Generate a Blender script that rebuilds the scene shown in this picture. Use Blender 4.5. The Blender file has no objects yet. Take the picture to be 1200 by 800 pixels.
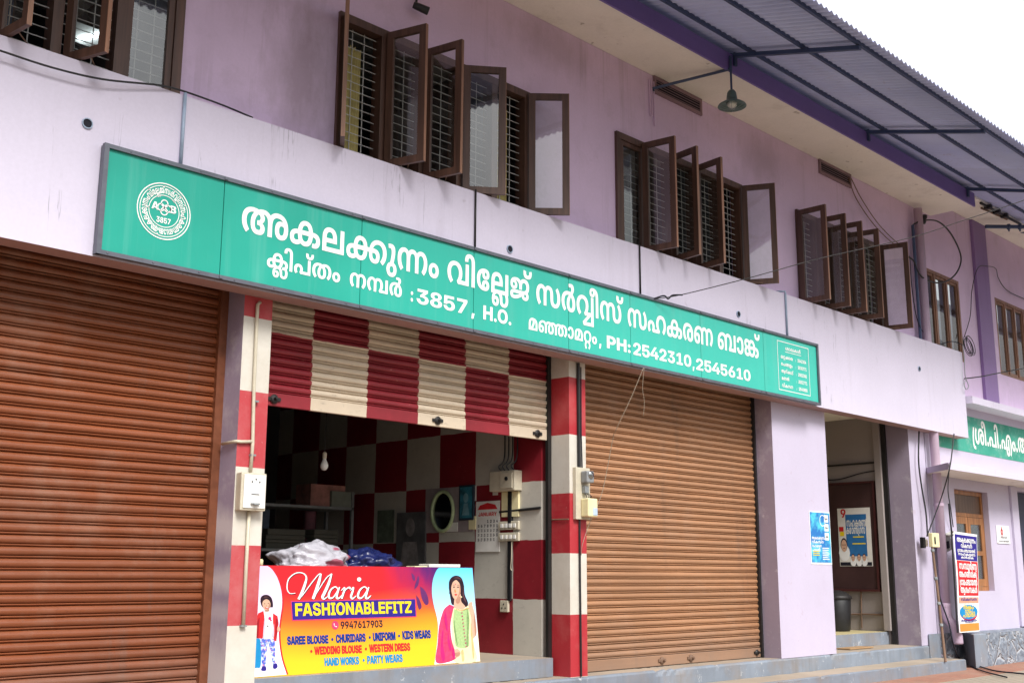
import bpy, bmesh, math, random
from mathutils import Vector, Matrix
from mathutils.geometry import delaunay_2d_cdt
random.seed(7)
R = math.radians
sc = bpy.context.scene
COL = sc.collection

# ---------------------------------------------------------------- camera, sky, sun, exposure
W0, H0, FPX = 1200.0, 800.0, 1320.62
YAW, PIT, ROL = R(45.32634616), R(11.63853758), R(0.27190459)
_f = Vector((math.sin(YAW)*math.cos(PIT), math.cos(YAW)*math.cos(PIT), math.sin(PIT)))
_r = Vector((math.cos(YAW), -math.sin(YAW), 0)); _u = _r.cross(_f)
_c, _s = math.cos(ROL), math.sin(ROL)
CR, CU, CF = _c*_r + _s*_u, -_s*_r + _c*_u, _f
cam = bpy.data.cameras.new('camera'); cam_ob = bpy.data.objects.new('camera', cam); COL.objects.link(cam_ob)
cam.sensor_fit = 'HORIZONTAL'; cam.sensor_width = 36.0; cam.lens = 36.0*FPX/W0
cam.clip_start = 0.05; cam.clip_end = 2000
cam_ob.matrix_world = Matrix(((CR.x, CU.x, -CF.x, 0), (CR.y, CU.y, -CF.y, 0), (CR.z, CU.z, -CF.z, 0), (0, 0, 0, 1)))
sc.camera = cam_ob

world = bpy.data.worlds.new('World'); sc.world = world; world.use_nodes = True
nt = world.node_tree; nt.nodes.clear()
SUN_EL, SUN_AZ = R(47), R(196)        # azimuth from +Y towards +X: the sun stands behind the photographer
sky = nt.nodes.new('ShaderNodeTexSky'); sky.sky_type = 'NISHITA'; sky.sun_disc = False
sky.sun_elevation = SUN_EL; sky.sun_rotation = SUN_AZ; sky.air_density = 1.6; sky.dust_density = 4.0
hs = nt.nodes.new('ShaderNodeHueSaturation'); hs.inputs['Saturation'].default_value = 0.12
mxs = nt.nodes.new('ShaderNodeMixRGB'); mxs.inputs[0].default_value = 0.55; mxs.inputs[2].default_value = (12.5, 12.8, 13.2, 1)
bg = nt.nodes.new('ShaderNodeBackground'); bg.inputs[1].default_value = 0.098
wo = nt.nodes.new('ShaderNodeOutputWorld')
nt.links.new(sky.outputs[0], hs.inputs['Color']); nt.links.new(hs.outputs[0], mxs.inputs[1])
tcw = nt.nodes.new('ShaderNodeTexCoord'); sxw = nt.nodes.new('ShaderNodeSeparateXYZ'); mrw = nt.nodes.new('ShaderNodeMapRange')
mrw.interpolation_type = 'SMOOTHSTEP'                      # overcast: pale overhead, dull and low towards the horizon
for i_, v_ in zip((1, 2, 3, 4), (-0.02, 0.62, 0.42, 1.0)): mrw.inputs[i_].default_value = v_
mlw = nt.nodes.new('ShaderNodeMixRGB'); mlw.blend_type = 'MULTIPLY'; mlw.inputs[0].default_value = 1.0
nt.links.new(tcw.outputs['Generated'], sxw.inputs[0]); nt.links.new(sxw.outputs[2], mrw.inputs[0])
nt.links.new(mxs.outputs[0], mlw.inputs[1]); nt.links.new(mrw.outputs[0], mlw.inputs[2])
nt.links.new(mlw.outputs[0], bg.inputs[0]); nt.links.new(bg.outputs[0], wo.inputs[0])
sun = bpy.data.lights.new('sun', 'SUN'); sun.energy = 2.6; sun.angle = R(20); sun.color = (1.0, 0.97, 0.92)
sun_ob = bpy.data.objects.new('sun', sun); COL.objects.link(sun_ob)
sd = Vector((math.sin(SUN_AZ)*math.cos(SUN_EL), math.cos(SUN_AZ)*math.cos(SUN_EL), math.sin(SUN_EL)))
sun_ob.location = sd*40; sun_ob.rotation_euler = sd.to_track_quat('Z', 'Y').to_euler()
sc.view_settings.view_transform = 'Standard'; sc.view_settings.look = 'None'
sc.view_settings.gamma = 1.0; sc.view_settings.use_curve_mapping = False
sc.view_settings.exposure = 0.66
sc.cycles.use_denoising = True; sc.cycles.max_bounces = 8; sc.cycles.caustics_reflective = False; sc.cycles.caustics_refractive = False
sc.cycles.transparent_max_bounces = 16

# ---------------------------------------------------------------- survey: where a sight line meets a known plane of the place
def ray(x, y):
    return CR*((x-600)/FPX) - CU*((y-400)/FPX) + CF
def onX(x, y, X): d = ray(x, y); return d*(X/d.x)
def onY(x, y, Y): d = ray(x, y); return d*(Y/d.y)
def onZ(x, y, Z): d = ray(x, y); return d*(Z/d.z)

# ---------------------------------------------------------------- helpers
def link(o, parent=None, base=None):
    COL.objects.link(o)
    if parent is not None:
        o.parent = parent
    return o

def tag(o, label=None, cat=None, group=None, kind=None):
    if label: o['label'] = label
    if cat: o['category'] = cat
    if group: o['group'] = group
    if kind: o['kind'] = kind
    return o

def thing(name, loc, label, cat, group=None):
    o = bpy.data.objects.new(name, None); COL.objects.link(o)
    o.location = loc; o.empty_display_size = 0.1
    return tag(o, label, cat, group)

class MB:
    def __init__(s): s.v = []; s.f = []; s.m = []
    def add(s, vs, fs, mi=0):
        b = len(s.v); s.v += [tuple(p) for p in vs]
        for f in fs: s.f.append(tuple(b+i for i in f)); s.m.append(mi)
        return s
    def box(s, x0, x1, y0, y1, z0, z1, mi=0, faces=None):
        v = [(x0,y0,z0),(x1,y0,z0),(x1,y1,z0),(x0,y1,z0),(x0,y0,z1),(x1,y0,z1),(x1,y1,z1),(x0,y1,z1)]
        F = [(0,3,2,1),(4,5,6,7),(0,1,5,4),(1,2,6,5),(2,3,7,6),(3,0,4,7)]   # bottom top front right back left
        if faces:
            for f, k in zip(F, faces): s.add(v, [f], k)
            return s
        return s.add(v, F, mi)
    def obox(s, o, a, b, c, mi=0):
        """box from corner o along the three edge vectors"""
        o, a, b, c = map(Vector, (o, a, b, c))
        v = [o, o+a, o+a+b, o+b, o+c, o+a+c, o+a+b+c, o+b+c]
        return s.add(v, [(0,3,2,1),(4,5,6,7),(0,1,5,4),(1,2,6,5),(2,3,7,6),(3,0,4,7)], mi)
    def tube(s, pts, r, n=8, mi=0, cap=True):
        pts = [Vector(p) for p in pts]; rings = []; up = None
        rr = r if isinstance(r, (list, tuple)) else [r]*len(pts)
        for i, p in enumerate(pts):
            d = (pts[min(i+1, len(pts)-1)] - pts[max(i-1, 0)])
            if d.length < 1e-9: d = Vector((0, 0, 1))
            d.normalize()
            if up is None: up = d.orthogonal().normalized()
            up = (up - d*up.dot(d))
            up = up.normalized() if up.length > 1e-6 else d.orthogonal().normalized()
            w = d.cross(up)
            rings.append([p + (up*math.cos(2*math.pi*k/n) + w*math.sin(2*math.pi*k/n))*rr[i] for k in range(n)])
        vs = [q for g in rings for q in g]; fs = []
        for i in range(len(pts)-1):
            for k in range(n):
                k2 = (k+1) % n; fs.append((i*n+k, i*n+k2, (i+1)*n+k2, (i+1)*n+k))
        if cap:
            fs.append(tuple(range(n-1, -1, -1))); b = (len(pts)-1)*n; fs.append(tuple(range(b, b+n)))
        return s.add(vs, fs, mi)
    def lathe(s, prof, c, axis=(0,0,1), n=20, mi=0):
        ax = Vector(axis).normalized(); u = ax.orthogonal().normalized(); w = ax.cross(u); c = Vector(c)
        vs = []; fs = []
        for r, h in prof:
            for k in range(n):
                a = 2*math.pi*k/n; vs.append(c + ax*h + (u*math.cos(a)+w*math.sin(a))*r)
        for i in range(len(prof)-1):
            for k in range(n):
                k2 = (k+1) % n; fs.append((i*n+k, i*n+k2, (i+1)*n+k2, (i+1)*n+k))
        return s.add(vs, fs, mi)
    def poly(s, pts, mi=0):
        return s.add(pts, [tuple(range(len(pts)))], mi)
    def slab(s, pts, d, mi=0):
        """polygon given thickness along vector d"""
        n = len(pts); d = Vector(d); a = [Vector(p) for p in pts]; b = [p+d for p in a]
        fs = [tuple(range(n-1, -1, -1)), tuple(range(n, 2*n))] + [(i, (i+1) % n, n+(i+1) % n, n+i) for i in range(n)]
        return s.add(a+b, fs, mi)
    def build(s, name, mats, parent=None, smooth=False, bevel=0, segs=2, kind=None, local=False, weld=False):
        me = bpy.data.meshes.new(name); me.from_pydata(s.v, [], s.f)
        if not isinstance(mats, (list, tuple)): mats = [mats]
        for m in mats: me.materials.append(m)
        if len(mats) > 1: me.polygons.foreach_set('material_index', s.m)
        if weld or bevel:
            bm = bmesh.new(); bm.from_mesh(me)
            if weld: bmesh.ops.remove_doubles(bm, verts=bm.verts, dist=1e-5)
            if bevel: bmesh.ops.bevel(bm, geom=[e for e in bm.edges if len(e.link_faces) == 2 and e.calc_face_angle(0) > 0.5], offset=bevel, segments=segs, affect='EDGES', clamp_overlap=True, profile=0.5)
            bmesh.ops.recalc_face_normals(bm, faces=bm.faces)
            bm.to_mesh(me); bm.free()
        if smooth: me.polygons.foreach_set('use_smooth', [True]*len(me.polygons))
        me.update()
        o = bpy.data.objects.new(name, me); COL.objects.link(o)
        if parent is not None:
            o.parent = parent
            if not local and parent.type == 'EMPTY':
                o.matrix_parent_inverse = Matrix.Translation(-Vector(parent.location))
        if kind: o['kind'] = kind
        return o

def catmull(P, n=8):
    P = [Vector(p) for p in P]; Q = [2*P[0]-P[1]] + P + [2*P[-1]-P[-2]]; out = []
    for i in range(1, len(Q)-2):
        a, b, c, d = Q[i-1:i+3]
        for k in range(n):
            t = k/n
            out.append(0.5*((2*b) + (c-a)*t + (2*a-5*b+4*c-d)*t*t + (3*b-a-3*c+d)*t**3))
    out.append(P[-1]); return out

# ---------------------------------------------------------------- materials
class NT:
    def __init__(s, name):
        s.mat = bpy.data.materials.new(name); s.mat.use_nodes = True; s.t = s.mat.node_tree; s.t.nodes.clear()
        s.out = s.t.nodes.new('ShaderNodeOutputMaterial')
        s.tc = s.t.nodes.new('ShaderNodeTexCoord')
    def n(s, typ, **kw):
        o = s.t.nodes.new(typ)
        for k, v in kw.items(): setattr(o, k, v)
        return o
    def l(s, a, b): s.t.links.new(a, b)
    def val(s, sock, v):
        if hasattr(v, 'is_output') or isinstance(v, bpy.types.NodeSocket): s.l(v, sock)
        else: sock.default_value = v
    def noise(s, scale=(1,1,1), sc=1.0, detail=4, rough=.6, vec=None):
        mp = s.n('ShaderNodeMapping'); mp.inputs['Scale'].default_value = scale
        s.l(vec or s.tc.outputs['Object'], mp.inputs[0])
        o = s.n('ShaderNodeTexNoise'); o.inputs['Scale'].default_value = sc
        o.inputs['Detail'].default_value = detail; o.inputs['Roughness'].default_value = rough
        s.l(mp.outputs[0], o.inputs['Vector']); return o.outputs[0]
    def ramp(s, f, a, b, lo=0.0, hi=1.0):
        o = s.n('ShaderNodeMapRange'); s.l(f, o.inputs[0])
        for i, v in zip((1, 2, 3, 4), (a, b, lo, hi)): o.inputs[i].default_value = v
        return o.outputs[0]
    def mix(s, f, a, b, mode='MIX'):
        o = s.n('ShaderNodeMixRGB', blend_type=mode)
        for k, v in zip((0, 1, 2), (f, a, b)):
            if not isinstance(v, bpy.types.NodeSocket) and k and len(v) == 3: v = (*v, 1)
            s.val(o.inputs[k], v)
        return o.outputs[0]
    def math(s, op, a, b=0.0, c=None):
        o = s.n('ShaderNodeMath', operation=op); s.val(o.inputs[0], a); s.val(o.inputs[1], b)
        if c is not None: s.val(o.inputs[2], c)
        return o.outputs[0]
    def xyz(s, which='Object'):
        o = s.n('ShaderNodeSeparateXYZ'); s.l(s.tc.outputs[which], o.inputs[0]); return o.outputs
    def bsdf(s, col, rough=.6, metal=0.0, bump=None, bstr=.2, bdist=.01, spec=.5, trans=None):
        p = s.n('ShaderNodeBsdfPrincipled')
        if not isinstance(col, bpy.types.NodeSocket): col = (*col, 1) if len(col) == 3 else col
        s.val(p.inputs['Base Color'], col); s.val(p.inputs['Roughness'], rough); p.inputs['Metallic'].default_value = metal
        p.inputs['Specular IOR Level'].default_value = spec
        if bump is not None:
            b = s.n('ShaderNodeBump'); b.inputs['Strength'].default_value = bstr; b.inputs['Distance'].default_value = bdist
            s.l(bump, b.inputs['Height']); s.l(b.outputs[0], p.inputs['Normal'])
        s.l(p.outputs[0], s.out.inputs[0]); s.p = p
        return s.mat

def mul(c, k): return tuple(min(1, x*k) for x in c)

def paint(name, col, rough=.62, var=.1, streak=.0, spots=.0, stain=None, stain_amt=.0, crack=.0, bstr=.12, grain=40, patches=()):
    t = NT(name)
    big = t.noise(sc=1.3, detail=5); fine = t.noise(sc=grain, detail=6, rough=.7)
    c = t.mix(t.ramp(big, .3, .7), mul(col, 1-var), mul(col, 1+var*.6))
    c = t.mix(t.ramp(fine, .35, .75, 0, .25), c, mul(col, .72))
    if streak:
        s1 = t.noise((7, 7, .35), 1.0, 5, .65); s2 = t.noise(sc=.8, detail=2)
        m = t.math('MULTIPLY', t.ramp(s1, .55, .8), t.ramp(s2, .4, .65))
        c = t.mix(t.math('MULTIPLY', m, streak), c, stain or mul(col, .35))
    if stain_amt:
        s3 = t.noise(sc=2.2, detail=8, rough=.72)
        c = t.mix(t.ramp(s3, .55, .78, 0, stain_amt), c, stain or mul(col, .4))
    if spots:
        s4 = t.noise(sc=9, detail=3, rough=.5)
        c = t.mix(t.ramp(s4, .69, .75, 0, spots), c, stain or mul(col, .3))
    o = t.xyz()
    for px, pz, rx, rz, amt in patches:                       # smoky stains with a place and a shape of their own
        dx = t.math('DIVIDE', t.math('SUBTRACT', o[0], px), rx); dz = t.math('DIVIDE', t.math('SUBTRACT', o[2], pz), rz)
        d = t.math('SQRT', t.math('ADD', t.math('MULTIPLY', dx, dx), t.math('MULTIPLY', dz, dz)))
        d = t.math('ADD', d, t.math('MULTIPLY', t.math('SUBTRACT', t.noise((3, 3, 1.2), 1.5, 6, .7), .5), 1.6))
        c = t.mix(t.ramp(d, .2, 1.0, amt, 0), c, stain or mul(col, .35))
    if crack:
        k = t.noise((2.6, 2.6, .10), 1.0, 6, .6)
        d = t.math('ABSOLUTE', t.math('SUBTRACT', k, .52))
        g = t.math('MULTIPLY', t.ramp(d, 0, .0035, 1, 0), t.ramp(t.noise((1.5, 1.5, 3.0), 1.0, 3), .5, .62))
        c = t.mix(t.math('MULTIPLY', g, crack), c, (.10, .09, .12))
    return t.bsdf(c, rough, bump=fine, bstr=bstr, bdist=.004)

def plain(name, col, rough=.5, metal=0.0, var=.15, sc=14, bstr=.06, spec=.5):
    t = NT(name); n = t.noise(sc=sc, detail=5)
    return t.bsdf(t.mix(t.ramp(n, .3, .72), mul(col, 1-var), mul(col, 1+var)), t.ramp(n, .3, .7, rough*.85, min(1, rough*1.15)), metal, bump=n, bstr=bstr, bdist=.003, spec=spec)

def wood(name, col, rough=.45):
    t = NT(name)
    g = t.noise((22, 22, 1.4), 1.0, 6, .65); n = t.noise(sc=2.0, detail=4)
    c = t.mix(t.ramp(g, .35, .7), mul(col, .55), mul(col, 1.25)); c = t.mix(t.ramp(n, .4, .8, 0, .45), c, mul(col, .5))
    return t.bsdf(c, rough, bump=g, bstr=.12, bdist=.002)

M = {}
M['twine'] = plain('dull_twine', (.30, .25, .19), .9)
M['pale'] = paint('pale_lavender_paint', (.645, .60, .735), .6, .05, streak=.32, spots=.4, stain=(.38, .33, .40), crack=.5, bstr=.08)
M['wall'] = paint('lavender_wall_paint', (.72, .56, .78), .62, .10, streak=.5, stain=(.20, .14, .15), stain_amt=.25, patches=((4.42, 3.55, .42, .8, .5), (3.75, 4.3, .8, .6, .25), (10.6, 4.6, .6, .4, .35), (7.1, 4.75, .7, .3, .3)))
M['pillar'] = paint('pillar_lavender_paint', (.555, .505, .645), .55, .06, streak=.1, spots=.25, stain=(.36, .22, .28), stain_amt=.12)
M['jamb'] = paint('worn_purple_paint', (.33, .275, .36), .6, .15, spots=.7, stain=(.62, .57, .62), stain_amt=.75)
M['jambA'] = paint('peeling_purple_paint', (.33, .275, .37), .6, .15, spots=.7, stain=(.60, .56, .58), stain_amt=.75, patches=((4.0, -.62, .35, .34, .95), (4.0, .30, .3, .16, .9), (4.0, -.05, .25, .10, .8), (4.0, -.25, .2, .08, .5)))
M['purple'] = paint('deep_purple_paint', (.20, .135, .42), .5, .12, streak=.3)
M['pilaster'] = paint('violet_pilaster_paint', (.27, .17, .38), .55, .1, streak=.3)
M['soffit'] = paint('cream_soffit_limewash', (.90, .85, .77), .75, .08, spots=.6, stain=(.30, .24, .18), stain_amt=.35)
M['under'] = paint('brown_mauve_underside', (.36, .22, .21), .7, .12, stain_amt=.2)
M['hall'] = paint('grey_cream_hall_paint', (.33, .29, .28), .7, .08, streak=.3, stain=(.28, .22, .2), stain_amt=.2)
M['innerdark'] = paint('dim_interior_plaster', (.10, .105, .12), .8, .15)  # darkness of the rooms put into the plaster colour
M['shopdark'] = paint('shade_dark_plaster', (.045, .048, .055), .85, .2)  # shade of the shop interior put into a near-black colour
M['bracket'] = plain('dark_blue_steel_paint', (.05, .075, .15), .45, .2)
M['rail'] = plain('brown_steel_paint', (.17, .055, .024), .45, .1, .25)
M['black'] = plain('black_plastic', (.012, .012, .014), .45)
M['blackrail'] = plain('greasy_black_steel', (.02, .018, .018), .5, .3)
M['wood'] = wood('dark_brown_window_wood', (.105, .052, .036))
M['woodedge'] = wood('light_brown_window_wood', (.30, .15, .09))
M['woodred'] = wood('orange_brown_window_wood', (.40, .17, .06))
M['woodcounter'] = wood('counter_wood', (.14, .08, .05))
M['grille'] = plain('pale_grille_paint', (.46, .47, .46), .5)
M['white'] = plain('white_enamel', (.80, .79, .76), .4, 0, .05)
M['letter'] = plain('white_sign_vinyl', (.88, .88, .86), .45, 0, .03)
M['pvc'] = paint('lavender_painted_pvc', (.50, .38, .49), .45, .1, streak=.4)
M['creampvc'] = plain('cream_pvc', (.54, .49, .38), .45, 0, .1)
M['bluepvc'] = plain('blue_grey_pvc', (.30, .38, .50), .45, 0, .12)
M['rust'] = paint('rusted_iron', (.20, .12, .08), .8, .3, stain_amt=.5)
M['curtain'] = plain('white_curtain_cloth', (.74, .76, .76), .85, 0, .06)
M['ycurtain'] = plain('mustard_curtain_cloth', (.42, .36, .14), .9, 0, .25, 8)
M['signframe'] = plain('grey_aluminium_sign_frame', (.13, .14, .17), .45, .4)
M['paper'] = plain('aged_white_paper', (.72, .70, .66), .8, 0, .06)
M['ink'] = plain('black_ink', (.02, .02, .03), .7, spec=.12)
M['chalk'] = plain('white_print', (.82, .82, .82), .7, 0, .03, spec=.12)
M['red'] = plain('red_print', (.55, .025, .03), .6, 0, .1, spec=.12)
M['blueprint'] = plain('blue_print', (.006, .035, .25), .6, 0, .1, spec=.12)
M['cyanprint'] = plain('cyan_print', (.015, .24, .52), .6, 0, .12, spec=.12)
M['navy'] = plain('navy_print', (.03, .02, .22), .55, 0, .1, spec=.12)
M['yellow'] = plain('yellow_print', (.80, .60, .02), .6, 0, .06, spec=.12)
M['greenprint'] = plain('green_print', (.35, .50, .22), .6, 0, .15, 60, spec=.12)
M['pink'] = plain('pink_print', (.75, .05, .14), .6, 0, .25, 30, spec=.12)
M['skin'] = plain('printed_skin', (.62, .38, .27), .6, 0, .08, spec=.12)
M['skinshade'] = plain('printed_skin_shade', (.42, .22, .15), .6, 0, .1, spec=.12)
M['jacketshade'] = plain('dark_red_print', (.30, .012, .02), .6, 0, .2, spec=.12)
M['paleshade'] = plain('grey_lilac_print', (.52, .50, .60), .6, 0, .1, spec=.12)
M['hairlight'] = plain('hair_highlight_print', (.09, .04, .05), .6, 0, .3, spec=.12)
M['creamshade'] = plain('ochre_shade_print', (.55, .44, .20), .6, 0, .15, spec=.12)
M['greenshade'] = plain('dark_green_print', (.20, .32, .13), .6, 0, .2, 60, spec=.12)
M['hair'] = plain('printed_hair', (.025, .012, .02), .5, 0, .3, spec=.12)
M['magenta'] = plain('magenta_print', (.50, .02, .16), .6, 0, .1, spec=.12)
M['cream'] = plain('cream_print', (.78, .70, .42), .6, 0, .08, spec=.12)
M['orangeprint'] = plain('orange_print', (.75, .25, .05), .6, 0, .1, spec=.12)
M['bulbglass'] = plain('frosted_bulb_glass', (.80, .80, .76), .25, 0, .02)
M['tin'] = plain('dull_tin', (.28, .30, .31), .5, .4, .2)
M['darkcloth'] = plain('dark_cloth', (.02, .022, .03), .9, 0, .4)
M['navyplastic'] = plain('navy_plastic_bag', (.012, .018, .09), .3, 0, .4, 9)
M['limeframe'] = plain('pale_green_plastic', (.42, .52, .30), .45)
M['mirrorglass'] = plain('mirror_glass', (.35, .36, .36), .08, 1.0, .05)

def plinth_mat():
    t = NT('blue_grey_plinth_paint'); col = (.22, .255, .31)
    big = t.noise(sc=1.8, detail=6); fine = t.noise(sc=32, detail=6, rough=.75)
    c = t.mix(t.ramp(big, .3, .7), mul(col, .72), mul(col, 1.12))
    s = t.noise((9, 9, .7), 1.0, 5); c = t.mix(t.ramp(s, .52, .75, 0, .55), c, (.13, .14, .15))
    z = t.xyz()
    d = t.noise((3.5, 3.5, 2), 2.0, 6, .85); c = t.mix(t.ramp(d, .615, .65, 0, .75), c, (.55, .57, .59))
    g = t.noise(sc=3, detail=5); c = t.mix(t.ramp(g, .48, .75, 0, .7), c, (.24, .19, .15))
    return t.bsdf(c, .7, bump=fine, bstr=.25, bdist=.005)
M['plinth'] = plinth_mat()
M['tread'] = paint('dusty_step_top', (.38, .31, .24), .85, .2, spots=.6, stain=(.22, .23, .24), stain_amt=.6)
M['yellowfloor'] = paint('yellow_oxide_floor', (.50, .42, .22), .7, .2, stain=(.3, .26, .2), stain_amt=.5)

def stripe_mat(name, zoff, period=.508, faded=0.25, reda=(.40, .022, .032), redb=(.52, .16, .15)):
    """horizontal red and cream painted bands, worn"""
    t = NT(name); o = t.xyz()
    wob = t.math('MULTIPLY', t.math('SUBTRACT', t.noise(sc=3.0, detail=3), .5), .012)
    z = t.math('DIVIDE', t.math('SUBTRACT', t.math('ADD', o[2], wob), zoff), period)
    par = t.math('MODULO', t.math('ADD', t.math('FLOOR', z), 100.0), 2.0)
    n = t.noise(sc=2.3, detail=7, rough=.7); f = t.noise(sc=38, detail=6, rough=.7)
    red = t.mix(t.ramp(n, .45, .75, 0, .5), reda, redb)
    red = t.mix(t.ramp(f, .62, .72, 0, faded), red, (.62, .45, .42))
    crm = t.mix(t.ramp(n, .4, .8), (.62, .59, .53), (.48, .43, .36))
    crm = t.mix(t.ramp(f, .6, .75, 0, .35), crm, (.35, .30, .25))
    return t.bsdf(t.mix(par, crm, red), .55, bump=f, bstr=.15, bdist=.003)
M['stripeA'] = stripe_mat('red_cream_band_paint_one', .19-.508*2-.016, faded=.5, reda=(.44, .045, .055), redb=(.56, .25, .25))
M['stripeB'] = stripe_mat('red_cream_band_paint_two', .19-.508*3-.016)

def check_mat(name, a, oa, wa, ob, wb, red=(.20, .010, .018), crm=(.56, .53, .47), dark=1.0, wear=.5):
    """red and cream painted chequers over object axes a and z"""
    t = NT(name); o = t.xyz()
    w1 = t.math('MULTIPLY', t.math('SUBTRACT', t.noise(sc=4.0, detail=3), .5), .024)
    u = t.math('FLOOR', t.math('DIVIDE', t.math('SUBTRACT', t.math('ADD', o[a], w1), oa), wa))
    v = t.math('FLOOR', t.math('DIVIDE', t.math('SUBTRACT', t.math('ADD', o[2], w1), ob), wb))
    par = t.math('MODULO', t.math('ADD', t.math('ADD', u, v), 100.0), 2.0)
    n = t.noise(sc=2.1, detail=7, rough=.7); f = t.noise((14, 14, 30), 1.0, 6, .7)
    r = t.mix(t.ramp(n, .4, .8), red, mul(red, 1.5)); r = t.mix(t.ramp(f, .64, .72, 0, wear), r, (.55, .25, .20))
    c = t.mix(t.ramp(n, .4, .8), crm, mul(crm, .78)); c = t.mix(t.ramp(f, .58, .74, 0, wear), c, mul(crm, .45))
    return t.bsdf(t.mix(par, c, r), .5, bump=f, bstr=.1, bdist=.002)
M['shopcheck'] = check_mat('red_cream_wall_chequers', 1, 7.14-.497*12, .497, .291-.508*13, .508)
M['shutcheck'] = check_mat('red_cream_shutter_chequers', 0, 4.222-.511*9, .511, 1.675-.55*7, .55, crm=(.60, .50, .38), wear=.7)

def lath_mat(name, col, dirt):
    t = NT(name); n = t.noise((.6, 1, 14), 1.0, 5); b = t.noise(sc=1.1, detail=5); f = t.noise(sc=45, detail=5)
    c = t.mix(t.ramp(n, .3, .7), mul(col, .85), mul(col, 1.18)); c = t.mix(t.ramp(b, .45, .8, 0, .5), c, mul(col, .7))
    c = t.mix(t.ramp(f, .60, .74, 0, dirt), c, mul(col, .45))
    v = t.noise((5, 1, .5), 1.0, 6, .7); c = t.mix(t.ramp(v, .56, .74, 0, .45), c, (.12, .085, .07))
    k = t.noise((6, 6, 9), 1.0, 7, .75); c = t.mix(t.ramp(k, .66, .72, 0, .7), c, (.10, .045, .03))
    d = t.noise((2, 2, 2), 1.0, 6, .7); c = t.mix(t.ramp(d, .52, .75, 0, .22), c, (.36, .27, .21))
    o = t.xyz(); g = t.math('ADD', o[2], t.math('MULTIPLY', d, .5))
    c = t.mix(t.ramp(g, -.62, -.25, .55, 0), c, (.22, .17, .14))
    return t.bsdf(c, t.ramp(b, .3, .7, .3, .5), bump=f, bstr=.06, bdist=.002)
M['shutA'] = lath_mat('russet_shutter_paint', (.200, .056, .020), .4)
M['shutB'] = lath_mat('tan_orange_shutter_paint', (.35, .178, .092), .45)

def sign_mat():
    t = NT('green_sign_sheet'); o = t.xyz()
    n = t.noise(sc=.9, detail=3); f = t.noise(sc=16, detail=5)
    c = t.mix(t.ramp(n, .35, .7), (.003, .305, .228), (.011, .385, .295))
    g = t.ramp(o[0], 4.5, 8.0)                                   # the sheets turn paler towards the right
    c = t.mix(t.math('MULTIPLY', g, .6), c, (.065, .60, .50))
    c = t.mix(t.ramp(f, .62, .8, 0, .18), c, (.01, .28, .2))
    s = t.noise((10, 10, .5), 1.0, 4); c = t.mix(t.ramp(s, .52, .8, 0, .28), c, (.22, .52, .46))
    oi = t.n('ShaderNodeObjectInfo'); c = t.mix(t.ramp(oi.outputs['Random'], 0, 1, 0, .22), c, (.03, .50, .40))
    u = t.noise(sc=3.2, detail=7, rough=.75); c = t.mix(t.ramp(u, .55, .8, 0, .22), c, (.08, .30, .25))
    w = t.noise((1.1, 1, 1.6), 1.0, 2)
    return t.bsdf(c, t.ramp(u, .3, .7, .36, .55), bump=w, bstr=.35, bdist=.02)
M['sign'] = sign_mat()
def oldgreen():
    t = NT('chipped_green_wall_paint'); n = t.noise(sc=7, detail=8, rough=.75); b = t.noise(sc=1.2, detail=4)
    c = t.mix(t.ramp(b, .35, .7), (.02, .27, .19), (.05, .36, .27)); c = t.mix(t.ramp(n, .5, .7, 0, .65), c, (.30, .46, .40))
    return t.bsdf(c, .7, bump=n, bstr=.1)
M['oldgreen'] = oldgreen()

def rubble():
    t = NT('painted_rubble_masonry')
    w = t.noise(sc=5, detail=3); mp = t.n('ShaderNodeMixRGB'); mp.inputs[0].default_value = .20
    t.l(t.tc.outputs['Object'], mp.inputs[1]); t.l(w, mp.inputs[2])
    v = t.n('ShaderNodeTexVoronoi', feature='DISTANCE_TO_EDGE'); v.inputs['Scale'].default_value = 4.6; t.l(mp.outputs[0], v.inputs['Vector'])
    e = t.ramp(v.outputs[0], .0, .075); n = t.noise(sc=14, detail=7, rough=.7)
    c = t.mix(t.ramp(n, .3, .7), (.10, .12, .16), (.30, .34, .40)); c = t.mix(e, (.42, .43, .46), c)
    c = t.mix(t.ramp(n, .6, .75, 0, .6), c, (.55, .56, .58))
    h = t.math('ADD', t.math('MULTIPLY', e, .7), t.math('MULTIPLY', n, .6))
    return t.bsdf(c, .8, bump=h, bstr=.9, bdist=.03)
M['rubble'] = rubble()

def tin_roof():
    t = NT('weathered_roof_sheet'); n = t.noise((1.2, .6, 1), 1.0, 5); f = t.noise(sc=20, detail=5); b = t.noise((.35, 2.0, 1), 1.0, 3)
    c = t.mix(t.ramp(n, .3, .7), (.44, .48, .80), (.57, .61, .91)); c = t.mix(t.ramp(f, .6, .8, 0, .3), c, (.22, .19, .25))
    c = t.mix(t.ramp(b, .5, .75, 0, .2), c, (.30, .28, .37))
    o = t.xyz(); wn = t.n('ShaderNodeTexWhiteNoise', noise_dimensions='1D'); t.l(t.math('FLOOR', t.math('DIVIDE', o[0], 1.06)), wn.inputs['W'])
    c = t.mix(t.ramp(wn.outputs[0], 0, 1, 0, .28), c, (.30, .30, .42))
    r = t.noise((2.5, 1.2, 1), 1.6, 7, .75); c = t.mix(t.ramp(r, .62, .74, 0, .55), c, (.26, .16, .13))
    return t.bsdf(c, .5, .1, bump=f, bstr=.05)
M['sheet'] = tin_roof()

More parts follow.
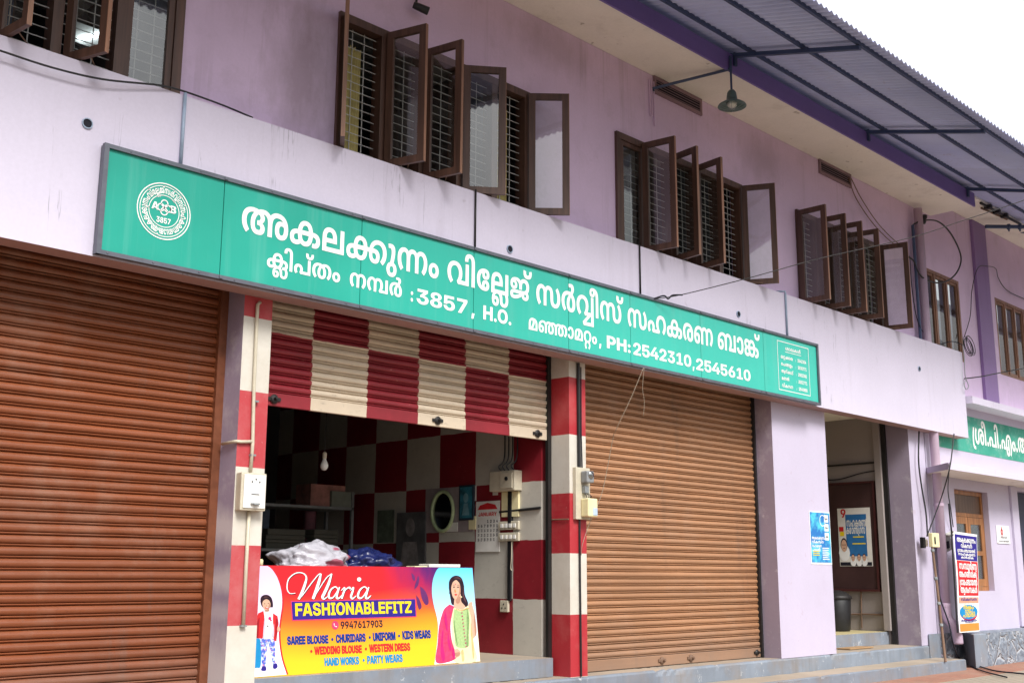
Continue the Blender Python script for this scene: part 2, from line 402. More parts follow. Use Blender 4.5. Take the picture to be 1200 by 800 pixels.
def glass():
    t = NT('window_glass')
    tr = t.n('ShaderNodeBsdfTransparent'); tr.inputs[0].default_value = (.86, .90, .89, 1)
    gl = t.n('ShaderNodeBsdfGlossy'); gl.inputs['Roughness'].default_value = .03
    lw = t.n('ShaderNodeLayerWeight'); lw.inputs[0].default_value = .25
    df = t.n('ShaderNodeBsdfDiffuse'); df.inputs[0].default_value = (.45, .45, .43, 1)
    m1 = t.n('ShaderNodeMixShader'); m2 = t.n('ShaderNodeMixShader')
    n = t.noise(sc=6, detail=6, rough=.7)
    t.l(t.ramp(n, .45, .8, .02, .16), m1.inputs[0]); t.l(tr.outputs[0], m1.inputs[1]); t.l(df.outputs[0], m1.inputs[2])
    t.l(t.ramp(lw.outputs[0], 0, 1, .16, .9), m2.inputs[0]); t.l(m1.outputs[0], m2.inputs[1]); t.l(gl.outputs[0], m2.inputs[2])
    t.l(m2.outputs[0], t.out.inputs[0]); return t.mat
M['glass'] = glass()

def emit(name, col, s):
    t = NT(name); e = t.n('ShaderNodeEmission'); e.inputs[0].default_value = (*col, 1); e.inputs[1].default_value = s
    t.l(e.outputs[0], t.out.inputs[0]); return t.mat
M['tube'] = emit('lit_tube', (.85, .95, 1.0), 6.0)

def pavers(name, a, b, s=4.5):
    t = NT(name)
    br = t.n('ShaderNodeTexBrick'); br.inputs['Scale'].default_value = s; br.inputs['Mortar Size'].default_value = .018
    br.inputs['Color1'].default_value = (*a, 1); br.inputs['Color2'].default_value = (*b, 1); br.inputs['Mortar'].default_value = (.16, .13, .11, 1)
    t.l(t.tc.outputs['Object'], br.inputs['Vector'])
    n = t.noise(sc=1.5, detail=7, rough=.7); f = t.noise(sc=60, detail=5)
    c = t.mix(t.ramp(n, .45, .75, 0, .6), br.outputs[0], (.36, .29, .22)); c = t.mix(t.ramp(f, .6, .8, 0, .4), c, (.15, .11, .09))
    return t.bsdf(c, .85, bump=t.math('SUBTRACT', f, br.outputs['Fac']), bstr=.3, bdist=.006)
M['paver'] = pavers('red_paving', (.40, .17, .11), (.33, .15, .10))
M['tanpaver'] = pavers('tan_paving', (.36, .31, .24), (.33, .28, .22), 3.2)
M['asphalt'] = paint('old_asphalt', (.055, .055, .056), .9, .2, stain_amt=.3, bstr=.5, grain=90)
M['soil'] = paint('dry_reddish_soil', (.22, .14, .09), .95, .25, stain_amt=.3, bstr=.5, grain=20)

# ================================================================ the setting: ground
GZ = -1.13
def sheet(name, x0, x1, y0, y1, z, mat):
    return MB().poly([(x0,y0,z),(x1,y0,z),(x1,y1,z),(x0,y1,z)]).build(name, mat, kind='structure')
sheet('ground', -500, 500, -500, 500, GZ-.16, M['soil'])
sheet('road', -200, 200, -9.0, 1.0, GZ-.155, M['asphalt'])
MB().box(-30, 40, 1.0, 1.15, GZ-.16, GZ+.012).build('kerb', M['plinth'], bevel=.012, kind='structure')
MB().box(-30, 40, 1.15, 5.62, GZ-.16, GZ).build('pavement', M['tanpaver'], kind='structure')
MB().box(-30, 40, 5.62, 6.75, GZ-.16, GZ+.004).build('paved_strip', M['paver'], kind='structure')

from mathutils import noise as mnoise
# ================================================================ the bank building
bank = thing('bank_building', (7, 6.5, GZ), 'long two-storey lavender building with brown shutters, open upper windows and a sheet-roofed eave', 'building')

def wall_boxes(mb, x0, x1, z0, z1, holes, y0, y1):
    xs = sorted({x0, x1, *[h[0] for h in holes], *[h[1] for h in holes]})
    for a, b in zip(xs, xs[1:]):
        hs_ = sorted([h for h in holes if h[0] <= a+1e-6 and h[1] >= b-1e-6], key=lambda h: h[2]); z = z0
        for h in hs_:
            if h[2] > z+1e-6: mb.box(a, b, y0, y1, z, h[2])
            z = h[3]
        if z < z1-1e-6: mb.box(a, b, y0, y1, z, z1)
    return mb
WZ0, WZ1 = 3.032, 4.18
WIN = [(-.75, 1.33), (1.33, 3.41), (4.68, 6.76), (7.965, 10.12), (11.26, 13.29)]
wall_boxes(MB(), -5, 14.35, 2.9, 4.963, [(a, b, WZ0, WZ1) for a, b in WIN], 6.5, 6.64).build('wall', M['wall'], bank)
# fascia wall hung in front of the first floor slab
MB().box(-5, 15.262, 6.33, 6.497, 1.84, 3.028, faces=[1,0,0,0,0,0]).build('fascia_wall', [M['pale'], M['under']], bank, bevel=0)
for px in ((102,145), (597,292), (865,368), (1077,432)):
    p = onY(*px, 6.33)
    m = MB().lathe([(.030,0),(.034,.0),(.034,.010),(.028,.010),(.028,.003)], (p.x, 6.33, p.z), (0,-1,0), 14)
    m.lathe([(.0,.003),(.028,.003)], (p.x, 6.33, p.z), (0,-1,0), 14, 1)  # black disc stands for the dark inside of the drain hole
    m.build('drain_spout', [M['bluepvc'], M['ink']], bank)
# eave slab, painted band on its edge
MB().box(-5, 14.95, 5.886, 10.2, 4.966, 5.14).build('eave_slab', M['soffit'], bank)
MB().box(-5, 14.955, 5.862, 5.884, 4.955, 5.146).build('eave_band', M['purple'], bank)
M['ventframe'] = paint('dusty_mauve_frame', (.26, .17, .20), .7, .2)
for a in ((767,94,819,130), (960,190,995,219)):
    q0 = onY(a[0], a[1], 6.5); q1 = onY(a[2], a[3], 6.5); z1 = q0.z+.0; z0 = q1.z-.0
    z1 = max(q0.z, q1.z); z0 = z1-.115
    m = MB().box(q0.x, q1.x, 6.488, 6.51, z0, z1, 1)  # black sheet stands for the dark recess behind the louvres
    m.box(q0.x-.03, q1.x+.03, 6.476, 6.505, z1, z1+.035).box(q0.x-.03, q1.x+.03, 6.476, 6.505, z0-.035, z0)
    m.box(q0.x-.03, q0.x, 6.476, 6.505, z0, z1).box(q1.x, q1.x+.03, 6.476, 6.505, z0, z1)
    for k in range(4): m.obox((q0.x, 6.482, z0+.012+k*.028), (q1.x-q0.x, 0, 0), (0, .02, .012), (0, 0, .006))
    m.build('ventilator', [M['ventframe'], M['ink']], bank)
# canopy of corrugated sheet on steel
CS = .279
def cz(y, off=0): return 5.14 - CS*(5.88-y) + off
def corrugated(x0, x1, y0, y1, off):
    p = .088; n = int((x1-x0)/p*6); vs = []; fs = []
    for i in range(n+1):
        x = x0 + (x1-x0)*i/n; w = .014*math.sin(2*math.pi*x/p)
        for y in (y0, y1): vs.append((x, y, cz(y, off)+w))
        for y in (y0, y1): vs.append((x, y, cz(y, off)+w+.0016))
    for i in range(n):
        b = 4*i; c = b+4
        fs += [(b, b+1, c+1, c), (b+2, c+2, c+3, b+3), (b, c, c+2, b+2), (b+1, b+3, c+3, c+1)]
    return MB().add(vs, fs)
cano = corrugated(-5, 27, 4.385, 7.6, .083).build('canopy_sheet', M['sheet'], bank, smooth=True)
for k in range(-3, 8):
    x = 9.105 + 2.8*k
    o = Vector((x-.022, 4.50, cz(4.50, -.008)))
    MB().obox(o, (.044, 0, 0), (0, 3.0, 3.0*CS), (0, 0, .040)).build('rafter', M['bracket'], cano)
    MB().box(x-.02, x+.02, 5.835, 5.860, 5.03, 5.17).build('rafter_bracket', M['bracket'], cano)
for y in (4.52, 5.09, 5.68, 6.6):
    z = cz(y, .034); MB().obox((-5, y-.02, z), (32, 0, 0), (0, .036, .036*CS), (0, 0, .038)).build('purlin', M['bracket'], cano)

# ---- lower storey

def worn_step(name, x0, x1, y0, y1, z0, z1, mats):
    """masonry step with a rounded, chipped nosing"""
    n = int((x1-x0)/.03); prof = [(0, 0, 0), (0, .5, 0), (0, .8, 0), (0, .93, 0), (.012, .985, 0), (.03, 1, 1), (.5, 1, 1), (1, 1, 1)]
    vs = []; fs = []; ms = []
    for i in range(n+1):
        x = x0+(x1-x0)*i/n; c = mnoise.noise(Vector((x*2.1, z1*9, 4)))*.5+.5*mnoise.noise(Vector((x*11, z1*5, 1)))
        chip = max(0, c-.22)*.10
        for k, (u, v, m_) in enumerate(prof):
            yy = y0+(u*(y1-y0) if k > 5 else u)+(chip if 2 < k < 6 else 0)+.003*mnoise.noise(Vector((x*6, v*4, 2)))
            zz = z0+(z1-z0)*v-(chip*.8 if 3 < k < 6 else 0)+(.003*mnoise.noise(Vector((x*5, u*9, 7))) if v == 1 else 0)
            vs.append((x, yy, zz))
    q = len(prof); mb = MB()
    for mi in (0, 1):
        fs = [(i*q+k, (i+1)*q+k, (i+1)*q+k+1, i*q+k+1) for i in range(n) for k in range(q-1) if (1 if k >= 5 else 0) == mi]
        if mi == 0: fs += [tuple(range(q-1, -1, -1))+(len(vs),), tuple(range(n*q, n*q+q))+(len(vs)+1,)]
        mb.add(vs+[(x0, y1, z0), (x1, y1, z0)], fs, mi)
    return mb.build(name, mats, bank)
worn_step('plinth', -3, 14.28, 6.49, 7.2, GZ, -.845, [M['plinth'], M['tread']])
worn_step('step', 8.6, 14.12, 6.10, 6.488, GZ, -1.0, [M['plinth'], M['tread']])
# pillars: [bottom, top, front, right, back, left]
MB().box(4.0, 4.222, 6.5, 6.71, -.845, 2.04, faces=[0,0,0,0,0,1]).build('pillar', [M['stripeA'], M['jambA']], bank)
MB().box(7.287, 7.504, 6.5, 6.71, -.845, 2.04, faces=[0,0,0,0,0,0]).build('pillar', [M['stripeB']], bank)
MB().box(10.565, 11.70, 6.5, 6.72, -.845, 2.04, faces=[0,0,0,0,0,1]).build('pillar', [M['pillar'], M['jamb']], bank)
MB().box(13.8, 14.25, 6.5, 6.80, -.845, 2.04, faces=[0,0,0,0,0,1]).build('pillar', [M['pillar'], M['jamb']], bank)
MB().box(.5, 1.0, 6.5, 6.72, -.845, 2.04).build('pillar', [M['pillar']], bank)
MB().box(-3, .5, 6.5, 6.62, -.845, 2.04).build('lower_wall', M['pillar'], bank)
MB().box(-3, 14.28, 6.5, 6.9, 2.04, 2.898).build('lintel', M['under'], bank)

def shutter(x0, x1, z0, z1, mat, barmat, pitch=.068):
    ys = 6.742; p = pitch
    # a small rolled bead under each broad convex lath
    prof = [(0,.008),(.03,-.001),(.08,-.0075),(.13,-.0085),(.18,-.005),(.205,.002),(.22,.007),(.235,.001),(.29,-.008),(.38,-.0125),(.50,-.0150),(.62,-.0150),(.74,-.0125),(.85,-.007),(.93,.000),(.975,.008)]
    n = int((z1-z0-.096)/p)+1; rows = []
    for k in range(n):
        j = random.uniform(-.0022, .0022)
        for t, y in prof: rows.append((ys+y+j, z0+.096+(k+t)*p))
    rows.append((ys+.010, z0+.096+n*p)); vs = []; fs = []
    nx = 24
    for y, z in rows:
        for i in range(nx+1):
            vs.append((x0+(x1-x0)*i/nx, y+.0022*math.sin(i*1.7+z*2.3)+.004*mnoise.noise(Vector((x0+i*.9, z*3.1, 1.7))), z+.0022*mnoise.noise(Vector((i*.55, z*40, x0)))))
    for i in range(len(rows)-1):
        for k in range(nx):
            b = i*(nx+1)+k; fs.append((b, b+1, b+nx+2, b+nx+1))
    o = MB().add(vs, fs).build('roller_shutter', mat, bank)
    MB().box(x0, x1, ys-.016, ys+.012, z0, z0+.094).build('bottom_bar', barmat, o, bevel=.004)
    return o
A = shutter(1.0, 3.94, -.835, 2.04, M['shutA'], M['shutA'])
S = shutter(4.235, 7.246, 1.150, 2.04, M['shutcheck'], M['shutcheck'], .066)
B = shutter(7.51, 10.53, -.838, 2.04, M['shutB'], M['shutB'], .064)
def lock(parent, x, z, s=1.0, mat='blackrail'):
    m = MB().lathe([(0,.0),(.03*s,0),(.034*s,.012),(.026*s,.02),(.012*s,.024),(.01*s,.05),(0,.052)], (x, 6.727, z), (0,-1,0), 12)
    m.box(x-.055*s, x+.055*s, 6.715, 6.727, z-.012, z+.012)
    m.build('shutter_lock', M[mat], parent)
for px in ((321,470),(513,492),(630,508)):
    p = onY(*px, 6.72); lock(S, p.x, 1.198, 1.0)
for px in ((776,779),(810,776)):
    p = onY(*px, 6.72); lock(B, p.x, -.79, 1.0, 'rust')
lock(B, onY(887,764,6.72).x, -.79, .9, 'blackrail')
MB().box(3.94, 4.0, 6.70, 6.79, -.842, 2.04).build('shutter_rail', M['rail'], bank)
MB().box(.999, 1.05, 6.72, 6.79, -.842, 2.04).build('shutter_rail', M['rail'], bank)
MB().box(7.2465, 7.286, 6.712, 6.745, -.842, 2.04).build('shutter_rail', M['blackrail'], bank)
MB().box(4.2, 4.235, 6.712, 6.79, -.69, 2.04).build('shutter_rail', M['blackrail'], bank)
MB().box(10.532, 10.564, 6.705, 6.79, -.842, 2.04).build('shutter_rail', M['blackrail'], bank)
MB().box(7.504, 7.51, 6.712, 6.79, -.842, 2.04).build('shutter_rail', M['rail'], bank)
# ---- the shop behind the raised shutter
MB().box(4.224, 7.245, 6.66, 10.9, -.842, -.69, faces=[0,1,0,0,0,0]).build('shop_floor', [M['plinth'], M['tread']], bank)
MB().box(7.25, 7.42, 6.795, 10.9, -.842, 2.04).build('shop_side_wall', M['shopcheck'], bank)
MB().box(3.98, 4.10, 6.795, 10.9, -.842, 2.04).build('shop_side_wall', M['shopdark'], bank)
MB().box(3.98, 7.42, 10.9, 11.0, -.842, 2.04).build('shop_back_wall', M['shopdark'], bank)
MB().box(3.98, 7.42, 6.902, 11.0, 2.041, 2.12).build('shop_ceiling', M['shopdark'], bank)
# ---- entrance hall
MB().box(13.8, 14.28, 6.90, 9.6, -.845, 2.04, faces=[0,0,0,0,0,0]).build('hall_wall', M['hall'], bank)
MB().box(11.0, 13.79, 9.5, 9.6, -.845, 2.04).build('hall_wall', M['hall'], bank)
MB().box(10.9, 11.0, 6.8, 9.6, -.845, 2.04).build('hall_wall', M['hall'], bank)
MB().box(10.9, 14.28, 6.905, 9.6, 2.041, 2.12).build('hall_ceiling', M['soffit'], bank)
fl = MB().box(11.0, 13.797, 6.92, 9.5, -.843, -.69, faces=[0,1,0,0,0,0]).build('landing', [M['plinth'], M['yellowfloor']], bank)
MB().box(13.765, 13.799, 6.802, 6.862, -.84, 2.04).build('shutter_rail', M['blackrail'], bank)
MB().box(13.735, 13.799, 6.864, 6.955, -.68, 2.04).build('door_post', M['hall'], bank, bevel=.006)
# ---- upper room behind the windows
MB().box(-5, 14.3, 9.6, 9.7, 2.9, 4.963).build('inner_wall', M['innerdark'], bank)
MB().box(.7, 3.2, 9.0, 9.05, 2.9, 4.963).build('inner_wall', plain('blue_reflection_paint', (.015, .12, .30), .8), bank)  # added panel: bluish reflection in the window put into its colour
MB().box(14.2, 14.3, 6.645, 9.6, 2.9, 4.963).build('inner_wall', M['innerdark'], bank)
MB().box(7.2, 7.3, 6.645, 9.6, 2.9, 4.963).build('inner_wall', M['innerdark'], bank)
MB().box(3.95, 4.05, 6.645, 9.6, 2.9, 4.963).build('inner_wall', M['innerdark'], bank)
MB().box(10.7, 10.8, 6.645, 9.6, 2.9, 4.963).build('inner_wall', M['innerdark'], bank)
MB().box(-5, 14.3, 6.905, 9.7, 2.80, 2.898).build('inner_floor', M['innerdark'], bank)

# ---- windows
def casement(win, xh, deg, hand, w, z0, z1, wm='wood', yh=6.462, em='woodedge'):
    """hand +1 hinged on its left, -1 on its right; deg measured from shut"""
    a = R(deg); d = Vector((math.cos(a)*hand, -math.sin(a), 0)); nrm = Vector((0, 0, 1)).cross(d)
    if nrm.y > 0: nrm = -nrm
    if hand*math.cos(a) < 0 and deg > 90: pass
    o = Vector((xh, yh, z0)); st = .058; th = .030; h = z1-z0
    m = MB(); Z = Vector((0, 0, 1)); tv = nrm*th
    m.obox(o, d*st, tv, Z*h).obox(o+d*(w-st), d*st, tv, Z*h)
    m.obox(o+d*st, d*(w-2*st), tv, Z*st).obox(o+d*st+Z*(h-st), d*(w-2*st), tv, Z*st)
    # lighter worn closing edge
    m.obox(o+d*w, d*.004, tv, Z*h, 1)
    m.build('casement', [M[wm], M[em]], win)
    if 60 < deg < 120:                                        # stay rod between sill and sash
        MB().tube([(xh+hand*.22, yh+.03, z0+.012), tuple(o+d*(w*.62)+Z*.010+tv*.4)], .004, 5).build('stay', M['rust'], win)
    g = MB(); q = o+d*st+Z*st+tv*.5
    g.poly([q, q+d*(w-2*st), q+d*(w-2*st)+Z*(h-2*st), q+Z*(h-2*st)]); g.build('pane', M['glass'], win)

def window(parent, x0, x1, z0, z1, n, casements, wm='wood', closed=(), curt=(), ycurt=(), grille=True, y=6.5):
    fr = .066 if grille else .046; m = MB(); yf, yb = y-.028, y+.085
    bw = (x1-x0-fr)/n
    for k in range(n+1):
        xa = x0+k*bw; m.box(xa, xa+fr, yf, yb, z0, z1-fr)
    m.box(x0, x1, yf-.002, yb, z1-fr, z1)
    m.box(x0, x1, yf-.004, yb, z0-.028, z0-.001)
    w = m.build('window', M[wm], parent)
    for k in range(n):
        a, b = x0+k*bw+fr, x0+(k+1)*bw
        if grille:
            g = MB(); zz = z0+.06; nh = 16
            for i in range(nh):
                z = z0+.03+i*(z1-fr-z0-.05)/(nh-1); g.tube([(a, y+.045, z), (b, y+.045, z)], .0036, 5, cap=False)
            
            for u in (.33, .67): g.tube([(a+(b-a)*u, y+.052, z0), (a+(b-a)*u, y+.052, z1-fr)], .004, 5, cap=False)
            g.build('grille', M['grille'], w)
        if k in closed:
            c = MB(); st = .045 if grille else .034; ya, yc = y-.016, y+.02
            c.box(a+.003, a+st, ya, yc, z0+.004, z1-fr-.004).box(b-st, b-.003, ya, yc, z0+.004, z1-fr-.004)
            c.box(a+st, b-st, ya, yc, z0+.004, z0+st+.01).box(a+st, b-st, ya, yc, z1-fr-st, z1-fr-.004)
            c.build('casement', M[wm], w)
            MB().poly([(a+st, y, z0+st), (b-st, y, z0+st), (b-st, y, z1-fr-st), (a+st, y, z1-fr-st)]).build('pane', M['glass'], w)
        if k in curt or k in ycurt:
            top = z0+(.56 if k in curt else .95); nn = 26; vs = []; fs = []
            for i in range(nn+1):
                x = a+.004+(b-a-.008)*i/nn*(1 if k in curt else .62); yy = y+.075+.012*math.sin(i*1.9)
                vs += [(x, yy, z0-.02), (x, yy, top+.012*math.sin(i*2.4)+.02*math.sin(i*.5))]
            for i in range(nn): fs.append((2*i, 2*i+2, 2*i+3, 2*i+1))
            MB().add(vs, fs).build('curtain', M['curtain' if k in curt else 'ycurtain'], w, smooth=True)
    for xh, deg, hand in casements:
        casement(w, xh, deg, hand, .352, z0+.006, z1-.026, wm, y-.036)
    return w
window(bank, *WIN[0], WZ0, WZ1, 5, [])
window(bank, *WIN[1], WZ0, WZ1, 5, [(2.245, 84, 1), (2.64, 72, 1)], closed=(4,))
window(bank, *WIN[2], WZ0, WZ1, 5, [(4.715, 126, 1), (5.15, 72, 1), (5.55, 77, 1), (5.95, 38, 1), (6.735, 136, -1)], ycurt=(0, 4))
window(bank, *WIN[3], WZ0, WZ1, 5, [(8.365, 80, 1), (8.80, 97, 1), (9.22, 97, 1), (10.095, 118, -1)], closed=(0,))
window(bank, *WIN[4], WZ0, WZ1, 5, [(11.27, 88, 1), (11.70, 83, 1), (12.09, 82, 1), (12.49, 78, 1), (13.26, 104, -1)])

# ================================================================ the annex
annex = thing('annex_building', (18, 6.5, GZ), 'lavender wing beyond the downpipe with a painted green name band and rubble plinth', 'building')
wall_boxes(MB(), 14.353, 27, 2.43, 5.218, [(14.53, 15.74, 3.0, 4.16), (17.03, 18.9, 3.0, 4.16)], 6.502, 6.64).build('wall', M['wall'], annex)
wall_boxes(MB(), 14.283, 27, GZ, 2.427, [(15.07, 16.17, -.20, 1.157), (17.24, 18.4, -.73, 1.24)], 6.502, 6.66).build('wall', M['pillar'], annex)
MB().box(15.0, 27, 6.02, 7.5, 5.222, 5.262).build('roof_slab', M['soffit'], annex)
MB().box(16.30, 16.77, 6.455, 6.50, 2.435, 5.218).build('pilaster', M['pilaster'], annex)
MB().box(16.955, 17.19, 6.47, 6.50, -.70, 1.30).build('pilaster', M['pillar'], annex)
lg = MB(); lg.slab([(15.27, 6.24, 2.315), (15.27, 6.24, 2.41), (15.27, 6.50, 2.43), (15.27, 6.50, 2.315)], (11.7, 0, 0)); lg.build('ledge', M['pale'], annex)
sh = MB(); pts = [(14.27, 6.50), (13.95, 6.06), (27, 6.06), (27, 6.50)]
sh.slab([(x, y, 1.325 if y < 6.3 else 1.30) for x, y in pts], (0, 0, .062)); sh.build('sunshade', M['soffit'], annex)
MB().slab([(13.945, 6.055, 1.31), (27, 6.055, 1.31), (27, 6.055, 1.395), (13.945, 6.055, 1.395)], (0, -.006, 0)).build('sunshade_edge', M['pale'], annex)
MB().slab([(14.266, 6.503, 1.30), (13.946, 6.063, 1.31), (13.946, 6.063, 1.395), (14.266, 6.503, 1.375)], (-.006, .004, 0)).build('sunshade_end', M['jamb'], annex)
MB().box(14.62, 27, 6.497, 6.501, 1.69, 2.20).build('name_band', M['oldgreen'], annex)
window(annex, 14.53, 15.74, 3.0, 4.16, 3, [], wm='woodedge', closed=(0, 1, 2), grille=False, y=6.53)
window(annex, 17.03, 18.9, 3.0, 4.16, 5, [], wm='woodedge', closed=(0, 1, 2, 3, 4), grille=False, y=6.53)
MB().box(14.36, 27, 9.0, 9.1, 2.9, 5.2).build('inner_wall', M['innerdark'], annex)
# lower window: deep reveal, frame, panelled head, two casements
m = MB(); m.box(15.072, 15.13, 6.58, 6.64, -.198, 1.155).box(16.11, 16.168, 6.58, 6.64, -.198, 1.155).box(15.13, 16.11, 6.58, 6.64, 1.10, 1.155).box(15.13, 16.11, 6.58, 6.64, .80, .85).box(15.13, 16.11, 6.58, 6.64, -.198, -.145)
lw = m.build('window', M['woodred'], annex)
MB().box(15.13, 16.11, 6.60, 6.62, .85, 1.10).build('head_panel', M['woodcounter'], lw)
for a in (15.135, 15.625):
    c = MB(); b = a+.48; y0, y1 = 6.575, 6.605
    c.box(a, a+.07, y0, y1, -.14, .795).box(b-.07, b, y0, y1, -.14, .795).box(a+.07, b-.07, y0, y1, -.14, -.04).box(a+.07, b-.07, y0, y1, .70, .795).box(a+.07, b-.07, y0, y1, .28, .34)
    c.build('casement', M['woodred'], lw)
    MB().box(a+.07, b-.07, 6.588, 6.592, -.04, .70).build('pane', M['glass'], lw)
MB().box(15.0, 16.3, 7.2, 7.25, -.5, 1.5).build('inner_wall', M['innerdark'], annex)
MB().box(17.24, 18.4, 6.60, 6.64, -.73, 1.24).build('doorway_panel', plain('slate_dark_doorway', (.03, .035, .07), .6), annex)  # panel across the open doorway, its darkness put into the colour
# plinth: painted end block, rubble beyond
MB().slab([(14.45, 6.12, GZ), (14.829, 6.12, GZ), (14.829, 6.391, GZ)], (0, 0, -.715-GZ)).build('plinth', M['plinth'], annex, bevel=.012)
def rubble_face(x0, x1, z0, z1, y, nx, nz):
    vs = []; fs = []
    for i in range(nx+1):
        for k in range(nz+1):
            x = x0+(x1-x0)*i/nx; z = z0+(z1-z0)*k/nz
            d = mnoise.voronoi(Vector((x*6.5, z*6.5, 3)))[0]; e = min(.25, d[1]-d[0])
            vs.append((x, y-.02*mnoise.noise(Vector((x*4.5, z*4.5, 0)))-.012*mnoise.noise(Vector((x*18, z*18, 0))), z))
    for i in range(nx):
        for k in range(nz):
            b = i*(nz+1)+k; fs.append((b, b+nz+1, b+nz+2, b+1))
    return vs, fs
m = MB(); m.slab([(14.831, 6.16, GZ), (27, 6.16, GZ), (27, 6.50, GZ), (14.98, 6.50, GZ), (14.831, 6.393, GZ)], (0, 0, -.72-GZ)); m.add(*rubble_face(14.832, 20, GZ, -.718, 6.157, 420, 36)); m.build('rubble_plinth', M['rubble'], annex, smooth=False)
m = MB(); m.add(*rubble_face(14.285, 14.98, GZ, -.715, 6.49, 60, 36)); m.build('rubble_plinth', M['rubble'], annex)
MB().box(13.97, 14.282, 6.478, 6.488, GZ+.005, -.712).build('plinth', M['plinth'], annex)

